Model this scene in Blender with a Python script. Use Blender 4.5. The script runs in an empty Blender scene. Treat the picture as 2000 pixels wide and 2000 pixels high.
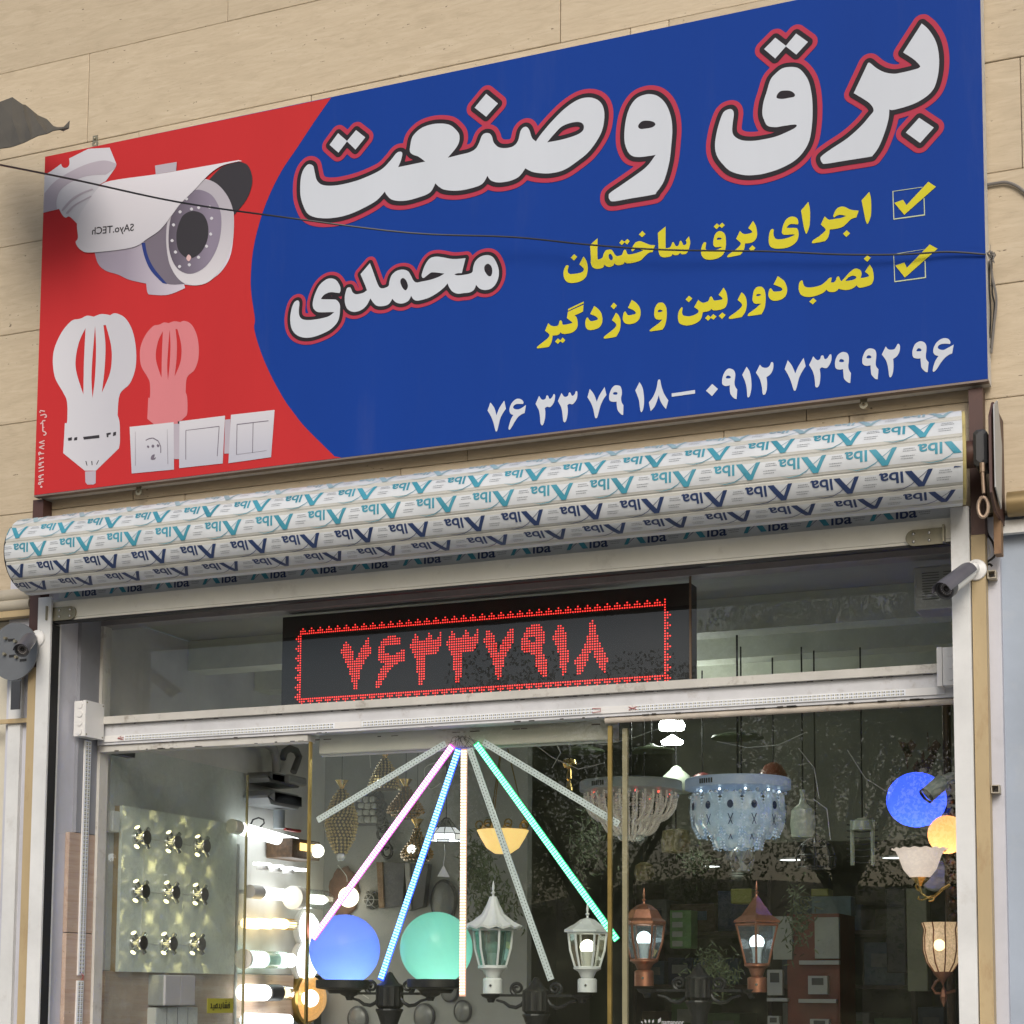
import bpy, math, random
import numpy as np
from mathutils import Vector, Matrix
random.seed(7)
R = math.radians
S = bpy.context.scene
COL = S.collection

# ------------------------------------------------------------------ camera
CAM = Vector((3.6585, -6.4084, 1.6))
RIGHT = Vector((0.92216538, 0.3867472, 0.00613405))
UP = Vector((0.03202986, -0.09215739, 0.99522917))
FWD = Vector((-0.38546739, 0.91756941, 0.09737182))
FPX, CYPX = 3551.347, 1595.416
cam = bpy.data.cameras.new('camera')
camo = bpy.data.objects.new('camera', cam)
COL.objects.link(camo)
m3 = Matrix((RIGHT, UP, -FWD)).transposed()
camo.matrix_world = Matrix.Translation(CAM) @ m3.to_4x4()
cam.sensor_fit = 'HORIZONTAL'
cam.sensor_width = 36
cam.lens = 36 * FPX / 2000
cam.shift_y = (CYPX - 1000) / 2000
cam.clip_start = 0.05
cam.clip_end = 500
S.camera = camo
S.render.resolution_x = S.render.resolution_y = 1024

# ------------------------------------------------------------------ world, sun, exposure
SUN_EL, SUN_AZ = 31, 160
w = bpy.data.worlds.new('World')
S.world = w
w.use_nodes = True
nt = w.node_tree
bg = nt.nodes['Background']
sky = nt.nodes.new('ShaderNodeTexSky')
sky.sky_type = 'NISHITA'
sky.sun_disc = False
sky.sun_elevation = R(SUN_EL)
sky.sun_rotation = R(SUN_AZ)
sky.air_density = 1.0
sky.dust_density = 3.0
sky.ozone_density = 1.0
nt.links.new(sky.outputs[0], bg.inputs[0])
bg.inputs[1].default_value = 0.11
sun = bpy.data.lights.new('sun', 'SUN')
sun.energy = 1.35
sun.angle = R(28)
sun.color = (1.0, 0.965, 0.925)
suno = bpy.data.objects.new('sun', sun)
COL.objects.link(suno)
az = R(SUN_AZ)
sd = Vector((math.sin(az) * math.cos(R(SUN_EL)), math.cos(az) * math.cos(R(SUN_EL)), math.sin(R(SUN_EL))))
suno.rotation_euler = sd.to_track_quat('Z', 'Y').to_euler()
S.view_settings.view_transform = 'Standard'
S.view_settings.look = 'None'
S.view_settings.gamma = 1
S.view_settings.use_curve_mapping = False
S.view_settings.exposure = 0.2

# ------------------------------------------------------------------ helpers
def ray(px, py):
    return (RIGHT * ((px - 1000) / FPX) + UP * ((CYPX - py) / FPX) + FWD)
def at(px, py, Y):
    d = ray(px, py); return CAM + d * ((Y - CAM.y) / d.y)
def atz(px, py, Z):
    d = ray(px, py); return CAM + d * ((Z - CAM.z) / d.z)
def atx(px, py, X):
    d = ray(px, py); return CAM + d * ((X - CAM.x) / d.x)

class MB:
    def __init__(s): s.v = []; s.f = []; s.m = []; s.k = 0; s.smooth = False
    def add(s, vs, fs):
        b = len(s.v); s.v += [tuple(v) for v in vs]
        for f in fs: s.f.append([b + i for i in f]); s.m.append(s.k)
        return s
    def box(s, x0, x1, y0, y1, z0, z1, T=None):
        vs = [Vector((x, y, z)) for x in (x0, x1) for y in (y0, y1) for z in (z0, z1)]
        if T: vs = [T @ v for v in vs]
        return s.add(vs, [(0, 1, 3, 2), (4, 6, 7, 5), (0, 4, 5, 1), (2, 3, 7, 6), (0, 2, 6, 4), (1, 5, 7, 3)])
    def bevbox(s, x0, x1, y0, y1, z0, z1, b, T=None):
        # box whose four edges along y are chamfered, front face slightly inset
        pts = [(x0 + b, z0), (x1 - b, z0), (x1, z0 + b), (x1, z1 - b), (x1 - b, z1), (x0 + b, z1), (x0, z1 - b), (x0, z0 + b)]
        cx, cz = (x0 + x1) / 2, (z0 + z1) / 2
        rings = []
        for y, k in ((y0, b), (y0 + b * .7, 0), (y1, 0)):
            rings.append([Vector((x - math.copysign(k, x - cx), y, z - math.copysign(k, z - cz))) for x, z in pts])
        vs = sum(rings, [])
        if T: vs = [T @ v for v in vs]
        fs = [list(range(8)), list(range(23, 15, -1))]
        for r in (0, 1):
            for i in range(8): j = (i + 1) % 8; fs.append((r * 8 + i, r * 8 + 8 + i, r * 8 + 8 + j, r * 8 + j))
        return s.add(vs, fs)
    def tube(s, pts, r, n=8, cap=True):
        pts = [Vector(p) for p in pts]
        rr = r if isinstance(r, (list, tuple)) else [r] * len(pts)
        t0 = (pts[1] - pts[0]).normalized()
        a = t0.orthogonal().normalized()
        vs = []
        for i, p in enumerate(pts):
            t = (pts[min(i + 1, len(pts) - 1)] - pts[max(i - 1, 0)]).normalized()
            a = (a - t * a.dot(t)).normalized(); b = t.cross(a)
            for k in range(n):
                c = 2 * math.pi * k / n
                vs.append(p + (a * math.cos(c) + b * math.sin(c)) * rr[i])
        fs = []
        for i in range(len(pts) - 1):
            for k in range(n):
                j = (k + 1) % n
                fs.append((i * n + k, i * n + j, (i + 1) * n + j, (i + 1) * n + k))
        if cap: fs.append(list(range(n))[::-1]); fs.append([(len(pts) - 1) * n + k for k in range(n)])
        return s.add(vs, fs)
    def lathe(s, prof, n=24, T=None, closed=False, rip=0, nr=8, a0=0, a1=2 * math.pi):
        full = abs(a1 - a0 - 2 * math.pi) < 1e-6
        vs = []; m = len(prof); cnt = n if full else n + 1
        for k in range(cnt):
            a = a0 + (a1 - a0) * k / n
            for r, z in prof:
                q = r * (1 + rip * math.cos(a * nr))
                v = Vector((q * math.cos(a), q * math.sin(a), z))
                vs.append(T @ v if T else v)
        fs = []
        for k in range(n):
            j = (k + 1) % cnt
            for i in range(m - 1 if not closed else m):
                i2 = (i + 1) % m
                fs.append((k * m + i, j * m + i, j * m + i2, k * m + i2))
        return s.add(vs, fs)
    def sphere(s, c, r, n=24, m=14, sz=1):
        pr = [(max(r * math.sin(math.pi * i / m), 1e-5), -r * sz * math.cos(math.pi * i / m)) for i in range(m + 1)]
        return s.lathe(pr, n, Matrix.Translation(Vector(c)))
    def quad(s, a, b, c, d): return s.add([a, b, c, d], [(0, 1, 2, 3)])
    def prism(s, poly, y0, y1, T=None):
        # poly in x,z, extruded along y
        n = len(poly)
        vs = [Vector((x, y0, z)) for x, z in poly] + [Vector((x, y1, z)) for x, z in poly]
        if T: vs = [T @ v for v in vs]
        fs = [list(range(n)), list(range(2 * n - 1, n - 1, -1))] + [(i, n + i, n + (i + 1) % n, (i + 1) % n) for i in range(n)]
        return s.add(vs, fs)
    def build(s, name, mats, parent=None, world=True):
        off = Vector((0, 0, 0))
        if parent is not None and world:
            p = parent
            while p is not None: off += p.location; p = p.parent
        me = bpy.data.meshes.new(name)
        me.from_pydata([(v[0] - off.x, v[1] - off.y, v[2] - off.z) for v in s.v], [], s.f)
        mats = mats if isinstance(mats, (list, tuple)) else [mats]
        for m in mats: me.materials.append(m)
        if len(mats) > 1: me.polygons.foreach_set('material_index', s.m)
        if s.smooth:
            me.polygons.foreach_set('use_smooth', [True] * len(me.polygons))
            me.set_sharp_from_angle(angle=R(38))
        me.update()
        o = bpy.data.objects.new(name, me)
        COL.objects.link(o)
        if parent is not None: o.parent = parent
        return o

def sm(mb): mb.smooth = True; return mb
def tag(o, label=None, cat=None, group=None, kind=None):
    if label: o['label'] = label
    if cat: o['category'] = cat
    if group: o['group'] = group
    if kind: o['kind'] = kind
    return o
def thing(name, label, cat, loc=(0, 0, 0), group=None, rz=0):
    o = bpy.data.objects.new(name, None); COL.objects.link(o)
    o.empty_display_size = .05
    o.location = loc; o.rotation_euler = (0, 0, rz)
    return tag(o, label, cat, group)
def copy_tree(o, parent=None):
    c = o.copy(); COL.objects.link(c)
    if parent is not None: c.parent = parent
    for ch in list(o.children): copy_tree(ch, c)
    return c
def dup(o, loc, label, rz=None):
    c = copy_tree(o); c.location = loc
    if rz is not None: c.rotation_euler = (0, 0, rz)
    c['label'] = label
    return c

# ------------------------------------------------------------------ materials
def newmat(name):
    m = bpy.data.materials.new(name); m.use_nodes = True
    return m, m.node_tree, m.node_tree.nodes['Principled BSDF']
def mat(name, col, rough=.5, metal=0, var=.12, scale=6, bump=0, bscale=60, emit=None, es=0, dirt=0, dcol=(.12, .09, .06), trans=0, stretch=(1, 1, 1), coat=0):
    m, nt, b = newmat(name)
    N = nt.nodes; L = nt.links
    b.inputs['Roughness'].default_value = rough
    b.inputs['Metallic'].default_value = metal
    if trans: b.inputs['Transmission Weight'].default_value = trans
    if coat: b.inputs['Coat Weight'].default_value = coat
    b.inputs['Base Color'].default_value = (*col, 1)
    if var or bump or dirt:
        tc = N.new('ShaderNodeNewGeometry'); mp = N.new('ShaderNodeMapping')
        mp.inputs['Scale'].default_value = stretch
        L.new(tc.outputs['Position'], mp.inputs[0])
    if var:
        n = N.new('ShaderNodeTexNoise'); n.inputs['Scale'].default_value = scale; n.inputs['Detail'].default_value = 6
        n.inputs['Roughness'].default_value = .65
        L.new(mp.outputs[0], n.inputs[0])
        r = N.new('ShaderNodeValToRGB')
        r.color_ramp.elements[0].position = .3; r.color_ramp.elements[1].position = .7
        r.color_ramp.elements[0].color = (*[c * (1 - var) for c in col], 1)
        r.color_ramp.elements[1].color = (*[min(c * (1 + var), 1) for c in col], 1)
        L.new(n.outputs[0], r.inputs[0])
        out = r.outputs[0]
        if dirt:
            n2 = N.new('ShaderNodeTexNoise'); n2.inputs['Scale'].default_value = scale * 2.3; n2.inputs['Detail'].default_value = 9
            n2.inputs['Roughness'].default_value = .72
            L.new(mp.outputs[0], n2.inputs[0])
            r2 = N.new('ShaderNodeValToRGB')
            r2.color_ramp.elements[0].position = .56; r2.color_ramp.elements[1].position = .74
            r2.color_ramp.elements[0].color = (0, 0, 0, 1); r2.color_ramp.elements[1].color = (dirt, dirt, dirt, 1)
            L.new(n2.outputs[0], r2.inputs[0])
            mx = N.new('ShaderNodeMix'); mx.data_type = 'RGBA'
            L.new(r2.outputs[0], mx.inputs[0]); L.new(out, mx.inputs[6]); mx.inputs[7].default_value = (*dcol, 1)
            out = mx.outputs[2]
        L.new(out, b.inputs['Base Color'])
        mr = N.new('ShaderNodeMapRange'); mr.inputs[3].default_value = max(rough - .08, .02); mr.inputs[4].default_value = min(rough + .1, 1)
        L.new(n.outputs[0], mr.inputs[0]); L.new(mr.outputs[0], b.inputs['Roughness'])
    if bump:
        n3 = N.new('ShaderNodeTexNoise'); n3.inputs['Scale'].default_value = bscale; n3.inputs['Detail'].default_value = 4
        L.new(mp.outputs[0], n3.inputs[0])
        bp = N.new('ShaderNodeBump'); bp.inputs['Strength'].default_value = bump; bp.inputs['Distance'].default_value = .003
        L.new(n3.outputs[0], bp.inputs['Height']); L.new(bp.outputs[0], b.inputs['Normal'])
    if emit:
        b.inputs['Emission Color'].default_value = (*emit, 1); b.inputs['Emission Strength'].default_value = es
    return m
def glassmat(name, tint=(1, 1, 1), ior=1.5, rough=0.0, boost=1.0, haze=0.0, hcol=(.5, .52, .45)):
    m, nt, b = newmat(name)
    N = nt.nodes; L = nt.links
    N.remove(b)
    out = N['Material Output']
    tr = N.new('ShaderNodeBsdfTransparent'); tr.inputs[0].default_value = (*tint, 1)
    gl = N.new('ShaderNodeBsdfGlossy'); gl.inputs['Roughness'].default_value = rough
    lw = N.new('ShaderNodeLayerWeight'); lw.inputs[0].default_value = .5
    pw = N.new('ShaderNodeMath'); pw.operation = 'POWER'; pw.inputs[1].default_value = 5; L.new(lw.outputs['Facing'], pw.inputs[0])
    fr = N.new('ShaderNodeMath'); fr.operation = 'MULTIPLY_ADD'; fr.inputs[1].default_value = .94; fr.inputs[2].default_value = .055; L.new(pw.outputs[0], fr.inputs[0])
    mu = N.new('ShaderNodeMath'); mu.operation = 'MULTIPLY'; mu.inputs[1].default_value = boost; mu.use_clamp = True
    mx = N.new('ShaderNodeMixShader')
    L.new(fr.outputs[0], mu.inputs[0]); L.new(mu.outputs[0], mx.inputs[0]); 
    L.new(gl.outputs[0], mx.inputs[2])
    if haze:
        df = N.new('ShaderNodeBsdfDiffuse'); df.inputs[0].default_value = (*hcol, 1)
        n = N.new('ShaderNodeTexNoise'); n.inputs['Scale'].default_value = 5; n.inputs['Detail'].default_value = 10; n.inputs['Roughness'].default_value = .8
        tc = N.new('ShaderNodeNewGeometry'); L.new(tc.outputs['Position'], n.inputs[0])
        mr = N.new('ShaderNodeMapRange'); mr.inputs[1].default_value = .45; mr.inputs[2].default_value = .8; mr.inputs[3].default_value = haze * .4; mr.inputs[4].default_value = haze * 2.5
        L.new(n.outputs[0], mr.inputs[0])
        m2 = N.new('ShaderNodeMixShader'); L.new(mr.outputs[0], m2.inputs[0]); L.new(tr.outputs[0], m2.inputs[1]); L.new(df.outputs[0], m2.inputs[2])
        L.new(m2.outputs[0], mx.inputs[1])
    else: L.new(tr.outputs[0], mx.inputs[1])
    L.new(mx.outputs[0], out.inputs[0])
    return m
def emat(name, col, s):
    m, nt, b = newmat(name)
    b.inputs['Base Color'].default_value = (*[min(c, .8) for c in col], 1)
    b.inputs['Roughness'].default_value = .4
    b.inputs['Emission Color'].default_value = (*col, 1); b.inputs['Emission Strength'].default_value = s
    return m
def leafmat(name, col, trl=.45):
    m = mat(name, col, .55, var=.45, scale=2)
    N = m.node_tree.nodes; L = m.node_tree.links; b = N['Principled BSDF']; out = N['Material Output']
    tr = N.new('ShaderNodeBsdfTranslucent'); tr.inputs[0].default_value = (*[min(c * 1.5, .3) for c in col], 1)
    mx = N.new('ShaderNodeMixShader'); mx.inputs[0].default_value = trl
    L.new(b.outputs[0], mx.inputs[1]); L.new(tr.outputs[0], mx.inputs[2]); L.new(mx.outputs[0], out.inputs[0])
    return m
def opalmat(name, col, front=.35):
    """opal glass or plastic shell that glows when a lamp burns inside it"""
    m, nt, b = newmat(name); N = nt.nodes; L = nt.links; out = N['Material Output']
    b.inputs['Base Color'].default_value = (*col, 1); b.inputs['Roughness'].default_value = .16
    n = N.new('ShaderNodeTexNoise'); n.inputs['Scale'].default_value = 14; n.inputs['Detail'].default_value = 5
    r = N.new('ShaderNodeMapRange'); r.inputs[3].default_value = .10; r.inputs[4].default_value = .26; L.new(n.outputs[0], r.inputs[0]); L.new(r.outputs[0], b.inputs['Roughness'])
    tr = N.new('ShaderNodeBsdfTranslucent'); tr.inputs[0].default_value = (*col, 1)
    mx = N.new('ShaderNodeMixShader'); mx.inputs[0].default_value = 1 - front
    L.new(b.outputs[0], mx.inputs[1]); L.new(tr.outputs[0], mx.inputs[2]); L.new(mx.outputs[0], out.inputs[0])
    return m
def travertine(name, base, lo, hi, vein=(.30, .24, .17), sx=1.0):
    m, nt, b = newmat(name)
    N = nt.nodes; L = nt.links
    g = N.new('ShaderNodeNewGeometry'); oi = N.new('ShaderNodeObjectInfo')
    sc = N.new('ShaderNodeVectorMath'); sc.operation = 'SCALE'; sc.inputs['Scale'].default_value = 37.0
    cb = N.new('ShaderNodeCombineXYZ'); L.new(oi.outputs['Random'], cb.inputs[0]); L.new(oi.outputs['Random'], cb.inputs[2])
    L.new(cb.outputs[0], sc.inputs[0])
    ad = N.new('ShaderNodeVectorMath'); ad.operation = 'ADD'
    L.new(g.outputs['Position'], ad.inputs[0]); L.new(sc.outputs[0], ad.inputs[1])
    mp = N.new('ShaderNodeMapping'); mp.inputs['Scale'].default_value = (2.6 * sx, 1, 13); mp.inputs['Rotation'].default_value = (0, R(1.5), 0)
    L.new(ad.outputs[0], mp.inputs[0])
    n1 = N.new('ShaderNodeTexNoise'); n1.inputs['Scale'].default_value = 2.2; n1.inputs['Detail'].default_value = 8; n1.inputs['Roughness'].default_value = .62; n1.inputs['Distortion'].default_value = 1.1
    L.new(mp.outputs[0], n1.inputs[0])
    r1 = N.new('ShaderNodeValToRGB'); e = r1.color_ramp.elements
    e[0].position = .3; e[0].color = (*lo, 1); e[1].position = .72; e[1].color = (*hi, 1)
    k = e.new(.5); k.color = (*base, 1)
    L.new(n1.outputs[0], r1.inputs[0])
    # thin darker veins
    mp2 = N.new('ShaderNodeMapping'); mp2.inputs['Scale'].default_value = (4.5 * sx, 1, 42)
    L.new(ad.outputs[0], mp2.inputs[0])
    n2 = N.new('ShaderNodeTexNoise'); n2.inputs['Scale'].default_value = 2.6; n2.inputs['Detail'].default_value = 10; n2.inputs['Roughness'].default_value = .7; n2.inputs['Distortion'].default_value = 1.2
    L.new(mp2.outputs[0], n2.inputs[0])
    r2 = N.new('ShaderNodeValToRGB'); e = r2.color_ramp.elements
    e[0].position = .50; e[0].color = (0, 0, 0, 1); e[1].position = .80; e[1].color = (.62, .62, .62, 1)
    L.new(n2.outputs[0], r2.inputs[0])
    mx = N.new('ShaderNodeMix'); mx.data_type = 'RGBA'; L.new(r2.outputs[0], mx.inputs[0]); L.new(r1.outputs[0], mx.inputs[6]); mx.inputs[7].default_value = (*vein, 1)
    # pits
    mp3 = N.new('ShaderNodeMapping'); mp3.inputs['Scale'].default_value = (34, 34, 80)
    L.new(ad.outputs[0], mp3.inputs[0])
    n3 = N.new('ShaderNodeTexNoise'); n3.inputs['Scale'].default_value = 1.3; n3.inputs['Detail'].default_value = 3
    L.new(mp3.outputs[0], n3.inputs[0])
    ma = N.new('ShaderNodeMath'); ma.operation = 'MULTIPLY'; L.new(n3.outputs[0], ma.inputs[0])
    mr0 = N.new('ShaderNodeMapRange'); mr0.inputs[1].default_value = .35; mr0.inputs[2].default_value = .75; mr0.inputs[3].default_value = .88; mr0.inputs[4].default_value = 1.08
    L.new(n1.outputs[0], mr0.inputs[0]); L.new(mr0.outputs[0], ma.inputs[1])
    r3 = N.new('ShaderNodeValToRGB'); e = r3.color_ramp.elements
    e[0].position = .685; e[0].color = (0, 0, 0, 1); e[1].position = .73; e[1].color = (.75, .75, .75, 1)
    L.new(ma.outputs[0], r3.inputs[0])
    mx2 = N.new('ShaderNodeMix'); mx2.data_type = 'RGBA'; L.new(r3.outputs[0], mx2.inputs[0]); L.new(mx.outputs[2], mx2.inputs[6]); mx2.inputs[7].default_value = (.10, .07, .045, 1)
    # slab to slab tone
    hs = N.new('ShaderNodeHueSaturation'); mr = N.new('ShaderNodeMapRange'); mr.inputs[3].default_value = .9; mr.inputs[4].default_value = 1.08
    L.new(oi.outputs['Random'], mr.inputs[0]); L.new(mr.outputs[0], hs.inputs['Value']); L.new(mx2.outputs[2], hs.inputs['Color'])
    L.new(hs.outputs[0], b.inputs['Base Color'])
    b.inputs['Roughness'].default_value = .62
    bp = N.new('ShaderNodeBump'); bp.inputs['Strength'].default_value = .5; bp.inputs['Distance'].default_value = .004; bp.invert = True
    sm_ = N.new('ShaderNodeMath'); sm_.operation = 'ADD'; L.new(r3.outputs[0], sm_.inputs[0])
    m_ = N.new('ShaderNodeMath'); m_.operation = 'MULTIPLY'; m_.inputs[1].default_value = .35; L.new(r2.outputs[0], m_.inputs[0]); L.new(m_.outputs[0], sm_.inputs[1])
    L.new(sm_.outputs[0], bp.inputs['Height']); L.new(bp.outputs[0], b.inputs['Normal'])
    return m

TRAV = travertine('travertine', (.525, .435, .305), (.475, .39, .27), (.575, .485, .35), vein=(.36, .28, .185))
PINKSTONE = travertine('pink_limestone', (.50, .38, .30), (.43, .32, .26), (.55, .45, .38), vein=(.36, .18, .10), sx=6)
JOINT = mat('joint_mortar', (.27, .215, .15), .9, bump=.3)
WHITEPAINT = mat('white_metal_paint', (.66, .67, .66), .42, dirt=.35, dcol=(.30, .26, .2), scale=3)
IVORY = mat('ivory_metal_paint', (.80, .79, .71), .4, dirt=.25, dcol=(.25, .2, .14), scale=3, var=.06)
GREYPAINT = mat('grey_paint', (.52, .53, .59), .55, dirt=.3, dcol=(.2, .19, .2), scale=2.5, bump=.15)
DIRTYWHITE = mat('dirty_white_frame', (.56, .55, .51), .5, dirt=.75, dcol=(.17, .13, .09), scale=5, bump=.2)
BROWN = mat('brown_primer_steel', (.075, .035, .028), .5, dirt=.4, dcol=(.16, .07, .035), scale=7)
RUSTY = mat('rusty_cream_steel', (.44, .34, .19), .55, dirt=.7, dcol=(.28, .15, .06), scale=4, stretch=(1, 1, .35))
BLACKRUB = mat('black_rubber', (.015, .015, .016), .6, var=.2)
ZINC = mat('zinc_plate', (.27, .25, .18), .42, .5, dirt=.8, dcol=(.22, .12, .05), scale=14)
STEEL = mat('brushed_steel', (.62, .62, .60), .22, 1, var=.1, scale=40)
CHROME = mat('chrome', (.75, .75, .73), .1, 1, var=0)
BRASS = mat('brass', (.66, .46, .16), .22, 1, var=.15, scale=20)
GOLD = mat('gold_trim', (.50, .36, .12), .3, .85, var=.15, scale=8)
COPPER = mat('antique_copper', (.34, .15, .095), .34, .75, var=.3, scale=18, dirt=.4, dcol=(.06, .035, .03))
BLACKMET = mat('black_cast_metal', (.018, .018, .02), .38, .3, var=.3)
WHITEPL = mat('white_plastic', (.74, .74, .73), .35, var=.04, scale=3)
GREYPL = mat('grey_plastic', (.40, .41, .41), .4, var=.06)
DARKPL = mat('dark_plastic', (.045, .047, .052), .4, var=.15)
WHITELAMP = mat('white_cast_metal', (.72, .74, .74), .35, var=.05, scale=5)
PLASTER = mat('blue_grey_plaster', (.33, .38, .45), .75, dirt=.3, dcol=(.5, .5, .48), scale=2, bump=.4, bscale=25)
GREENISH = mat('pale_green_render', (.50, .55, .47), .8, bump=.3, bscale=30)
CREAM = mat('cream_render', (.62, .58, .47), .7, dirt=.3, dcol=(.4, .35, .25), scale=3, bump=.2)
WHITEWALL = mat('shop_white_wall', (.60, .60, .57), .7, dirt=.2, dcol=(.4, .38, .35), scale=3)
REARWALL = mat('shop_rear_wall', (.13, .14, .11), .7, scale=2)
CEIL = mat('shop_ceiling_board', (.34, .35, .31), .8, var=.06)
DARKWOOD = mat('dark_shelf_wood', (.05, .035, .028), .55, var=.3, scale=10)
REDWOOD = mat('reddish_cabinet_wood', (.16, .035, .02), .5, var=.25, scale=8)
FLOORM = mat('shop_floor_tile', (.30, .28, .25), .4, scale=3)
CABLE = mat('black_cable', (.012, .012, .013), .45, var=0)
GREYCABLE = mat('grey_cable', (.16, .15, .14), .5, var=.2)
WHITEWIRE = mat('white_wire', (.6, .6, .57), .5, var=0)
REDWIRE = mat('red_wire', (.35, .03, .03), .5, var=0)
PANE = glassmat('shop_window_glass', (.92, .955, .92), haze=.030, boost=1.25, hcol=(.34, .38, .24)); PANE2 = glassmat('transom_glass', (.93, .95, .94), haze=.012, boost=.85, hcol=(.4, .4, .38))  # olive haze stands for dust and for the green of mirrored trees
DOORGL = glassmat('door_glass', (.90, .95, .93), boost=1.4, haze=.17, hcol=(.60, .68, .65))  # milky diffuse haze stands in for daylight reflected by the door
CLEARGL = glassmat('lamp_clear_glass', (.86, .92, .92), boost=1.3, haze=.05, hcol=(.6, .65, .65))
CRYSTAL = mat('crystal_glass', (.9, .93, .95), .04, 0, var=0, trans=.55)
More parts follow.
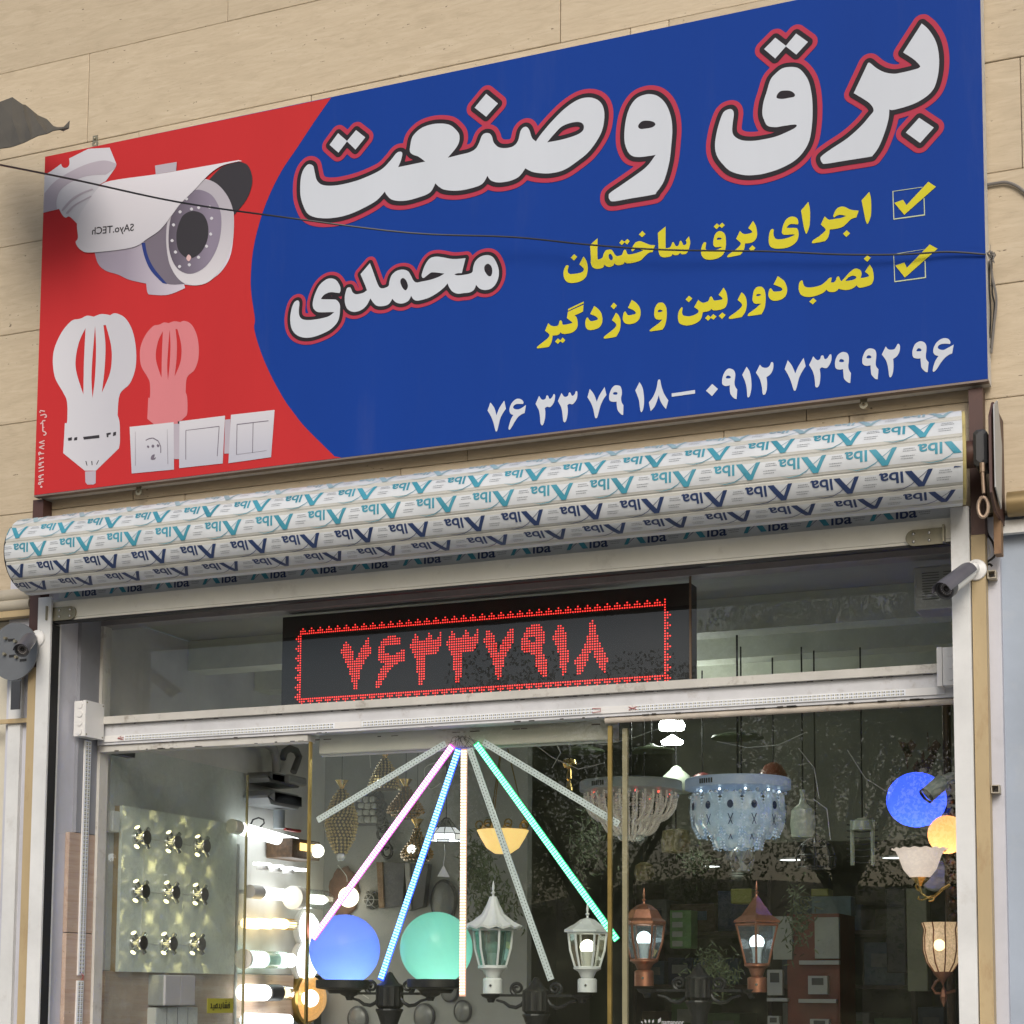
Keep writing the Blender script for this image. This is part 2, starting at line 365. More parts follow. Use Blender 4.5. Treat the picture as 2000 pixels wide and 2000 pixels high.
GLYPH = {
'sanat':'1275,1203 1292,1192 1299,1166 1310,1130 1337,1107 1391,1096 1464,1097 1529,1107 1593,1126 1632,1156 1654,1178 1668,1183 1681,1176 1676,1148 1664,1122! 1728,1123 1779,1124! 1751,1148 1727,1161 1714,1175 1715,1201 1726,1236 1765,1262 1820,1267 1875,1254 1906,1228 1922,1200 1915,1164 1874,1122! 1923,1125 1961,1127 1988,1136 2003,1156 2015,1183 2030,1191 2047,1186 2057,1171 2064,1148 2084,1126 2114,1117 2144,1119 2163,1137 2174,1175 2192,1186 2207,1173 2219,1138 2235,1121! 2256,1146 2300,1188 2352,1228 2403,1251 2447,1251 2483,1232 2502,1200 2505,1156 2491,1102 2448,1046 2397,1013 2345,990 2286,988 2227,1003 2193,1024! 2167,996 2130,986 2085,988 2054,1001 2039,1022! 2016,993 1963,984 1909,986 1862,998 1839,1013 1823,1030! 1800,997 1745,985 1690,983 1642,995 1618,1017 1608,1034! 1570,1003 1498,978 1434,966 1369,967 1311,979 1273,1000 1252,1034 1237,1082 1236,1143 1245,1179 1261,1199;2280,1109! 2308,1136 2337,1159 2374,1167 2407,1164 2424,1150 2422,1129 2396,1116 2338,1109;2031,1346! 2080,1298! 2032,1255! 1984,1300!;1400,1307! 1440,1268! 1479,1305! 1520,1268! 1478,1226! 1440,1266! 1403,1227! 1363,1266!',
'va':'2687,1217 2715,1202 2742,1169 2760,1121 2766,1070 2762,1011 2754,947 2734,881 2706,844 2694,837 2608,837 2542,837 2526,847 2523,860 2529,872 2572,894 2623,920 2669,947 2703,985! 2679,985 2638,988 2608,1001 2590,1032 2583,1073 2588,1133 2603,1181 2628,1211 2659,1220;2637,1101 2638,1111 2651,1121 2671,1120 2694,1111 2702,1099 2689,1091 2664,1091 2646,1093',
'ghaf':'2980,1105 2992,1097 2995,1081 2991,1053 2989,1023 2996,1002 3020,983 3054,973 3092,970 3146,972 3189,982 3215,991 3222,999 3213,1004 3175,1006 3146,1007 3118,1017 3105,1041 3099,1067 3103,1105 3115,1142 3129,1184 3148,1204 3172,1218 3201,1218 3229,1208 3250,1184 3266,1152 3275,1111 3279,1062 3277,999 3267,938 3245,899 3212,871 3164,853 3116,845 3077,844 3029,852 2981,875 2952,907 2932,940 2925,976 2930,1020 2943,1067 2958,1098;3152,1113 3153,1125 3164,1135 3181,1135 3202,1129 3216,1115 3214,1106 3195,1105 3171,1106;3148,1337! 3186,1299! 3223,1337! 3265,1297! 3223,1259! 3186,1297! 3147,1260! 3107,1303!',
'bar':'3661,1282! 3684,1255 3706,1212 3716,1167 3717,1120 3710,1074 3696,1039 3669,1016 3629,1000 3583,993 3556,992 3546,996! 3543,964 3530,919 3509,870 3488,843 3477,839 3398,840 3324,841 3311,847 3305,861 3310,872 3343,891 3399,919 3446,953 3478,985 3492,1003 3481,1028 3456,1052 3424,1078! 3448,1125 3474,1176! 3481,1177 3504,1153 3531,1133 3563,1121 3594,1120 3630,1122 3649,1125 3652,1133 3631,1160 3596,1191!;3647,947! 3696,903! 3649,857! 3601,903!',
'moh':'1231,656 1239,651 1241,640 1239,616 1241,595 1251,580 1269,572 1299,568 1337,568 1372,572 1396,585! 1383,587 1336,593 1316,600 1302,618 1301,642 1311,673 1328,702 1354,720 1378,723 1401,713 1418,689 1422,670 1418,658! 1402,662 1382,667 1364,666 1347,659 1336,646! 1350,643 1388,637 1405,632 1419,614 1421,593 1418,562 1407,539 1378,517 1338,504 1297,498 1262,502 1232,516 1211,540 1202,571 1202,603 1209,634 1219,651;1463,674 1468,668 1474,654 1486,644 1503,642 1521,644 1533,650 1535,657 1508,720! 1548,758! 1559,731 1583,669 1597,651 1617,650 1630,656 1633,672 1642,695 1662,709 1687,711 1710,702 1723,684 1735,661 1748,651 1769,651 1808,653 1841,659 1865,668! 1847,673 1824,679 1808,680 1791,671 1777,664 1770,672 1772,687 1785,717 1804,737 1829,740 1860,732 1890,722 1918,717 1952,715! 1937,659! 1921,661 1906,659! 1918,653 1943,651 1970,652 1981,658 1984,676 1993,697 2013,711 2040,713 2062,703 2078,679 2088,649 2087,619 2074,593 2055,580 2033,579 2012,587 1996,604! 1987,586 1968,579 1944,580 1922,581 1900,592 1886,610 1878,628! 1864,614 1836,597 1803,584 1773,579 1750,579 1736,587 1726,602! 1717,586 1700,578 1680,578 1661,586 1646,602! 1635,586 1618,579 1593,580 1573,589 1552,617! 1538,594 1519,579 1496,573 1473,576 1452,591 1442,616 1441,643 1447,666 1452,674;1692,677 1705,664 1712,642 1704,627 1691,636 1681,657 1681,672;2043,679 2057,668 2062,648 2057,630 2044,633 2031,653 2030,671',
'yellow1':'2424,648! 2435,632 2441,606 2439,583 2432,567 2415,557 2394,554 2373,556 2358,564 2349,578 2346,595 2348,610 2355,623 2362,625 2366,621 2363,608 2364,597 2372,590 2389,588 2407,588 2420,591 2426,598 2423,606 2408,621!;2388,663! 2400,651! 2387,639! 2375,652!;2479,709! 2479,635 2486,629 2496,631 2500,637 2504,649 2512,658 2525,659 2535,655 2544,640 2553,630 2569,630 2575,635 2579,645 2584,649 2589,645 2594,631 2607,628 2627,629 2655,635! 2642,641 2629,645 2621,643 2613,638 2610,643 2612,651 2622,667 2635,672 2647,670 2665,660 2682,651 2699,648! 2690,623! 2677,623 2662,614 2647,601 2627,596 2602,595 2589,598 2584,604! 2579,596 2564,594 2551,597 2544,605! 2539,596 2525,593 2513,598 2505,605! 2500,595 2484,593 2469,596 2459,604 2453,619 2453,639 2450,688!;2529,642 2537,631 2537,620 2530,618 2523,628 2522,639;2572,688! 2583,679! 2594,688! 2603,678! 2593,667! 2583,677! 2573,668! 2563,678!;2651,709! 2663,695! 2650,685! 2638,697!;2739,711! 2739,636 2741,630 2753,630 2759,635 2764,647 2768,648 2772,642 2776,633 2784,631 2789,637 2792,647 2797,648 2801,641 2805,632 2812,631 2817,635 2817,641 2814,647! 2826,660! 2831,641 2829,624 2824,608 2816,598 2805,597 2797,600 2793,605! 2787,599 2776,598 2769,601 2765,605! 2760,598 2745,596 2729,598 2718,606 2713,620 2712,643 2710,692!',
'yellow2':'2886,629 2890,626 2888,612 2888,604 2895,598 2910,595 2932,595 2949,601! 2942,603 2927,604 2919,609 2916,620 2918,637 2924,653 2935,661 2947,659 2957,650 2962,635 2963,613 2961,594 2955,577 2942,566 2922,561 2900,562 2883,569 2873,583 2871,598 2874,615 2880,627;2930,631 2931,637 2938,638 2947,634 2944,630 2937,630;2930,691! 2939,682! 2949,691! 2959,680! 2948,671! 2939,680! 2929,670! 2918,681!;3062,679! 3071,661 3076,638 3075,619 3067,606 3053,600 3032,601! 3030,585 3024,572 3015,562! 2972,560 2968,564 2972,570 2993,581 3010,593 3017,603 3012,611 3000,623! 3014,650! 3024,639 3034,635 3048,635 3058,637 3056,644 3044,655!;3059,590! 3070,578! 3059,568! 3046,579!',
'yellow3':'3132,638 3136,634 3135,622 3137,610 3144,600 3158,596 3177,596 3196,599 3212,604! 3201,607 3179,609 3170,612 3165,619 3167,634 3173,652 3182,665 3196,672 3211,669 3221,660 3224,648 3223,640! 3213,642 3199,645 3189,642 3182,634! 3191,632 3210,629 3220,625 3224,612 3224,596 3218,580 3205,569 3184,562 3160,562 3139,566 3124,575 3118,591 3118,608 3121,627 3126,636;3260,715! 3265,692 3266,663 3264,632 3259,614 3252,601 3248,609 3243,628 3234,688!;3379,678 3390,674 3404,664 3420,658 3436,654! 3427,631! 3415,630 3406,626 3392,614 3378,605 3357,602 3334,603! 3332,588 3327,574 3318,564! 3276,563 3272,568 3276,574 3299,586 3315,598 3320,605 3315,613 3303,626! 3317,653! 3327,642 3336,638 3355,638 3374,638 3392,642! 3378,648 3367,650 3357,648 3352,644 3347,647 3349,656 3358,672 3369,678;3393,591! 3405,578! 3392,567! 3380,580!;3473,715! 3478,692 3479,663 3478,635 3473,615 3465,602 3461,609 3457,624 3446,689!',
'yellow4':'3234,436 3238,432 3240,420 3248,410 3264,406 3283,406 3302,409 3318,419 3330,429 3339,430 3338,423 3336,413! 3346,412 3353,418 3356,427 3362,431 3366,426 3369,417 3373,412! 3385,423 3399,437 3415,448 3426,449 3438,442 3443,428 3439,413! 3453,413 3467,415 3465,423 3454,433! 3471,456! 3480,439 3484,417 3483,399 3476,386 3462,381 3439,379 3430,383 3425,390! 3412,381 3391,378 3371,383 3363,387! 3354,379 3341,378 3327,382 3321,390! 3308,380 3287,374 3264,372 3245,376 3231,385 3224,400 3223,416 3226,430;3386,411! 3396,421 3410,426 3422,422 3424,416 3415,411 3398,410;3463,490! 3475,480! 3463,467! 3451,480!;3274,367! 3285,355! 3272,344! 3260,356!',
'yellow5':'3149,464! 3161,454 3173,441 3181,420 3182,404 3176,388 3163,379 3144,376 3128,380 3117,392 3115,406 3119,420 3124,424 3128,419 3134,411 3147,409 3161,409 3165,414 3159,422 3134,436!;3084,436 3094,432 3102,420 3105,400 3105,381 3101,355 3090,335! 3045,335 3041,339 3045,345 3067,358 3081,368 3089,374! 3074,375 3064,379 3058,390 3059,407 3064,426 3073,435;3072,404 3073,409 3080,410 3089,406 3085,403 3078,402;3018,425! 3029,414 3036,396 3037,377 3032,353 3019,335! 2978,334 2972,340 2978,345 2997,356 3014,368 3020,377 3017,386 3004,399!;2953,452! 2962,436 2967,413 2966,394 2959,379 2944,373 2925,373 2914,375 2908,381! 2901,375 2888,373 2876,373! 2873,357 2864,343 2847,335 2825,332 2805,336 2790,345 2785,359 2785,377 2790,393 2798,402 2802,398 2800,384 2803,373 2813,368 2830,365 2847,368 2859,374 2860,383 2845,396! 2860,421! 2869,412 2879,407 2891,409 2898,412 2903,424 2908,426 2912,421 2917,411 2925,409 2948,409! 2948,415 2935,428!;2826,441! 2838,429! 2825,417! 2813,429!;2896,360! 2905,351! 2915,360! 2927,350! 2916,340! 2906,348! 2896,339! 2885,350!;2948,362! 2960,351! 2947,338! 2935,351!',
'yellow6':'2722,431 2732,426 2741,410 2743,387 2741,363 2735,342 2726,330! 2684,330 2679,334 2684,339 2701,349 2716,358 2726,368! 2711,369 2700,375 2696,387 2696,402 2700,418 2710,430;2709,398 2711,404 2718,405 2727,400 2724,397 2716,396;2611,457! 2625,446 2638,430 2644,412 2643,392 2635,377 2620,369 2600,368 2585,374 2577,387 2577,401 2581,415 2587,417 2591,409 2597,402 2610,401 2625,403! 2626,407 2618,417 2596,430!;2550,418! 2559,409 2567,391 2568,371 2564,349 2551,328! 2509,327 2504,333 2509,338 2529,350 2547,363 2552,372 2548,380 2535,392!;2542,457! 2554,444! 2542,432! 2530,445!;2466,455! 2480,444 2493,426 2498,405 2496,386 2486,372 2468,367 2450,367 2437,375 2432,390 2433,405 2437,414 2442,415 2446,408 2454,400 2468,400 2480,402! 2480,408 2470,417 2451,427!;2425,466! 2423,441! 2406,435 2390,431! 2398,422 2402,406 2402,389 2394,375 2378,367 2354,366 2342,369 2336,375! 2328,367 2315,366 2304,367! 2302,350 2297,336 2289,326! 2247,326 2243,330 2247,335 2271,350 2286,360 2292,369 2288,377 2274,389! 2287,416! 2297,406 2310,401 2323,401 2328,406 2331,417 2336,420 2341,414 2344,403 2357,401 2380,403! 2380,407 2360,425! 2364,448!;2426,478! 2425,471! 2364,452! 2366,459!;2325,353! 2335,344! 2344,354! 2354,342! 2344,333! 2335,341! 2325,332! 2314,343!',
'white1':'2057,145! 2073,123 2082,93! 2094,120 2113,145! 2120,113! 2108,98 2097,77 2087,38 2082,32 2078,37 2068,73 2057,97 2046,115!;2172,145 2184,139 2190,130 2188,123! 2179,124 2163,126 2153,122 2149,115 2155,108 2169,105 2182,108 2200,118! 2195,88! 2182,84 2169,76 2156,60 2143,40 2135,32 2131,38 2135,55 2142,74 2150,86! 2140,91 2134,103 2136,118 2145,134 2158,144;2252,146! 2261,132 2270,129 2278,133 2280,141 2284,144 2288,140 2292,131 2298,130 2305,137 2308,144 2312,145 2315,138 2313,121 2306,107 2295,98 2284,101 2275,97! 2277,78 2275,56 2270,39 2264,33 2258,42 2256,66 2252,89 2245,104 2238,117!;2340,146! 2349,132 2358,129 2366,133 2368,141 2372,144 2376,140 2380,131 2386,130 2393,137 2395,144 2400,145 2402,138 2401,121 2394,107 2383,98 2372,101 2363,97! 2365,78 2363,56 2358,39 2352,34 2347,42 2344,66 2340,89 2333,104 2326,117!',
'white2':'2450,147! 2466,125 2477,96! 2487,118 2507,147! 2514,116! 2502,101 2491,78 2480,40 2475,35 2470,40 2463,72 2454,95 2441,117!;2555,147 2567,142 2572,129 2573,114 2570,98 2572,83 2579,70! 2578,35! 2570,38 2558,53 2554,70 2553,87! 2538,88 2527,94 2524,106 2527,123 2535,139 2545,147;2540,116 2541,122 2548,123 2555,120 2556,114 2548,113;2640,148! 2651,127 2656,99 2657,70 2654,48 2648,37 2644,40 2641,57 2637,84 2624,120!;2714,148 2718,144 2723,120 2733,92 2748,67! 2739,37! 2728,51 2718,70 2712,91! 2705,69 2696,50 2682,36! 2675,69! 2691,88 2703,115 2709,144;2847,93! 2847,80! 2761,79! 2760,91!',
'white3':'2910,107! 2931,86! 2909,63! 2887,85!;2976,154 2988,147 2994,133 2993,117 2991,103 2993,88 3001,75! 2998,41! 2988,46 2977,61 2974,78 2974,94! 2959,93 2948,100 2946,113 2949,130 2957,146 2967,154;2960,122 2962,128 2968,130 2976,126 2977,120 2969,119;3035,153! 3046,134 3051,107 3052,76 3047,50 3041,42 3037,47 3035,73 3030,98 3019,126!;3083,154! 3090,145 3102,140 3112,141 3119,148 3123,157 3128,157 3131,149 3129,130 3120,115 3106,106! 3108,88 3107,64 3102,48 3096,44 3092,49 3089,76 3083,100 3076,115 3068,127!',
'white4':'3182,157! 3197,135 3208,106! 3218,128 3238,158! 3245,127! 3234,112 3222,90 3211,51 3205,45 3201,51 3192,82 3183,104 3171,127!;3272,159! 3281,147 3289,143 3296,147 3299,156 3305,158 3308,154 3311,145 3317,144 3322,147 3328,156 3331,158 3335,155 3335,138 3329,123 3320,112 3311,112 3301,116 3294,111! 3296,89 3294,64 3289,50 3283,47 3278,52 3276,78 3271,102 3265,115 3257,130!;3378,160 3390,154 3395,141 3395,125 3393,109 3395,95 3402,82! 3399,48! 3391,51 3378,66 3376,83 3375,100! 3361,100 3350,106 3347,120 3349,136 3357,152 3368,159;3362,128 3364,135 3370,136 3377,132 3378,126 3371,125',
'white5':'3472,160 3484,154 3489,142 3489,126 3487,110 3488,96 3496,83! 3493,49! 3484,52 3472,68 3470,84 3469,101! 3456,101 3444,107 3441,121 3444,137 3452,153 3462,160;3456,128 3458,135 3464,137 3471,133 3472,127 3465,126;3641,162 3652,156 3658,144 3658,128 3656,112 3657,98 3665,86! 3661,52! 3653,55 3641,70 3639,87 3638,103! 3625,104 3614,110 3611,123 3613,139 3621,155 3631,161;3625,130 3628,137 3633,139 3640,135 3641,129 3634,128;3522,160! 3529,150 3540,146 3551,147 3557,155 3562,163 3567,162 3570,153 3568,137 3560,122 3546,113! 3547,96 3546,73 3542,57 3536,50 3532,56 3529,82 3524,106 3517,120 3508,134!;3720,162 3732,157 3738,147 3737,139! 3725,142 3710,143 3700,140 3696,133 3701,126 3714,122 3727,126 3749,136! 3743,106! 3731,102 3718,93 3704,77 3691,58 3682,51 3678,55 3681,71 3688,89 3698,103! 3687,108 3681,119 3683,135 3692,150 3706,160',
'tick':'3674,716! 3699,694! 3591,613! 3558,661! 3588,667! 3599,646!;3675,495! 3701,476! 3590,392! 3558,439! 3589,445! 3597,425!',
}
ART = {
'bracket':'1,1384! 31,1393 84,1417! 91,1403 105,1395 120,1398 127,1411 124,1433! 220,1458! 327,1444! 363,1366! 355,1348 312,1302! 280,1289 286,1265 250,1169 178,1138! 136,1178 116,1177 99,1191 81,1221! 1,1217!',
'bracket_dark':'4,1302! 50,1341 123,1371 215,1392 301,1393 363,1368! 355,1350 312,1330! 217,1340 134,1326 85,1300 67,1257 71,1221! 1,1217!',
'bracket_line':'98,1217 137,1251 186,1271 246,1281! 253,1275! 193,1264 147,1243 105,1210;119,1199 155,1225 201,1240 243,1251! 245,1245! 201,1234 158,1217 129,1193',
'body':'265,1013! 285,954 323,917 388,889 443,859 525,831! 533,791 553,780 633,768 712,784! 707,800! 764,787 816,795 876,824 918,879 933,961 932,1061 912,1119 867,1181 814,1219 753,1224 613,1154',
'body_shade':'510,1014! 615,1075 641,1110 620,1058 618,988 634,900 675,832 711,801! 623,816 550,882 521,949',
'hood':'279,1278! 338,1297 609,1284 951,1277! 968,1270 951,1272! 873,1267 813,1240 745,1186 684,1142 641,1098 590,1048 528,1019 452,993 256,1003 200,1023 173,1059 184,1078 177,1139 194,1184! 247,1247',
'hood_dark':'951,1272! 990,1252 1012,1209 1014,1163 989,1106 935,1053! 912,1119 867,1181 814,1221! 874,1263',
'ring':'796,1222 858,1190 912,1119 933,1038 929,947 892,853 825,794 747,790 684,823 638,892 618,981 620,1074 649,1148 727,1197',
'glass':'780,1182 833,1148 870,1080 876,1001 856,920 806,858 737,839 674,871 637,939 628,1018 641,1102 688,1161 736,1186',
'lens':'747,1100 791,1077 815,1027 812,965 778,917 726,905 677,948 666,1020 686,1079 712,1098',
'sensor':'555,1324! 660,1321! 658,1283! 560,1286!',
'stripe':'497,1006! 515,1005! 530,948 563,888 627,813! 605,821! 550,878 517,938',
'leds':'681,1114 689,1106 681,1100 673,1108;735,1117 743,1108 736,1103 727,1111;769,1117 777,1109 769,1103 761,1112;821,1110 829,1102 821,1096 813,1104;831,1062 839,1054 831,1048 823,1056;828,997 836,988 829,983 821,991;810,949 818,941 811,935 803,944;774,909 782,900 774,895 766,903;731,884 739,876 731,870 723,879;685,884 693,876 685,870 677,878;663,948 672,939 664,934 656,942;646,999 654,990 646,985 638,993;651,1064 659,1056 652,1050 643,1059;710,1164 718,1155 711,1150 702,1158',
'red_led':'726,921 739,907 728,892 716,907',
'bulb':'192,729! 211,730 239,737 272,728! 310,734 353,723! 380,727 427,700 464,642 483,566 484,486 459,422 411,382 403,296! 414,262 418,188 414,156! 305,75! 250,81! 140,167! 142,220 144,294! 155,299 152,380 131,424 89,490 74,560 80,620 114,684 160,725;233,685! 203,631 188,558 196,496 232,404! 230,546;280,688! 271,541 270,460 278,382! 287,471 288,592;321,685! 333,684! 361,596 367,528 357,469 323,400! 333,499 334,599',
'bulb_base':'252,77! 305,74! 306,23! 295,18! 265,21! 255,33!',
'bulb_slots':'237,224! 317,223! 318,210! 241,212!;162,228! 182,229! 182,216! 164,216!;194,226! 209,227! 208,214! 192,214!;351,226! 373,227! 373,219! 362,218! 361,208! 354,209!;385,226! 399,227! 398,212! 383,210!;252,121! 257,120! 263,101! 259,101!;281,118! 286,117! 288,100! 284,100!;315,117! 319,117! 309,100! 305,100!',
'pink_bulb':'583,649! 597,650 615,655 638,649! 664,653 693,645! 712,648 744,630 769,589 782,537 782,482 765,438 731,411 726,352! 734,328 737,277 734,255! 658,200! 620,204! 547,263! 548,300 549,351! 557,354 555,410 541,440 512,485 503,533 507,574 530,618 562,646;611,619! 590,582 580,532 585,490 610,426! 609,524;643,621! 637,520 636,464 641,411! 647,472 649,555;671,620! 680,618! 698,558 702,511 695,470 672,423! 679,491 679,560',
'pink_slots':'614,234! 669,234! 669,224! 617,226!;563,237! 577,237! 577,228! 564,228!;585,236! 595,236! 595,227! 584,227!;692,235! 707,236! 707,230! 700,229! 699,223! 694,223!;715,235! 725,236! 725,226! 714,224!;625,163! 628,163! 632,150! 629,150!;644,161! 647,160! 649,148! 646,149!;667,161! 670,160! 663,149! 660,149!',
'plates':'464,239! 674,234! 681,39! 480,44!;701,234! 913,232! 907,39! 705,42!;940,232! 1138,228! 1126,40! 933,37!',
'joints':'674,227! 702,224! 706,79! 679,82!;913,216! 938,215! 937,76! 913,78!',
'plate_lines':'737,73! 734,193! 731,193! 734,73!;732,192! 887,190! 887,193! 732,194!;886,192! 880,71! 883,71! 889,191!;971,67! 971,189! 968,190! 968,68!;970,188! 1112,186! 1112,189! 970,191!;1041,188! 1041,66! 1044,66! 1044,187!;969,67! 1106,68! 1106,69! 969,68!;544,172! 559,177! 558,181! 543,176!;559,177! 578,178! 576,182! 558,181!;577,178! 603,162! 605,166! 578,182!;602,163! 614,139! 618,140! 606,164!;614,140! 615,114! 619,113! 618,139!;550,147 555,152 562,145 557,140;571,147 578,153 586,146 579,139;596,147 602,152 610,144 603,138;570,92 574,108 589,111 585,96 595,99 588,89;498,74! 493,216! 492,216! 496,74!;653,64! 645,208! 644,208! 651,64!',
'screen':'3553,702! 3654,700! 3654,702! 3553,704!;3552,704! 3554,603! 3557,603! 3555,703!;3555,602! 3661,600! 3660,604! 3554,606!;3661,601! 3660,661! 3657,661! 3658,602!;3552,479! 3659,481! 3659,482! 3552,481!;3552,481! 3554,382! 3557,382! 3554,481!;3555,381! 3661,380! 3660,384! 3554,385!;3661,381! 3660,439! 3657,440! 3657,382!',
'sidetext':'36,41 42,35 36,31 30,36;45,60! 22,58! 23,54! 47,55!;20,56! 19,48! 25,47! 26,55!;21,46! 30,44! 31,48! 22,50!;34,45! 35,54! 29,55! 28,46!;23,63! 46,66! 45,71! 21,68!;45,89! 23,86! 25,82! 47,84!;22,85! 18,79! 23,77! 27,83!;20,76! 29,72! 31,76! 22,80!;32,73! 35,81! 30,83! 27,75!;21,100! 47,104! 45,109! 19,105!;20,114! 47,118! 45,123! 18,119!;44,142! 21,139! 23,134! 46,137!;20,138! 17,131! 22,129! 25,135!;19,128! 28,125! 30,129! 20,133!;32,126! 34,133! 28,135! 26,128!;21,148! 30,152! 26,156! 18,152!;30,155! 23,163! 19,161! 26,153!;27,153! 45,155! 43,160! 26,158!;23,171! 20,181! 14,181! 18,170!;19,179! 26,183! 22,187! 15,183!;22,184! 26,177! 31,178! 27,186!;28,180! 20,178! 22,174! 30,175!;27,174! 45,174! 45,178! 27,179!;44,233! 17,227! 19,223! 46,229!;18,223! 45,215! 46,219! 19,227!;44,213! 18,207! 20,202! 46,209!;18,202! 43,193! 45,197! 20,207!;46,318! 32,319! 32,314! 46,313!;29,317! 28,310! 33,308! 35,315!;29,311! 19,307! 23,302! 32,307!;30,308! 32,271! 38,270! 36,307!;34,286! 42,285! 42,289! 34,290!;35,268! 45,266! 45,271! 35,273!;43,267! 50,259! 55,261! 47,270!;50,262! 44,255! 49,252! 55,259!;46,256! 38,257! 38,253! 46,251!;17,360! 41,353! 42,358! 18,364!;14,359! 15,352! 21,352! 19,359!;20,338! 43,340! 41,345! 19,343!;41,341! 49,335! 52,339! 44,345!;48,338! 46,330! 52,328! 53,336!;49,332! 40,332! 41,327! 50,327!',
'red':'1364,1461! 1295,1381 1214,1281 1148,1201 1091,1104 1051,1003 1024,893 1016,780 1022,703 1039,610 1037,568 1068,474 1113,377 1173,274 1224,204 1283,134 1435,-16!',
}
DIGIT = {
'7':'2057,145! 2073,123 2082,93! 2094,120 2113,145! 2120,113! 2108,98 2097,77 2087,38 2082,32 2078,37 2068,73 2057,97 2046,115!',
'6':'2172,145 2184,139 2190,130 2188,123! 2179,124 2163,126 2153,122 2149,115 2155,108 2169,105 2182,108 2200,118! 2195,88! 2182,84 2169,76 2156,60 2143,40 2135,32 2131,38 2135,55 2142,74 2150,86! 2140,91 2134,103 2136,118 2145,134 2158,144',
'3':'2252,146! 2261,132 2270,129 2278,133 2280,141 2284,144 2288,140 2292,131 2298,130 2305,137 2308,144 2312,145 2315,138 2313,121 2306,107 2295,98 2284,101 2275,97! 2277,78 2275,56 2270,39 2264,33 2258,42 2256,66 2252,89 2245,104 2238,117!',
'9':'2555,147 2567,142 2572,129 2573,114 2570,98 2572,83 2579,70! 2578,35! 2570,38 2558,53 2554,70 2553,87! 2538,88 2527,94 2524,106 2527,123 2535,139 2545,147;2540,116 2541,122 2548,123 2555,120 2556,114 2548,113',
'1':'2640,148! 2651,127 2656,99 2657,70 2654,48 2648,37 2644,40 2641,57 2637,84 2624,120!',
'8':'2714,148 2718,144 2723,120 2733,92 2748,67! 2739,37! 2728,51 2718,70 2712,91! 2705,69 2696,50 2682,36! 2675,69! 2691,88 2703,115 2709,144',
}
# ------------------------------------------------------------------ ground, road, sky side of the street
def flat(name, x0, x1, y0, y1, z, m, kind='structure'):
    mb = MB(); mb.quad((x0, y0, z), (x1, y0, z), (x1, y1, z), (x0, y1, z))
    return tag(mb.build(name, m), kind=kind)
ASPH = mat('asphalt', (.055, .055, .056), .85, var=.3, scale=3, bump=.5)
PAVE = mat('pavement_tiles', (.44, .42, .39), .8, var=.15, scale=4, bump=.3)
EARTH = mat('dry_earth', (.22, .17, .10), .9, var=.25, scale=.3)
LEAF = leafmat('tree_leaves', (.10, .13, .04))
BARK = mat('tree_bark', (.09, .065, .045), .85, var=.3, bump=.5)
flat('ground', -160, 160, -200, 30, -.13, EARTH)
flat('road', -150, 150, -14, -5, -.12, ASPH)
mb = MB(); mb.box(-150, 150, -4.8, 0, -.2, 0); tag(mb.build('pavement', PAVE), kind='structure')
mb = MB(); mb.box(-150, 150, -5, -4.803, -.2, .01); tag(mb.build('kerb', mat('kerb_stone', (.34, .33, .31), .8)), kind='structure')
# bare hillside beyond the trees, what the upper panes mirror
mb = MB(); n = 40
hv = []; hf = []
for i in range(n + 1):
    x = -150 + 300 * i / n
    h = 9 + 5 * math.sin(x * .035 + 1.2) + 2.4 * math.sin(x * .11)
    hv += [(x, -70, -1), (x, -95, h * .6), (x, -125, h)]
for i in range(n):
    for k in range(2): a = i * 3 + k; hf.append((a, a + 1, a + 4, a + 3))
mb.add(hv, hf); tag(sm(mb).build('hillside', EARTH), kind='structure')

def tree_mesh(seed, h, w):
    rnd = random.Random(seed)
    tr = MB(); tr.tube([(0, 0, 0), (.1, .05, h * .3), (0, .1, h * .55)], [.2, .15, .1], 8)
    cl = [(rnd.uniform(-w, w) * .6, rnd.uniform(-w, w) * .6, h * rnd.uniform(.4, .95), rnd.uniform(.28, .5) * w) for _ in range(22)]
    for c in cl[:8]: tr.tube([(0, .1, h * .4), (c[0] * .5, c[1] * .5, (c[2] + h * .4) * .5), c[:3]], [.08, .05, .02], 5)
    lf = MB()
    for c in cl:
        for _ in range(1500):
            d = Vector((rnd.gauss(0, 1), rnd.gauss(0, 1), rnd.gauss(0, 1))).normalized() * c[3] * rnd.random() ** .4
            p = Vector(c[:3]) + d
            a = Vector((rnd.gauss(0, 1), rnd.gauss(0, 1), rnd.gauss(0, 1))).normalized() * .038
            b = a.orthogonal().normalized() * .022
            lf.quad(p - a, p + b, p + a, p - b)
    return sm(tr), lf
tr, lf = tree_mesh(3, 7.2, 3.0)
t0 = thing('tree', 'leafy green tree across the road, mirrored in the right-hand shop window', 'tree', (-1.5, -17, -.1), 'trees across the road')
tr.build('trunk', BARK, t0, False); lf.build('crown', LEAF, t0, False)
for x, y, s, lb in ((2.5, -18, 1.0, 'tree across the road farthest to the right of the row'), (-5.2, -18, .86, 'middling tree across the road left of the tallest one'), (-8.8, -21, .62, 'low tree across the road near the left end of the row'), (-13, -19, .72, 'tree across the road at the left end of the row')):
    c = dup(t0, (x, y, -.1), lb, rz=x); c.scale = (s, s, s)

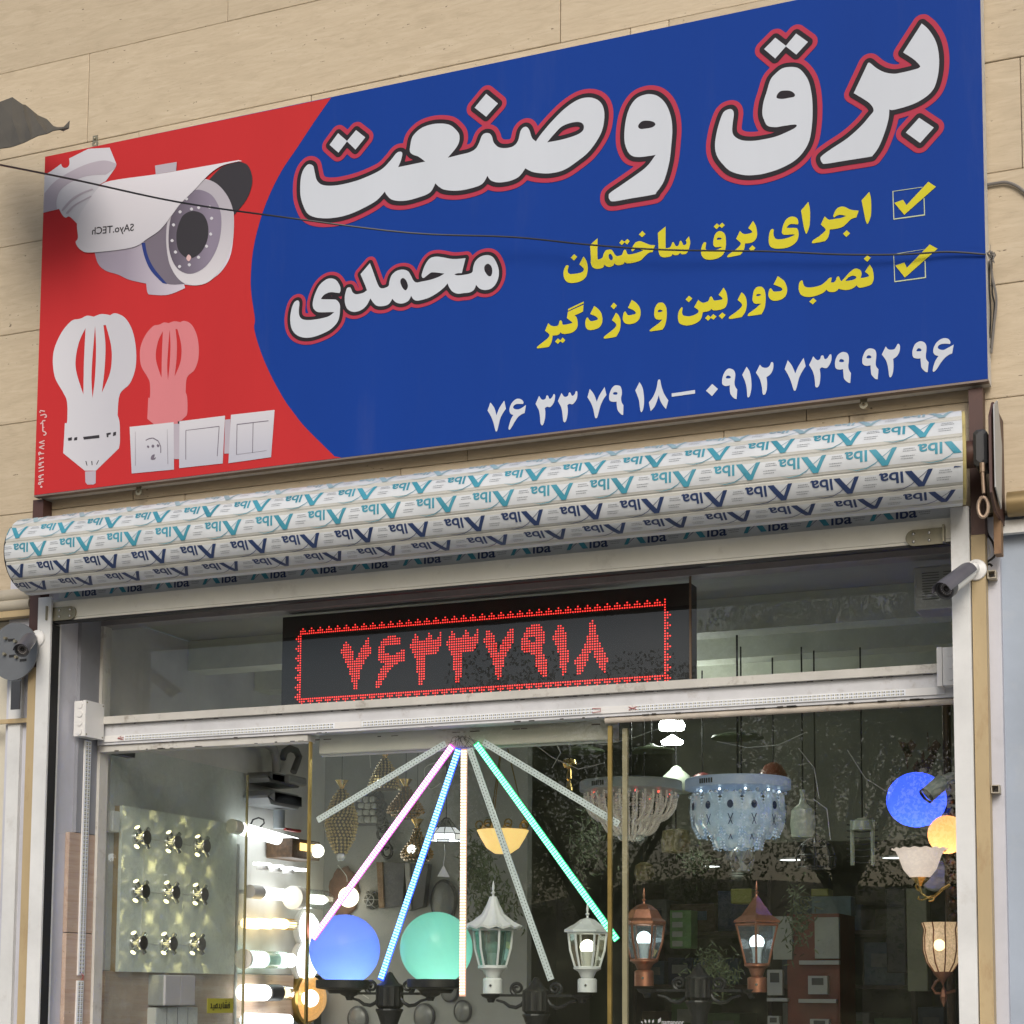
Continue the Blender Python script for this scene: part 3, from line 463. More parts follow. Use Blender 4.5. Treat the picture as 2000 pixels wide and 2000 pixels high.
# ------------------------------------------------------------------ building front
WY = -.30                                   # face of the stone cladding
core = MB()
core.box(-2.6, 4.2, WY + .03, -.03, 3.21, 6.1)
wall = thing('stone_wall', 'beige travertine cladding of the building front above the shop', 'wall', (0, WY, 3.2))
core.build('wall_core', JOINT, wall)
courses = [3.215, 3.605, 3.999, 4.394, 4.788, 5.183, 5.577, 5.97]
vj = {0: [-1.9, -.35, .62, 1.9, 2.35], 1: [-2.0, -.6, .9, 2.2], 2: [-1.5, .4, 1.6, 3.3], 3: [-2.1, -.3, 1.1, 2.95], 4: [-1.35, .2, 1.9, 3.4], 5: [-.88, 1.27, 2.6], 6: [-1.7, -.2, 1.0, 2.6]}
vj[4] = [-1.35, -.62, .2, 1.55, 1.70, 3.4]
rnd = random.Random(5)
for i in range(7):
    xs = [-2.6] + vj[i] + [4.2]
    for a, b in zip(xs, xs[1:]):
        z0, z1 = courses[i], courses[i + 1]
        g = .0012; d = rnd.uniform(-.0015, .0015)
        mb = MB(); mb.bevbox(a + g, b - g, WY + d, WY + .03, z0 + g, z1 - g, .0025)
        mb.build('stone_slab', TRAV, wall)

# ------------------------------------------------------------------ shop sign
SX, SZ, SY = -1.023, 3.641, -.39
def dec(s):
    return [[(int(q.rstrip('!').split(',')[0]), int(q.rstrip('!').split(',')[1]), q.endswith('!')) for q in l.split()] for l in s.split(';')]
def smooth(l, n=5):
    out = []; m = len(l)
    for i in range(m):
        p1, p2 = l[i], l[(i + 1) % m]
        if p1[2] and p2[2]: out.append((p1[0], p1[1])); continue
        p0 = p1 if p1[2] else l[i - 1]
        p3 = p2 if p2[2] else l[(i + 2) % m]
        for k in range(n):
            t = k / n
            o = []
            for a in (0, 1):
                o.append(.5 * (2 * p1[a] + (p2[a] - p0[a]) * t + (2 * p0[a] - 5 * p1[a] + 4 * p2[a] - p3[a]) * t * t + (3 * p1[a] - p0[a] - 3 * p2[a] + p3[a]) * t ** 3))
            out.append(tuple(o))
    return out
def fill(name, loops, m, parent, place, world=True):
    """fill 2D loops (even-odd) and place every vertex with place(x, y)"""
    cu = bpy.data.curves.new('tmp', 'CURVE'); cu.dimensions = '2D'; cu.fill_mode = 'BOTH'
    for l in loops:
        sp = cu.splines.new('POLY'); sp.points.add(len(l) - 1)
        for i, p in enumerate(l): sp.points[i].co = (p[0], p[1], 0, 1)
        sp.use_cyclic_u = True
    ob = bpy.data.objects.new('tmp', cu)
    me = bpy.data.meshes.new_from_object(ob)
    vs = [place(v.co.x, v.co.y) for v in me.vertices]; fs = [tuple(p.vertices) for p in me.polygons]
    bpy.data.objects.remove(ob); bpy.data.curves.remove(cu); bpy.data.meshes.remove(me)
    mb = MB(); mb.add(vs, fs)
    return mb.build(name, m, parent, world) if name else (vs, fs)
def sign_at(y): return lambda u, v: (SX + u / 1000, y, SZ + v / 1000)
def halo(name, loops, off, y, m, parent, res=4.0):
    """every point closer than off millimetres to the lettering, by marching squares"""
    P = np.array([p for l in loops for p in l]); x0, y0 = P.min(0) - off - 8; x1, y1 = P.max(0) + off + 8
    gx = np.arange(x0, x1 + res, res); gy = np.arange(y0, y1 + res, res)
    X, Y = np.meshgrid(gx, gy); D = np.full(X.shape, 1e9); I = np.zeros(X.shape, bool)
    for l in loops:
        for (ax, ay), (bx, by) in zip(l, l[1:] + l[:1]):
            dx, dy = bx - ax, by - ay; L2 = dx * dx + dy * dy + 1e-9
            i0 = max(int((min(ax, bx) - off - 9 - x0) / res), 0); i1 = int((max(ax, bx) + off + 9 - x0) / res) + 2
            j0 = max(int((min(ay, by) - off - 9 - y0) / res), 0); j1 = int((max(ay, by) + off + 9 - y0) / res) + 2
            sx, sy = X[j0:j1, i0:i1], Y[j0:j1, i0:i1]
            t = np.clip(((sx - ax) * dx + (sy - ay) * dy) / L2, 0, 1)
            D[j0:j1, i0:i1] = np.minimum(D[j0:j1, i0:i1], np.hypot(sx - ax - t * dx, sy - ay - t * dy))
            if ay != by:
                j0 = max(int(math.ceil((min(ay, by) - y0) / res)), 0); j1 = int(math.ceil((max(ay, by) - y0) / res))
                yy = gy[j0:j1]; xc = ax + (yy - ay) / dy * dx
                I[j0:j1] ^= gx[None, :] < xc[:, None]
    F = np.where(I, -D, D) - off
    F = np.clip(F, -20, 20)
    mb = MB(); V = {}
    def vid(k, x, yv):
        if k not in V: V[k] = len(mb.v); mb.v.append((SX + x / 1000, y, SZ + yv / 1000))
        return V[k]
    ny, nx = F.shape
    for j in range(ny - 1):
        i = 0
        ins = (F[j] <= 0) & (F[j + 1] <= 0)
        anyin = (F[j] <= 0) | (F[j + 1] <= 0)
        while i < nx - 1:
            if ins[i] and ins[i + 1]:
                k = i
                while k < nx - 1 and ins[k + 1]: k += 1
                mb.f.append([vid((i, j), gx[i], gy[j]), vid((k, j), gx[k], gy[j]), vid((k, j + 1), gx[k], gy[j + 1]), vid((i, j + 1), gx[i], gy[j + 1])]); mb.m.append(0)
                i = k; continue
            if anyin[i] or anyin[i + 1]:
                cs = [(i, j), (i + 1, j), (i + 1, j + 1), (i, j + 1)]
                poly = []
                for a in range(4):
                    c, d = cs[a], cs[(a + 1) % 4]; fc, fd = F[c[1], c[0]], F[d[1], d[0]]
                    if fc <= 0: poly.append(vid(c, gx[c[0]], gy[c[1]]))
                    if (fc <= 0) != (fd <= 0):
                        t = fc / (fc - fd); k = (min(c, d), max(c, d))
                        poly.append(vid(k, gx[c[0]] + t * (gx[d[0]] - gx[c[0]]), gy[c[1]] + t * (gy[d[1]] - gy[c[1]])))
                if len(poly) > 2: mb.f.append(poly); mb.m.append(0)
            i += 1
    return mb.build(name, m, parent)
def vinyl(name, col, rough=.52, streak=.0):
    m = mat(name, col, rough, var=.05, scale=1.5, dirt=streak, dcol=(.16, .17, .24), stretch=(1, 1, .12))
    m.node_tree.nodes['Principled BSDF'].inputs['Specular IOR Level'].default_value = .08
    return m
V_BLUE = vinyl('blue_vinyl', (.009, .046, .27), .6, .10)
V_RED = vinyl('red_vinyl', (.50, .033, .036), .6)
V_WHITE = vinyl('white_vinyl', (.56, .60, .66)); V_WHITE2 = vinyl('white_print', (.58, .58, .63))
V_BLACK = vinyl('charcoal_vinyl', (.028, .025, .030)); V_CRIM = vinyl('crimson_vinyl', (.42, .045, .08))
V_YEL = vinyl('yellow_vinyl', (.60, .54, .035)); V_PINK = vinyl('pink_print', (.62, .21, .23))
V_LAV = vinyl('lavender_grey_print', (.44, .40, .46)); V_GREY = vinyl('mid_grey_print', (.17, .15, .19)); V_DGREY = vinyl('dark_grey_print', (.045, .043, .05))
V_PALE = vinyl('pale_yellow_print', (.50, .56, .36)); V_LPINK = vinyl('pale_pink_print', (.66, .45, .45)); V_INK = vinyl('blue_ink', (.03, .05, .20))
def printed(name, c0, c1, ax, p0, p1):
    m, nt, b = newmat(name); N = nt.nodes; L = nt.links
    b.inputs['Roughness'].default_value = .5; b.inputs['Specular IOR Level'].default_value = .08
    g = N.new('ShaderNodeNewGeometry'); s = N.new('ShaderNodeSeparateXYZ'); mr = N.new('ShaderNodeMapRange'); r = N.new('ShaderNodeValToRGB')
    L.new(g.outputs['Position'], s.inputs[0]); L.new(s.outputs[ax], mr.inputs[0]); mr.inputs[1].default_value = p0; mr.inputs[2].default_value = p1
    r.color_ramp.elements[0].color = (*c0, 1); r.color_ramp.elements[1].color = (*c1, 1)
    L.new(mr.outputs[0], r.inputs[0]); L.new(r.outputs[0], b.inputs['Base Color'])
    return m
V_HOOD = printed('hood_print', (.40, .40, .45), (.66, .65, .70), 2, 4.42, 4.92)
V_BODY = printed('body_print', (.30, .27, .34), (.62, .58, .66), 0, -.60, -.25)
V_BULB = printed('bulb_print', (.62, .62, .66), (.52, .52, .57), 0, -.95, -.66)
V_PLATE = printed('plate_print', (.46, .47, .54), (.64, .63, .66), 2, 3.70, 3.92)
V_RING = printed('ring_print', (.68, .67, .70), (.42, .40, .45), 2, 4.3, 4.75)
V_GLASS = printed('glass_print', (.07, .06, .08), (.24, .21, .28), 0, -.44, -.20)
sign = thing('shop_sign', 'wide blue and red printed shop sign with big white Persian lettering on the stone wall', 'sign', (.9, SY, SZ))
SW, SH = 3.858, 1.464
mb = MB(); mb.box(SX + .0, SX + SW, SY + .001, WY - .012, SZ + .002, SZ + SH)
mb.build('sign_box', mat('sign_edge_white', (.60, .60, .58), .5, dirt=.7, dcol=(.2, .16, .12), scale=9), sign)
mb = MB(); mb.box(SX - .001, SX + SW + .001, SY - .0005, SY + .03, SZ - .003, SZ + .004)
mb.build('bottom_trim', mat('sign_bottom_trim', (.20, .16, .14), .5, .3, dirt=.5), sign)
mb = MB(); mb.box(SX, SX + SW, SY - .001, SY + .0008, SZ + .0045, SZ + SH - .0005); mb.build('blue_panel', V_BLUE, sign)
def layer(name, key, y, m, n=5, par=None, src=None, each=False):
    lp = [smooth(l, n) for l in dec((src or ART)[key])]
    if each:                                       # every stroke filled by itself, a hair apart where strokes cross
        mb = MB()
        for i, l in enumerate(lp): mb.add(*fill(None, [l], m, None, sign_at(y - .00004 * (i % 7))))
        return mb.build(name, m, par or sign), lp
    return fill(name, lp, m, par or sign, sign_at(y)), lp
def apart(name, s, y, m, par=None):
    for l in dec(s): fill(name, [smooth(l, 1)], m, par or sign, sign_at(y))
# red field with its curved edge
arc = dec(ART['red'])[0]
rp = [(0, SH * 1000 - .5)] + [(p[0], min(max(p[1], 4.5), SH * 1000 - .5)) for p in smooth([(a, b, k in (0, len(arc) - 1)) for k, (a, b, c) in enumerate(arc)], 4)]
rp += [(0, 4.5)]
# keep the arc monotone from top edge to bottom edge
fill('red_panel', [rp], V_RED, sign, sign_at(SY - .0016))
for key, nm in (('sanat', 'title_word'), ('va', 'title_word'), ('ghaf', 'title_word'), ('bar', 'title_word'), ('moh', 'name_word')):
    lp = [smooth(l, 6) for l in dec(GLYPH[key])]
    k = .8 if key == 'moh' else 1
    root = fill(nm, lp, V_WHITE, sign, sign_at(SY - .0052))
    halo('charcoal_outline', lp, 17 * k, SY - .004, V_BLACK, root)
    halo('crimson_outline', lp, 34 * k if k == 1 else 27, SY - .0028, V_CRIM, root)
for k in range(1, 7):
    layer('slogan_word', 'yellow%d' % k, SY - .003, V_YEL, 5, None, GLYPH)
for k in range(1, 6):
    layer('phone_number', 'white%d' % k, SY - .003, V_WHITE, 5, None, GLYPH)
tag(layer('check_box', 'screen', SY - .0026, V_PALE, 1, each=True)[0], kind='stuff'); apart('check_mark', GLYPH['tick'], SY - .0034, V_YEL)
o, _ = layer('camera_bracket_picture', 'bracket', SY - .0028, V_WHITE2)
layer('shade', 'bracket_dark', SY - .0034, V_LAV, 5, o); tag(layer('groove', 'bracket_line', SY - .004, V_LAV, 5, o)[0], kind='stuff')
o, _ = layer('camera_body_picture', 'body', SY - .0034, V_BODY)
layer('shade', 'body_shade', SY - .0038, V_GREY, 5, o); layer('front_ring', 'ring', SY - .0042, V_RING, 5, o)
layer('glass_face', 'glass', SY - .0048, V_GLASS, 5, o); layer('lens', 'lens', SY - .0054, V_DGREY, 5, o)
tag(layer('diodes', 'leds', SY - .006, V_WHITE2, 3, o)[0], kind='stuff'); layer('red_diode', 'red_led', SY - .006, V_LPINK, 3, o)
layer('blue_stripe', 'stripe', SY - .0046, V_INK, 5, o)
o, _ = layer('camera_hood_picture', 'hood', SY - .0066, V_HOOD)
layer('hood_underside', 'hood_dark', SY - .0039, V_DGREY, 5, o); layer('holder', 'sensor', SY - .0072, V_LAV, 1, o)
o, _ = layer('pink_bulb_picture', 'pink_bulb', SY - .0026, V_PINK); tag(layer('slots', 'pink_slots', SY - .0032, V_DGREY, 1, o)[0], kind='stuff')
o, _ = layer('white_bulb_picture', 'bulb', SY - .0026, V_BULB); tag(layer('slots', 'bulb_slots', SY - .0032, V_DGREY, 1, o)[0], kind='stuff'); layer('screw_cap', 'bulb_base', SY - .0032, V_LAV, 2, o)
apart('switch_plate_picture', ART['plates'], SY - .0038, V_PLATE); apart('joint_picture', ART['joints'], SY - .0034, V_LAV); o = sign; tag(layer('plate_lines', 'plate_lines', SY - .0044, V_GREY, 2, o, each=True)[0], kind='stuff')
tag(layer('maker_text', 'sidetext', SY - .003, V_LPINK, 3, each=True)[0], kind='stuff')
def text_mesh(body, size, align='LEFT', shear=0, bold=0):
    cu = bpy.data.curves.new('tmp', 'FONT'); cu.body = body; cu.size = size; cu.align_x = align; cu.shear = shear; cu.offset = bold
    cu.resolution_u = 3
    ob = bpy.data.objects.new('tmp', cu); me = bpy.data.meshes.new_from_object(ob)
    r = ([tuple(v.co) for v in me.vertices], [tuple(p.vertices) for p in me.polygons])
    bpy.data.objects.remove(ob); bpy.data.curves.remove(cu); bpy.data.meshes.remove(me)
    return r
tv, tf = text_mesh('SAyo.TECh', .046, bold=.0006)
a = at(80 + 1420 / 7.728, 290 + 1250 / 7.728, SY); b = at(80 + 785 / 7.728, 290 + 1310 / 7.728, SY)
wd = max(v[0] for v in tv); k = (a.x - b.x) / wd
mb = MB(); mb.add([(a.x - v[0] * k, SY - .0074, a.z + v[1] * .95 + v[0] * (b.z - a.z) / wd) for v in tv], tf); mb.build('mirrored_text', V_DGREY, sign)
# galvanised fixing lugs
def lug(px, py, name='fixing_lug'):
    p = at(px, py, -.35); mb = MB()
    pr = [(.0155, -.002), (.0155, .002), (.006, .002), (.006, -.002)]
    mb.lathe(pr, 18, Matrix.Translation(p) @ Matrix.Rotation(R(90), 4, 'X'), closed=True)
    mb.box(p.x - .012, p.x + .012, -.352, -.348, p.z + .013, p.z + .036); mb.sphere((p.x, -.355, p.z + .022), .006, 8, 6)
    return sm(mb).build(name, ZINC, sign)
lug(271, 960); lug(1687, 790); lug(186, 281)

# ------------------------------------------------------------------ roller shutter
RY, RZ, RR = -.50, 3.352, .152
RX0, RX1 = -.955, 2.762
FILM = mat('slat_film', (.60, .63, .65), .42, 0, var=.10, scale=5, bump=.35, bscale=22)
FILM2 = mat('slat_edge', (.50, .50, .46), .45, .0, var=.06)
CAPY = mat('yellowed_end_cap', (.50, .42, .17), .5, var=.3, dirt=.5)
TEAL = mat('teal_print', (.05, .27, .36), .4, var=.2); NAVY = mat('navy_print', (.022, .045, .13), .4, var=.2); PALETEAL = mat('faded_teal_print', (.28, .42, .47), .4, var=.2)
TINY = mat('grey_small_print', (.25, .27, .29), .5, var=0)
sh = thing('roller_shutter', 'rolled-up white metal roller shutter still in printed protective film above the shop window', 'roller shutter', (.9, RY, RZ))
slat_ang = [160, 130, 100, 70, 40, 10, -20, -50, -80, -110, -140, -170]
def skew(x, y):          # the coil runs a little askew at its right-hand end
    return x - (y - RY) * .17 * max(0, 1 - (RX1 - x) / .3)
def rad(a, a0):          # radius within one slat, t 0..1 over its 30 degrees
    t = (a - a0) / 30; e = min(t, 1 - t)
    return RR - .0030 * max(0, 1 - e / .06) - .0009 * (1 if e < .16 else 0) + .002 * math.sin(math.pi * t)
for a0 in slat_ang:
    mb = MB(); n = 18; vs = []
    for k in range(n + 1):
        a = a0 + 30 * k / n; r_ = rad(a, a0)
        y, z = RY - r_ * math.cos(R(a)), RZ + r_ * math.sin(R(a))
        vs += [(RX0, y, z), (RX1, y, z)]
    vs = [(skew(x, y), y, z) for x, y, z in vs]
    for k in range(n):
        mb.k = 0 if 2 < k < n - 3 else 1
        mb.add([vs[2 * k], vs[2 * k + 1], vs[2 * k + 3], vs[2 * k + 2]], [(0, 1, 2, 3)])
    sm(mb).build('slat', [FILM, FILM2], sh)
# logo, upright local units: x right, y up (1 unit = .3 mm)
lt, lf_ = text_mesh('lba', 182, bold=3.2)
lw = max(v[0] for v in lt)
sw_up = [(48, 4), (100, 52), (160, 97), (235, 160), (325, 203), (435, 216), (537, 192)]
def clipv(poly, lo, hi):
    for sgn, lim in ((1, lo), (-1, -hi)):
        out = []
        for p, q in zip(poly, poly[1:] + poly[:1]):
            dp, dq = sgn * p[1] - lim, sgn * q[1] - lim
            if dp >= 0: out.append(p)
            if dp * dq < 0: t = dp / (dp - dq); out.append((p[0] + t * (q[0] - p[0]), p[1] + t * (q[1] - p[1])))
        poly = out
        if len(poly) < 3: return None
    return poly
LOGO = []                                          # (colour slot, polygon) cut into thin bands so that it bends with the slat
def lg(k, poly):
    v0, v1 = min(p[1] for p in poly), max(p[1] for p in poly)
    b = math.floor(v0 / 28) * 28
    while b < v1:
        c = clipv(poly, b, b + 28)
        if c: LOGO.append((k, c))
        b += 28
lg(0, [(0, 0), (50, 0), (118, 138), (100, 195)]); lg(0, [(118, 138), (160, 195), (100, 195)]); lg(0, [(118, 138), (222, 0), (295, 0), (160, 195)])
for f in lf_: lg(1, [(303 + lt[i][0] * 262 / lw, lt[i][1]) for i in f])
for (x0, y0), (x1, y1), w0, w1 in zip(sw_up, sw_up[1:], (5, 8, 8, 9, 9, 7), (8, 8, 9, 9, 7, 1)):
    lg(1, [(x0, y0 + w0 / 2), (x0, y0 - w0 / 2), (x1, y1 - w1 / 2), (x1, y1 + w1 / 2)])
rr = random.Random(1)
for row, (ya, xa, xb) in enumerate(((28, 600, 700), (52, 585, 715), (108, 600, 750), (135, 620, 740))):
    x = xa
    while x < xb:
        l = rr.uniform(8, 22); lg(2, [(x, ya), (x + l, ya), (x + l, ya + 8), (x, ya + 8)]); x += l + 5
def logo(mb, place, sc):
    for k, poly in LOGO:
        vs = [place(p[0] * sc, p[1] * sc) for p in poly]
        if all(v[0] <= RX0 + .002 or v[0] >= RX1 - .002 for v in vs): continue
        mb.k = k; mb.add(vs, [tuple(range(len(vs)))])
# each visible slat: where the first logo stands, colours; the logos are upside down on the roll
for a0, xa, ca, cb in ((40, -.62, PALETEAL, PALETEAL), (10, -.676, TEAL, TEAL), (-20, -.788, TEAL, TEAL), (-50, -.02, NAVY, NAVY), (-80, -.176, NAVY, NAVY)):
    mb = MB(); sc = .000284; x = xa + .037 - 5 * .2215
    def place(u, v, x=0):
        s = v + .012                                   # arc length measured from the slat's upper edge
        a = a0 + 30 - math.degrees(s / RR)
        r_ = RR + .0034
        y_ = RY - r_ * math.cos(R(a))
        return (skew(min(max(x - u, RX0 + .001), RX1 - .001), y_), y_, RZ + r_ * math.sin(R(a)))
    while x < RX1 + .2:
        logo(mb, lambda u, v, x=x: place(u, v, x), sc); x += .2215
    tag(mb.build('logo_print', [ca, cb, TINY], sh), kind='stuff')
# hanging curtain, bottom bar and lock plates
CY0 = -.335
mb = MB(); mb.box(-.925, 2.70, CY0, CY0 + .012, 3.285, 3.40); mb.build('slat', FILM, sh)
mb = MB(); mb.box(-.925, 2.70, CY0 - .001, CY0 + .012, 3.202, 3.283); mb.build('slat', FILM, sh)
mb = MB(); sc = .000284; x = .21 - 5 * .2215
while x < 2.55:
    logo(mb, lambda u, v, x=x: (x + u, CY0 - .003, 3.214 + v), sc); x += .2215
tag(mb.build('logo_print', [TEAL, NAVY, TINY], sh), kind='stuff')
mb = MB(); mb.box(-.952, 2.705, CY0 - .016, CY0 + .016, 3.128, 3.198); mb.box(-.952, 2.705, CY0 - .012, CY0 + .012, 3.118, 3.1275)
mb.build('bottom_bar', IVORY, sh)
mb = MB(); mb.box(-.94, 2.70, CY0 - .014, CY0 + .014, 3.108, 3.1175); mb.build('rubber_seal', BLACKRUB, sh)
def lock_plate(px, py, s):
    p = at(px, py, CY0 - .02); mb = MB(); L, H = .098, .0275
    poly = [(-L * s, -H), (0, -H)] + [(math.cos(t) * H * s, math.sin(t) * H) for t in [R(a) for a in range(-75, 90, 15)]] + [(0, H), (-L * s, H)]
    mb.prism([(p.x + x, p.z + z) for x, z in poly], p.y - .004, p.y + .003)
    mb.box(p.x - (L + .004) * s - .003, p.x - (L + .004) * s + .003, p.y - .028, p.y + .003, p.z - H, p.z + H + .004)
    o = mb.build('lock_plate', ZINC, sh)
    for dx in (0, -.052 * s):
        for dz in (-.013, .013): mb = MB(); mb.sphere((p.x + dx, p.y - .0045, p.z + dz), .0058, 10, 6); sm(mb).build('screw', STEEL, o)
lock_plate(138, 1197, 1); lock_plate(1785, 1051, -1)
# end discs and axle
mb = MB(); mb.lathe([(.001, 0), (RR - .004, 0), (RR - .001, .012), (RR - .012, .014), (.05, .010), (.001, .010)], 40, Matrix.Translation((RX1 - .002, RY, RZ)) @ Matrix.Rotation(R(90), 4, 'Y'))
mb.v = [(v[0] - (v[1] - RY) * .17, v[1], v[2]) for v in mb.v]; sm(mb).build('end_cap', CAPY, sh)
mb = MB(); mb.lathe([(.001, -.012), (RR - .008, -.012), (RR - .004, 0)], 40, Matrix.Translation((RX0, RY, RZ)) @ Matrix.Rotation(R(90), 4, 'Y'))
sm(mb).build('end_cap', BLACKRUB, sh)
mb = MB(); mb.tube([(RX1, RY, RZ + .01), (2.83, RY, RZ + .01)], .045, 20); sm(mb).build('axle', BROWN, sh)
mb = MB(); mb.bevbox(2.806, 2.85, RY - .055, RY + .055, RZ - .045, RZ + .075, .01); mb.build('gear_box', DARKPL, sh)
mb = MB(); q = (2.835, RY - .06, RZ - .04)
mb.tube([q, (q[0], q[1], q[2] - .03)], .009, 8); mb.tube([(q[0], q[1], q[2] - .03), (q[0] + .003, q[1], q[2] - .10)], .006, 8)
mb.tube([(q[0] + .016 * math.cos(R(t)), q[1], q[2] - .145 + .03 * math.sin(R(t)) * 1.1) for t in range(90, 470, 24)], .006, 8)
sm(mb).build('crank_eye', mat('rusty_hook', (.35, .26, .19), .5, .5, dirt=.8), sh)
# side cheek plates (brown) that carry the roll
mb = MB(); mb.prism([(-.60, RZ + .10), (-.60, RZ - .15), (-.52, RZ - .19), (WY, RZ - .19), (WY, RZ + .17), (-.52, RZ + .17)], 2.862, 2.87, Matrix(((0, 1, 0, 0), (1, 0, 0, 0), (0, 0, 1, 0), (0, 0, 0, 1))))
mb.build('cheek_plate', BROWN, sh)
mb = MB(); mb.prism([(-.585, RZ + .14), (-.585, RZ - .13), (-.46, RZ - .17), (-.42, RZ + .05), (-.5, RZ + .18)], 2.876, 2.88, Matrix(((0, 1, 0, 0), (1, 0, 0, 0), (0, 0, 1, 0), (0, 0, 0, 1))))
mb.build('cover_plate', GREYPL, sh)

# ------------------------------------------------------------------ guide rails and steel posts
def rail(x0, x1, z1, label):
    t = thing('guide_rail', label, 'shutter rail', ((x0 + x1) / 2, -.35, 0), 'white shutter guide rails')
    mb = MB(); mb.box(x0, x1, -.375, -.365, 0, z1); mb.build('front_flange', WHITEPAINT, t)
    mb = MB(); mb.box(x0, x1, -.315, -.302, 0, z1); mb.build('rear_flange', WHITEPAINT, t)
    return t
tL = rail(-.997, -.932, 3.215, 'white shutter guide rail at the left side of the window')
mb = MB(); mb.box(-.997, -.985, -.3649, -.3151, 0, 3.215); mb.build('web', WHITEPAINT, tL)
mb = MB(); mb.box(-.942, -.930, -.3645, -.3155, 0, 3.10); mb.build('groove_strip', BLACKRUB, tL)  # black strip filling the mouth of the channel
tR = rail(2.702, 2.762, 3.225, 'white shutter guide rail at the right side of the window, beside the bullet camera')
mb = MB(); mb.box(2.752, 2.762, -.3649, -.3151, 0, 3.225); mb.build('web', WHITEPAINT, tR)
p1 = thing('steel_post', 'square steel post left of the window, brown on top and rusty cream below', 'post', (-1.02, -.33, 0), 'steel posts carrying the shutter')
mb = MB(); mb.box(-1.052, -1.0, -.36, -.302, 2.93, 3.635); mb.build('brown_section', BROWN, p1)
mb = MB(); mb.box(-1.05, -1.0, -.358, -.303, 0, 2.9299); mb.build('cream_section', RUSTY, p1)
p2 = thing('steel_post', 'square steel post right of the window, brown on top and rusty cream below', 'post', (2.79, -.33, 0), 'steel posts carrying the shutter')
mb = MB(); mb.box(2.766, 2.812, -.36, -.302, 3.13, 3.63); mb.build('brown_section', BROWN, p2)
mb = MB(); mb.box(2.765, 2.81, -.358, -.303, 0, 3.1299); mb.build('cream_section', RUSTY, p2)
# ------------------------------------------------------------------ shopfront frame, glass and reveals
front = thing('shopfront_frame', 'dirty white metal frame and transom rail of the shop window', 'window frame', (.9, 0, 0))
def fpart(name, m, *b):
    mb = MB()
    for q in b: mb.box(*q)
    return mb.build(name, m, front)
fpart('header', mat('grey_header', (.27, .26, .26), .6, dirt=.4), (-.955, 2.80, -.028, .06, 3.158, 3.42))
fpart('side_frame', DIRTYWHITE, (-.950, -.918, -.03, .03, 0, 3.1575))
fpart('upper_sill', DIRTYWHITE, (-.9175, 2.70, -.075, .02, 2.726, 2.757))
fpart('transom_rail', mat('transom_white', (.60, .61, .63), .5, dirt=.5, dcol=(.25, .2, .15), scale=6), (-.9175, 2.70, -.052, .03, 2.640, 2.7235))
fpart('lower_bead', DIRTYWHITE, (-.9175, .088, -.04, .03, 2.612, 2.6385))
mb = MB(); mb.tube([(1.36, -.035, 2.628), (2.70, -.035, 2.628)], .0125, 10); sm(mb).build('glazing_bead', mat('dirty_bead', (.50, .45, .38), .5, dirt=.8, dcol=(.2, .12, .07), scale=9), front)
# silicone and chipped paint crumbs along the rail
mb = MB(); rnd = random.Random(3)
for i in range(90):
    x = rnd.uniform(-.9, 2.65); z = rnd.choice((2.7245, 2.6395, 2.6115)); l = rnd.uniform(.006, .04)
    mb.box(x, x + l, -.0535, -.0515, z - .0015, z + rnd.uniform(.0005, .003))
tag(mb.build('grime', mat('black_grime', (.03, .025, .02), .9), front), kind='stuff')
def pane(x0, x1, z0, z1, y, label, m=PANE):
    t = thing('window_pane', label, 'window pane', ((x0 + x1) / 2, y, z0), 'fixed glass panes of the shop window')
    mb = MB(); mb.quad((x0, y, z0), (x1, y, z0), (x1, y, z1), (x0, y, z1)); mb.build('glass', m, t)
    return t
pane(-.917, 2.70, 2.758, 3.157, -.012, 'long clear transom pane above the rail, in front of the red LED display', PANE2)
tp = pane(.09, 1.362, .5, 2.6395, -.012, 'middle window pane between the two gold-edged joints, behind it the coloured light bars')
mb = MB(); mb.box(.083, .0899, -.02, .0, .5, 2.612); mb.build('gold_edge', GOLD, tp)
mb = MB(); mb.box(1.3625, 1.378, -.018, -.004, .5, 2.61); mb.build('gold_edge', GOLD, tp)
tp = pane(1.3785, 2.70, .5, 2.6155, -.014, 'right-hand window pane with leafy reflections, beside the right guide rail')
mb = MB(); mb.box(1.413, 1.432, .004, .02, .5, 2.60); mb.build('rear_edge_strip', mat('tan_edge', (.34, .29, .19), .4), tp)
# seam in the transom
fpart('transom_seam', mat('brown_seam', (.16, .11, .07), .6), (1.683, 1.691, -.016, -.0125, 2.7575, 3.1575))

# left reveal
rev = thing('door_reveal', 'grey painted reveal left of the doorway with cracked pink stone at the bottom', 'wall', (-.95, -.15, 0))
mb = MB(); mb.box(-1.2, -.95, -.30, -.0305, 2.25, 3.42); mb.box(-1.2, -.9505, -.30, -.0305, 0, 2.2495); mb.build('plaster', GREYPAINT, rev)
mb = MB(); mb.box(-.95, -.932, -.165, -.0305, 2.262, 3.42); mb.build('shaded_strip', mat('shaded_grey_paint', (.25, .26, .29), .55, dirt=.3, dcol=(.12, .11, .12), scale=3), rev)  # same grey reveal past its bend, with the shade put into the colour
for z0, z1 in ((1.845, 2.259), (1.43, 1.842), (1.01, 1.427), (.6, 1.007), (.2, .597)):
    mb = MB(); mb.bevbox(-.21, -.0305, .9302, .9495, z0, z1, .002, Matrix(((0, -1, 0, 0), (1, 0, 0, 0), (0, 0, 1, 0), (0, 0, 0, 1))))
    mb.build('stone_slab', PINKSTONE, rev)
# right reveal wall (hidden side) and stone under the neighbours
mb = MB(); mb.box(2.765, 2.85, -.30, .5, 0, 3.2); tag(mb.build('right_reveal', GREYPAINT), kind='structure')

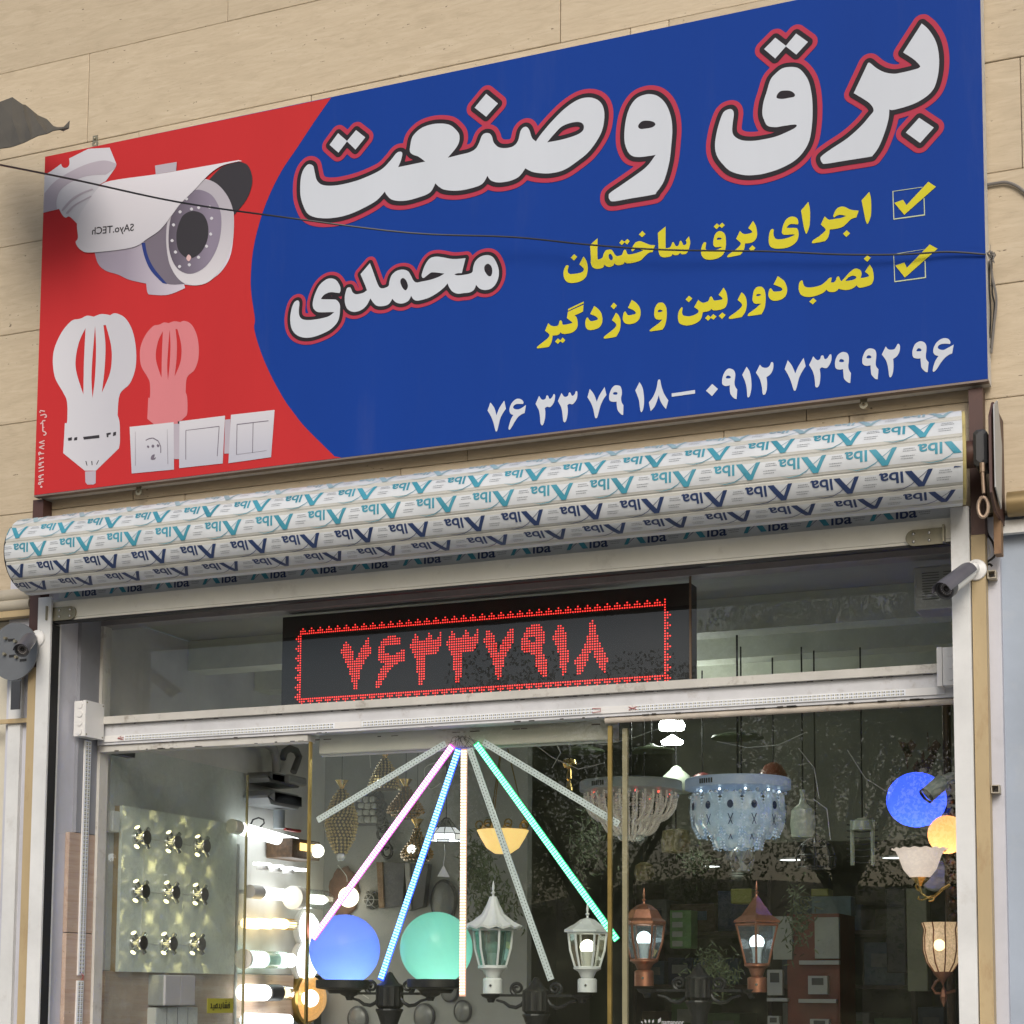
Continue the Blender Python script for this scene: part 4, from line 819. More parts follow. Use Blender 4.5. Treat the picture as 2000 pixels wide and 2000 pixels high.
# led tape on aluminium channel
PCB = mat('led_tape_white', (.78, .82, .88), .45, var=.05); DIODE = mat('unlit_diode', (.50, .48, .36), .35, var=0); RESIST = mat('resistor_black', (.04, .04, .045), .5, var=0)
def tape(a, b, nrm, wdt, label, blank0=0, blank1=0, pitch=.0165, name='led_strip'):
    a, b = Vector(a), Vector(b); n = Vector(nrm); d = (b - a); L = d.length; d.normalize(); u = d.cross(n).normalized()
    t = thing(name, label, 'light strip', a, 'unlit white LED strips round the shop window')
    def bar(mb, s0, s1, w0, w1, h0, h1):
        vs = [a + d * s + u * w_ + n * h for s in (s0, s1) for w_ in (w0, w1) for h in (h0, h1)]
        mb.add(vs, [(0, 1, 3, 2), (4, 6, 7, 5), (0, 4, 5, 1), (2, 3, 7, 6), (0, 2, 6, 4), (1, 5, 7, 3)])
    mb = MB(); bar(mb, 0, L, -wdt / 2, wdt / 2, 0, .006); mb.build('channel', WHITEPL, t)
    if L - blank0 - blank1 > .02:
        mb = MB(); bar(mb, blank0, L - blank1, -wdt * .44, wdt * .44, .0062, .0072); mb.build('circuit_tape', PCB, t)
        md = MB(); mr = MB(); s = blank0 + .006
        while s < L - blank1 - .008:
            for c in (-.21, .21):
                bar(md, s, s + .0052, (c - .11) * wdt, (c + .11) * wdt, .0073, .0088)
                bar(mr, s + .0075, s + .0115, (c - .08) * wdt, (c + .08) * wdt, .0073, .0083)
            s += pitch
        tag(md.build('diode', DIODE, t), kind='stuff'); tag(mr.build('resistor', RESIST, t), kind='stuff')
    return t
def wires(t, pts_list):
    mb = MB()
    for p in pts_list: mb.tube(p, .0013, 5)
    sm(mb).build('red_wire', REDWIRE, t)
yy = -.0525
def railpt(px, z): return (at(px, 1400, -.055).x, yy, z)
x = [at(p, 1400, -.055).x for p in (203, 241, 655, 706, 1160, 1172, 1236, 1243, 1770, 1846)]
zc = 2.664
t = tape((x[0], yy, zc), (x[3] - .001, yy, zc), (0, -1, 0), .026, 'LED strip on the transom rail, its left end beside the white junction box', x[1] - x[0] + .01, x[3] - x[2])
wires(t, [[(x[1] - .004, yy - .009, zc + .008), (x[1] - .02, yy - .012, zc), (x[1] + .008, yy - .009, zc + .002)], [(x[1] - .02, yy - .012, zc), (x[1] + .008, yy - .009, zc - .008)]])
t = tape((x[3], yy, zc), (x[6] - .001, yy, zc), (0, -1, 0), .026, 'LED strip on the transom rail below the red LED display, in the middle', .004, x[6] - x[4])
wires(t, [[(x[4] - .004, yy - .009, zc + .008), (x[5] + .006, yy - .014, zc + .006), (x[5] + .006, yy - .014, zc - .006), (x[4] - .004, yy - .009, zc - .008)]])
t = tape((x[6], yy, zc), (x[9], yy, zc), (0, -1, 0), .026, 'LED strip on the transom rail, the right-hand length with a bare white end', .014, x[9] - x[8])
wires(t, [[(x[6] - .014, yy - .010, zc + .006), (x[6] + .002, yy - .012, zc), (x[7] + .004, yy - .009, zc + .006)], [(x[6] - .014, yy - .010, zc - .006), (x[6] + .002, yy - .012, zc), (x[7] + .004, yy - .009, zc - .006)]])
rx = -.9315
pa, pb, pc = atx(172, 1447, rx + .006), atx(158, 1905, rx + .006), atx(155, 2010, rx + .006)
t = tape((rx + .0015, pa.y, pa.z), (rx + .0015, pb.y, pb.z), (1, 0, 0), .045, 'upright LED strip on the left reveal under the white junction box', 0, .004)
wires(t, [[(rx + .012, pb.y - .006, pb.z + .008), (rx + .018, pb.y, pb.z - .006), (rx + .012, pb.y + .006, pb.z + .008)], [(rx + .012, pb.y - .006, pb.z - .02), (rx + .018, pb.y, pb.z - .006), (rx + .012, pb.y + .006, pb.z - .02)]])
tape((rx + .0015, pb.y - .002, pb.z - .022), (rx + .0015, pc.y - .01, pc.z - .2), (1, 0, 0), .045, 'lowest upright LED strip on the left reveal, below the gap with red wires')

# junction boxes
def jbox(name, label, x0, x1, y0, y1, z0, z1, cover, cat='junction box'):
    t = thing(name, label, cat, ((x0 + x1) / 2, (y0 + y1) / 2, z0), 'white junction boxes')
    return t
cx = -.872
q0, q1, q2 = atx(168, 1367, cx), atx(204, 1380, cx), atx(168, 1438, cx)
jb = thing('junction_box', 'white plastic junction box on the left reveal, at the left end of the transom rail', 'junction box', (-.9, q0.y, q2.z), 'white junction boxes')
mb = MB(); mb.box(-.931, cx - .014, q0.y + .002, q1.y - .002, q2.z + .002, q0.z - .002); mb.build('box', WHITEPL, jb)
mb = MB(); mb.box(cx - .0135, cx, q0.y, q1.y, q2.z, q0.z); o = mb.build('lid', WHITEPL, jb)
mb = MB()
for yv in (q0.y + .009, q1.y - .009):
    for zv in (q2.z + .009, q0.z - .009): mb = MB(); mb.tube([(cx - .001, yv, zv), (cx + .0015, yv, zv)], .0035, 8); mb.build('screw', ZINC, o)
for i in range(4):
    zv = q2.z + .02 + (q0.z - q2.z - .04) * i / 3
    mb = MB(); mb.tube([(-.9015, q0.y + .003, zv), (-.9015, q0.y - .0025, zv)], .0135, 16); mb.build('knockout', WHITEPL, jb)
a, b = at(1831, 1266, -.09), at(1831, 1342, -.09)
jb = thing('junction_box', 'white junction box tucked behind the right guide rail at the end of the transom rail', 'junction box', (a.x + .05, -.06, b.z), 'white junction boxes')
mb = MB(); mb.box(a.x, a.x + .018, -.11, -.018, b.z, a.z); mb.build('lid', WHITEPL, jb)
mb = MB(); mb.box(a.x + .0195, a.x + .10, -.108, -.018, b.z + .002, a.z - .002); mb.build('box', WHITEPL, jb)
for i in range(3):
    mb = MB(); zv = b.z + .03 + .042 * i; mb.tube([(a.x + .045, -.106, zv), (a.x + .045, -.1105, zv)], .013, 16); mb.build('knockout', WHITEPL, jb)
# ventilated white box high on the right, inside the glass
a, b = at(1784, 1108, .03), at(1788, 1192, .03)
vb = thing('alarm_box', 'grey-white slotted control box behind the transom pane at the top right', 'control box', (a.x + .12, .1, b.z))
mb = MB(); mb.bevbox(a.x, a.x + .24, .03, .17, b.z, a.z, .006); o = mb.build('housing', GREYPL, vb)
mb = MB()
for j in range(11):
    for i in range(2):
        mb.box(a.x + .03 + i * .075, a.x + .09 + i * .075, .0285, .0298, b.z + .035 + j * .0095, b.z + .038 + j * .0095)
tag(mb.build('vent_slots', mat('slot_shadow', (.15, .15, .15), .8), vb), kind='stuff')

# ------------------------------------------------------------------ moving-message LED display
Z0 = 2.77266
disp = thing('led_display', 'long black moving-message LED display showing red Persian digits inside a toothed border', 'LED display', (.8, .03, 2.75))
mb = MB(); mb.box(-.066, 1.680, .012, .09, 2.765, 3.138); mb.build('housing', mat('display_black', (.012, .012, .014), .35, var=.1), disp)
def spl(l): return smooth(l, 4)
def inpoly(loops, x, y):
    c = False
    for l in loops:
        for (x0, y0), (x1, y1) in zip(l, l[1:] + l[:1]):
            if (y0 > y) != (y1 > y) and x < x0 + (y - y0) / (y1 - y0) * (x1 - x0): c = not c
    return c
lit = set()
NC = 160
for c in range(NC):
    for r in (2, 29): lit.add((c if 2 <= c <= NC - 3 else 2, r))
for r in range(2, 30): lit.add((2, r)); lit.add((NC - 2, r))
for k in range(40):
    c = 3 + 4 * k
    for dc_ in (-1, 0, 1):
        if c + dc_ < NC - 1: lit.add((c + dc_, 30)); lit.add((c + dc_ + (1 if False else 0), 1))
    lit.add((min(c, NC - 2), 31)); lit.add((min(c, NC - 2), 0))
for k in range(7):
    r = 27 - 4 * k
    for d_ in (-1, 0, 1): lit.add((1, r + d_)); lit.add((NC - 1, r - 2 + d_))
    lit.add((0, r)); lit.add((NC, r - 2))
for ch, xa, xb in (('7', 21, 35), ('6', 37, 50.5), ('3', 52, 66.5), ('3', 68, 82.5), ('7', 84, 97.5), ('9', 100, 111), ('1', 113, 119.6), ('8', 122.2, 136)):
    lp = [spl(l) for l in dec(DIGIT[ch])]
    X = [p[0] for l in lp for p in l]; Yv = [p[1] for l in lp for p in l]
    x0, x1, y0, y1 = min(X), max(X), min(Yv), max(Yv)
    for c in range(int(xa) - 1, int(xb) + 2):
        for r in range(4, 27):
            if inpoly(lp, x0 + (c + .5 - xa) / (xb - xa) * (x1 - x0), y0 + (r + .5 - 4.6) / 21.4 * (y1 - y0)): lit.add((c, r))
LEDR = emat('red_led_glow', (1.0, .006, .010), 1.1); LEDC = emat('red_led_core', (1.0, .13, .09), 1.5); LEDOFF = mat('unlit_led', (.02, .013, .013), .5, var=0)
oct_ = [(math.cos(R(22.5 + 45 * k)), math.sin(R(22.5 + 45 * k))) for k in range(8)]
ml = MB(); mc = MB(); mo = MB()
for c in range(0, NC + 1):
    for r in range(32):
        x, z = c * .01, Z0 + r * .01
        if (c, r) in lit:
            ml.add([(x + .0034 * a, .0112, z + .0034 * b) for a, b in oct_], [tuple(range(8))])
            mc.add([(x + .0017 * a, .0106, z + .0017 * b) for a, b in oct_], [tuple(range(8))])
        else: mo.add([(x - .0018, .0114, z - .0018), (x + .0018, .0114, z - .0018), (x + .0018, .0114, z + .0018), (x - .0018, .0114, z + .0018)], [(0, 1, 2, 3)])
tag(ml.build('lit_diodes', LEDR, disp), kind='stuff'); tag(mc.build('lit_diode_cores', LEDC, disp), kind='stuff'); tag(mo.build('unlit_diodes', LEDOFF, disp), kind='stuff')

# ------------------------------------------------------------------ radiating light bars behind the glass
bars = thing
GREYBAR = mat('unlit_bar_grey', (.62, .68, .70), .4, var=.05)
def light_bar(p, q, col, label, core, es, lit=True):
    a = at(*p, .03); b = at(*q, .03); d = (b - a); L = d.length; d.normalize(); n = Vector((0, -1, 0)); u = d.cross(n)
    t = thing('light_bar', label, 'light bar', a, 'LED bars fanned out from one point behind the glass')
    def bar(mb, s0, s1, w0, w1, h0, h1):
        vs = [a + d * s + u * w_ + n * h for s in (s0, s1) for w_ in (w0, w1) for h in (h0, h1)]
        mb.add(vs, [(0, 1, 3, 2), (4, 6, 7, 5), (0, 4, 5, 1), (2, 3, 7, 6), (0, 2, 6, 4), (1, 5, 7, 3)])
    w_ = .0125
    mb = MB(); bar(mb, 0, L, -w_, w_, -.006, .001)
    mb.build('bar', col if lit else GREYBAR, t)
    md = MB(); s = .006; k = 0
    while s < L - .008:
        if lit:
            for sg in (-1, 1): bar(md, s, s + .0072, .0012 if sg > 0 else -.0112, .0112 if sg > 0 else -.0012, .001, .0035)
            s += .0115
        else:
            for sg in (-1, 1): bar(md, s + (.004 if sg > 0 else 0), s + .0045 + (.004 if sg > 0 else 0), .003 * sg - .0015 + .003 * sg, .003 * sg + .0015 + .003 * sg, .001, .0025)
            s += .0135
    tag(md.build('diodes', core, t), kind='stuff')
    return t
BD = mat('bar_components', (.09, .11, .11), .4, var=0)
def halo_m(nm, c, s): return emat(nm, c, s)
light_bar((870, 1452), (620, 1602), None, 'unlit grey light bar reaching farthest left in the fan', BD, 0, False)
light_bar((884, 1456), (611, 1833), halo_m('magenta_bar', (.75, .10, .62), 1.1), 'glowing magenta pink light bar in the fan', emat('magenta_led', (1, .62, .95), 2.2), 1)
light_bar((896, 1462), (743, 1914), halo_m('blue_bar', (.02, .07, .95), 2.0), 'glowing blue light bar in the fan', emat('blue_led', (.30, .72, 1), 2.4), 1)
light_bar((906, 1463), (903, 1946), halo_m('warm_bar', (.62, .33, .24), .8), 'upright glowing warm white light bar in the middle of the fan', emat('warm_led', (1, .80, .68), 1.5), 1)
light_bar((917, 1462), (1076, 1914), None, 'unlit grey light bar just right of the upright one', BD, 0, False)
light_bar((929, 1451), (1205, 1836), halo_m('green_bar', (.0, .50, .17), 1.3), 'glowing green light bar in the fan', emat('green_led', (.35, 1, .74), 1.6), 1)
light_bar((944, 1449), (1209, 1610), None, 'unlit grey light bar reaching farthest right in the fan', BD, 0, False)
wt = thing('wire_bundle', 'small tangle of thin wires where the light bars meet', 'wires', at(908, 1450, .03))
mb = MB(); rnd = random.Random(12)
for i in range(16):
    e = at(875 + i * 4.6, 1461 - abs(i - 8) * 1.2, .028); s_ = at(905 + rnd.uniform(-12, 12), 1437, .03)
    mb.tube([s_, s_.lerp(e, .5) + Vector((rnd.uniform(-.012, .012), rnd.uniform(-.01, 0), rnd.uniform(-.006, .01))), e], .0009, 4)
tag(mb.build('wire', mat('thin_wire', (.05, .04, .04), .5, var=0), wt), kind='stuff')
rb = thing('roller_blind', 'rolled cream blind cassette along the top of the middle window pane', 'blind', (.7, .09, 2.56))
mb = MB(); mb.bevbox(.094, 1.352, .045, .14, 2.568, 2.70, .004); mb.build('cassette', mat('cream_cassette', (.50, .47, .41), .5, var=.06), rb)
mb = MB(); mb.tube([(.094, .075, 2.566), (1.352, .075, 2.566)], .006, 8); sm(mb).build('hem_bar', WHITEPL, rb)

# ------------------------------------------------------------------ glass door standing open
door = thing('glass_door', 'frameless glass door folded inwards against the left wall', 'door', (-.915, .02, 0))
DX = -.905
mb = MB(); mb.quad((DX, .03, .3), (DX, 1.145, .3), (DX, 1.145, 2.657), (DX, .03, 2.657)); mb.build('glass', DOORGL, door)
mb = MB(); mb.box(DX - .005, DX + .005, 1.145, 1.153, .3, 2.65); mb.build('polished_edge', mat('glass_edge_gold', (.45, .40, .22), .2, .3, var=.2), door)
a, b = atx(217, 1455, DX + .02), atx(264, 1478, DX + .02)
mb = MB(); mb.box(DX - .02, DX + .02, a.y, b.y, b.z - .005, 2.662); mb.build('hinge_clamp', mat('clamp_grey', (.10, .105, .10), .35, .6), door)
mb = MB(); mb.box(DX - .02, DX + .025, a.y - .03, a.y - .002, b.z, 2.675); mb.build('hinge_pivot', STEEL, door)
# yellow push sticker with its word
a, b = atx(380 + 490 / 19.32, 1930 + 385 / 19.32, DX + .004), atx(380 + 1460 / 19.32, 1930 + 930 / 19.32, DX + .004)
stk = MB(); stk.box(DX + .002, DX + .0035, a.y, b.y, b.z, a.z); st = stk.build('push_sticker', mat('sticker_yellow', (.42, .40, .05), .4, var=.05), door)
strokes = [[(1322, 600), (1322, 740)], [(1322, 745), (1240, 745)], [(1275, 690), (1285, 600), (1322, 600)], [(1312, 530), (1318, 545)], [(1240, 745), (1080, 745)], [(1228, 610), (1228, 745)], [(1185, 610), (1185, 745)], [(1145, 610), (1145, 745)], [(1080, 540), (1080, 745)], [(1165, 545), (1210, 545)], [(1188, 470), (1190, 490)],
  [(1020, 600), (1025, 700), (985, 790)], [(940, 600), (955, 740), (905, 740)], [(860, 745), (600, 745)], [(855, 590), (855, 745)], [(800, 740), (785, 660), (855, 580)], [(735, 640), (735, 745)], [(690, 820), (740, 820)], [(640, 590), (640, 745)], [(610, 600), (640, 590)]]
mb = MB()
for k, s_ in enumerate(strokes):
    for (x0, y0), (x1, y1) in zip(s_, s_[1:]):
        L = math.hypot(x1 - x0, y1 - y0) or 1; ux, uy = -(y1 - y0) / L * 16, (x1 - x0) / L * 16; ex, ey = (x1 - x0) / L * 10, (y1 - y0) / L * 10
        mb.add([atx(380 + u / 19.32, 1930 + v / 19.32, DX + .0042 + .0001 * k) for u, v in ((x0 + ux - ex, y0 + uy - ey), (x1 + ux + ex, y1 + uy + ey), (x1 - ux + ex, y1 - uy + ey), (x0 - ux - ex, y0 - uy - ey))], [(0, 1, 2, 3)])
tag(mb.build('lettering', mat('sticker_black', (.01, .01, .01), .5, var=0), st, True), kind='stuff')

# ------------------------------------------------------------------ security cameras
def bullet(base, aim, label, scale=1.0, flat=False):
    """wall base disc at base (facing -Y), body pointing along aim"""
    t = thing('security_camera', label, 'security camera', base, 'bullet security cameras')
    s = scale
    mb = MB(); l_ = s * 1.34; T = Matrix.Translation(base) @ Matrix.Rotation(R(90), 4, 'X')
    mb.lathe([(.001, .014), (.014, .014), (.024, .009), (.034, .006), (.036, 0)], 28, T); sm(mb).build('wall_base', WHITEPL, t)
    d = Vector(aim).normalized(); k = Vector(base) + Vector((0, -.03 * s, 0)); st = k + d * .012 * s
    mb = MB(); mb.tube([Vector(base) + Vector((0, -.008 * s, 0)), k, st], [.012 * s, .011 * s, .011 * s], 14); mb.sphere(k, .0135 * s, 14, 10); sm(mb).build('ball_joint', WHITEPL, t)
    q = d.to_track_quat('Z', 'Y').to_matrix().to_4x4(); B = Matrix.Translation(st) @ q @ Matrix.Scale(1.32, 4, (0, 0, 1))
    mb = MB(); mb.lathe([(.001, 0), (.014 * s, .001), (.021 * s, .012 * s), (.0225 * s, .025 * s), (.0225 * s, .105 * s)], 28, B); sm(mb).build('body', WHITEPL, t)
    mb = MB(); mb.lathe([(.0235 * s, .09 * s), (.026 * s, .095 * s), (.026 * s, .112 * s), (.0215 * s, .112 * s), (.0205 * s, .104 * s), (.001, .104 * s)], 28, B); o = sm(mb).build('front_bezel', DARKPL, t)
    mb = MB(); mb.lathe([(.001, .1045 * s), (.0195 * s, .1045 * s)], 24, B); mb.build('face', mat('camera_face', (.12, .11, .11), .3), o)
    mb = MB(); mb.lathe([(.001, .1068 * s), (.0065 * s, .106 * s), (.008 * s, .1052 * s)], 20, B); sm(mb).build('lens', mat('lens_black', (.01, .008, .008), .08), o)
    mb = MB()
    for i in range(18):
        a_ = i * R(20); c = B @ Vector((.0145 * s * math.cos(a_), .0145 * s * math.sin(a_), .1052 * s)); mb.sphere(c, .0013 * s, 6, 4)
    tag(mb.build('infrared_diodes', WHITEPL, o), kind='stuff')
    # dark sun hood: half shell over the top
    up = Vector((0, 0, 1)); lu = (q.inverted() @ up); ang = math.atan2(lu.y, lu.x)
    mb = MB(); mb.lathe([(.0245 * s, .012 * s), (.0265 * s, .02 * s), (.0275 * s, .124 * s), (.0265 * s, .124 * s), (.0255 * s, .02 * s)], 20, B, a0=ang - R(88), a1=ang + R(88)); sm(mb).build('sun_hood', mat('hood_grey', (.10, .10, .12), .35, var=.2), t)
    return t
bullet(at(1906, 1113, -.362), (-.35, -.78, -.51), 'white bullet camera with dark hood on the right shutter post', 1.27)
bullet(at(73, 1247, -.378), (.36, -.80, -.46), 'dark-hooded bullet camera on the left shutter post', 1.15)
# ------------------------------------------------------------------ the room behind the glass
def room(name, m, *b):
    mb = MB()
    for q in b: mb.box(*q)
    return tag(mb.build(name, m), kind='structure')
room('shop_floor', FLOORM, (-1.1, 2.9, .06, 5.6, .0, .05))
room('shop_ceiling', CEIL, (-1.1, 2.9, .065, 5.55, 3.305, 3.36))
room('ceiling_lining', CEIL, (-1.0, 2.76, .066, 3.099, 3.24, 3.30))
room('lowered_ceiling', mat('lowered_ceiling_board', (.22, .23, .19), .7), (.62, 2.76, 3.10, 5.5, 2.42, 3.3))
room('left_shop_wall', WHITEWALL, (-1.1, -1.001, .035, 2.2, 1.695, 3.24))
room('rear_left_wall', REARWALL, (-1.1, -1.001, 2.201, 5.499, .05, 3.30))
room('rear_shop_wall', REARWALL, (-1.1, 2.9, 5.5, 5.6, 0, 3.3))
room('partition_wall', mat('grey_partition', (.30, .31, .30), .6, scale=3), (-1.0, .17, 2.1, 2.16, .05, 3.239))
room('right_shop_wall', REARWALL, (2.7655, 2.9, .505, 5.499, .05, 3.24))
lw = thing('stone_dado', 'cracked beige stone tiles on the lower left wall behind the glass door', 'wall tiles', (-1.0, .6, .2))
RX90 = Matrix(((0, -1, 0, 0), (1, 0, 0, 0), (0, 0, 1, 0), (0, 0, 0, 1)))
for i, y0 in enumerate((.04, .62, 1.2)):
    for z0, z1 in ((1.262, 1.692), (.83, 1.259), (.4, .827)):
        mb = MB(); mb.bevbox(-(y0 + .577), -y0, .985, 1.06, z0, z1, .002, RX90)
        mb.v = [(v[0], abs(v[1]), v[2]) for v in mb.v]
        mb.v = [(-abs(v[0]), v[1], v[2]) for v in mb.v]
        mb.build('stone_tile', PINKSTONE, lw)
beams = thing('ceiling_beams', 'pale painted ceiling beams running across the shop above the lamps', 'ceiling beams', (1, 1.5, 3))
for y in (.75, 1.35, 1.95, 2.55):
    mb = MB(); mb.box(-.999, 2.764, y, y + .14, 3.10, 3.239); mb.build('beam', mat('beam_paint', (.55, .58, .48), .6) if y == .75 else bpy.data.materials['beam_paint'], beams)

WARM = emat('warm_bulb', (1, .72, .36), 2.6); COOL = emat('cool_bulb', (.88, .97, 1), 2.4); NEUT = emat('neutral_bulb', (1, .95, .82), 3)
HOT = emat('bright_lamp_white', (.95, 1, 1), 2.8); CEILHOT = emat('ceiling_lamp_glow', (.95, 1, .92), 45)
# lamps on the left wall: local frame x = out of wall, drawn with Y along the wall
WX = -1.0
def wl(px, py, dx=0): return atx(px, py, WX + dx)

# ---- board with nine cross-shaped chrome lamps
BX = -.958
board = thing('lamp_display_board', 'pale grey display board carrying nine cross-shaped chrome wall lamps', 'display board', (WX, .6, 1.68))
a, b = atx(240, 1573, BX), atx(457, 1903, BX); ym = atx(358, 1700, BX).y
BRD = mat('board_laminate', (.74, .78, .72), .28, var=.05)
for y0, y1 in ((a.y, ym - .001), (ym + .001, b.y)):
    mb = MB(); mb.box(BX - .016, BX, y0, y1, b.z, a.z); mb.build('board_panel', BRD, board)
mb = MB(); mb.box(WX, BX - .0165, a.y, a.y + .03, b.z, a.z); mb.box(WX, BX - .0165, b.y - .03, b.y, b.z, a.z); mb.build('batten', mat('pine_batten', (.36, .25, .12), .6, scale=20), board)
def cross_lamp(label):
    t = thing('wall_lamp', label, 'wall lamp', (BX, 0, 0), 'cross-shaped chrome wall lamps on the board')
    T = Matrix.Rotation(R(90), 4, 'Y')
    mb = MB(); mb.lathe([(.001, .016), (.034, .016), (.036, .012), (.036, 0)], 28, T); sm(mb).build('base', CHROME, t, False)
    mb = MB(); mb.lathe([(.001, .056), (.031, .056), (.032, .054), (.032, .050), (.001, .050)], 28, T); sm(mb).build('front_disc', STEEL, t, False)
    mb = MB(); mb.tube([(.016, 0, 0), (.05, 0, 0)], .009, 10); sm(mb).build('stem', CHROME, t, False)
    for k in range(4):
        an = R(45 + 90 * k); c, s_ = math.cos(an), math.sin(an)
        mb = MB(); mb.tube([(.030, c * .028, s_ * .028), (.030, c * .060, s_ * .060)], .0125, 14, cap=False); o = sm(mb).build('arm', CHROME, t, False)
        mb = MB(); mb.tube([(.030, c * .056, s_ * .056), (.030, c * .058, s_ * .058)], .0122, 14); mb.build('lens', LENSY, o, False)
        if k == 0 and not SPOTS:
            L = bpy.data.lights.new('lamp_beam', 'SPOT'); L.energy = .5; L.color = (1, .84, .36); L.spot_size = R(27); L.spot_blend = .7; L.shadow_soft_size = .006; SPOTS.append(L)
        lo = bpy.data.objects.new('lamp_beam', SPOTS[0]); COL.objects.link(lo); lo.parent = t
        lo.location = (.026, c * .063, s_ * .063)
        dv = Vector((-.19, c, s_)); lo.rotation_euler = dv.to_track_quat('-Z', 'Y').to_euler()
    return t
SPOTS = []; LENSY = emat('yellow_lens', (1, .86, .45), 4)
cl0 = cross_lamp('cross-shaped chrome lamp, top left of the nine on the board')
names = {0: ('top', 'middle', 'bottom'), 1: ('left', 'centre', 'right')}
cen = [[(282, 1636), (343, 1645), (399, 1652.7)], [(279.5, 1740.7), (339, 1743), (395, 1747)], [(275, 1841.6), (334, 1843), (389.5, 1844)]]
for i in range(3):
    for j in range(3):
        p = atx(*cen[i][j], BX + .04)
        if i == j == 0: cl0.location = (BX, p.y, p.z); continue
        dup(cl0, (BX, p.y, p.z), 'cross-shaped chrome lamp in the %s row, %s column of the board' % (names[0][i], names[1][j]))
# flex joining the lamps
mb = MB()
for (i, j), (k, l) in (((0, 0), (1, 0)), ((1, 0), (2, 0)), ((1, 0), (1, 1)), ((1, 1), (1, 2)), ((2, 0), (2, 1)), ((2, 1), (2, 2)), ((0, 0), (0, 1)), ((0, 1), (0, 2))):
    p, q = atx(*cen[i][j], BX + .002), atx(*cen[k][l], BX + .002); m_ = p.lerp(q, .5) + Vector((0, 0, -.006))
    mb.tube([p, m_, q], .0018, 5)
sm(mb).build('flex', WHITEWIRE, board)

def wbox(name, label, cat, x0, x1, px0, py0, px1, py1, m, group=None, part='body'):
    a = atx(px0, py0, x1); b = atx(px1, py1, x1)
    t = thing(name, label, cat, (WX, (a.y + b.y) / 2, b.z), group)
    mb = MB(); mb.bevbox(-b.y, -a.y, -x1, -x0, b.z, a.z, .004, Matrix(((0, -1, 0, 0), (-1, 0, 0, 0), (0, 0, 1, 0), (0, 0, 0, 1)))); mb.build(part, m, t)
    return t, a, b
# switch boxes and socket under the board
t, a, b = wbox('switch_box', 'grey double switch box directly under the lamp board', 'switch box', WX + .002, WX + .10, 322, 1904, 380, 1964, GREYPL)
ym = (a.y + b.y) / 2
mb = MB(); mb.box(WX + .1001, WX + .103, a.y + .004, ym - .002, b.z + .004, a.z - .004); mb.build('cover', GREYPL, t)
mb = MB(); mb.box(WX + .1001, WX + .103, ym + .002, b.y - .004, b.z + .004, a.z - .004); mb.build('cover', GREYPL, t)
t, a, b = wbox('socket_block', 'rounded white socket block below the grey switch box', 'socket', WX + .002, WX + .06, 305, 1968, 386, 2010, WHITEPL)
for k in (1, 2, 3):
    y = a.y + (b.y - a.y) * k / 4; mb = MB(); mb.box(WX + .0595, WX + .0612, y - .0015, y + .0015, b.z, a.z); mb.build('seam', DARKPL, t)
t, a, b = wbox('lamp_holder', 'small white lamp holder left of the display board', 'lamp holder', WX + .002, WX + .05, 221, 1583, 234, 1626, WHITEPL)
# twin pipes in front of the left wall
pp = thing('grey_conduit', 'thin upright grey conduit just right of the display board', 'conduit', (WX, 1.15, 1.3))
p = wl(468, 1700, .03)
mb = MB(); mb.tube([(WX + .02, p.y, 1.2), (WX + .02, p.y, 2.32)], .008, 8); sm(mb).build('pipe', GREYPL, pp)
# dark sticks / gas meter
gm = thing('gas_meter', 'dark grey gas meter with bent pipes high on the left shop wall', 'gas meter', wl(560, 1560))
GM = mat('meter_grey', (.13, .135, .13), .45, var=.2, dirt=.3)
gY = lambda px: wl(px, 1540, .12).y
a, b = atx(524, 1541, WX + .15), atx(588, 1582, WX + .15)
mb = MB(); mb.bevbox(-b.y, -a.y, -(WX + .17), -(WX + .01), b.z, a.z, .03, Matrix(((0, -1, 0, 0), (-1, 0, 0, 0), (0, 0, 1, 0), (0, 0, 0, 1)))); sm(mb).build('lower_case', mat('meter_light_grey', (.25, .26, .27), .4, dirt=.3), gm)
a, b = atx(525, 1506, WX + .15), atx(588, 1540, WX + .15)
mb = MB(); mb.bevbox(-b.y, -a.y, -(WX + .16), -(WX + .02), b.z, a.z, .02, Matrix(((0, -1, 0, 0), (-1, 0, 0, 0), (0, 0, 1, 0), (0, 0, 0, 1)))); sm(mb).build('upper_case', GM, gm)
a, b = atx(566, 1512, WX + .19), atx(600, 1536, WX + .19)
mb = MB(); mb.bevbox(-b.y, -a.y, -(WX + .19), -(WX + .161), b.z, a.z, .008, Matrix(((0, -1, 0, 0), (-1, 0, 0, 0), (0, 0, 1, 0), (0, 0, 0, 1)))); o = mb.build('counter', mat('counter_grey', (.30, .31, .30), .4), gm)
mb = MB(); mb.tube([wl(x, y, .09) for x, y in ((540, 1508), (539, 1480), (534, 1462), (520, 1452), (480, 1449))], .022, 12); sm(mb).build('inlet_pipe', mat('pipe_light', (.33, .33, .32), .5), gm)
mb = MB(); mb.tube([wl(x, y, .09) for x, y in ((573, 1508), (580, 1490), (584, 1478), (578, 1466), (566, 1462), (556, 1468), (552, 1482))], .018, 12); sm(mb).build('outlet_pipe', GM, gm)
mb = MB(); mb.tube([wl(x, y, .08) for x, y in ((545, 1582), (545, 1618))], .03, 12); sm(mb).build('drop_pipe', mat('pipe_bluegrey', (.28, .31, .33), .5), gm)
mb = MB(); mb.tube([wl(x, y, .09) for x, y in ((556, 1619), (574, 1622), (586, 1623))], .008, 8); sm(mb).build('valve_handle', mat('valve_red', (.35, .04, .03), .4), gm)
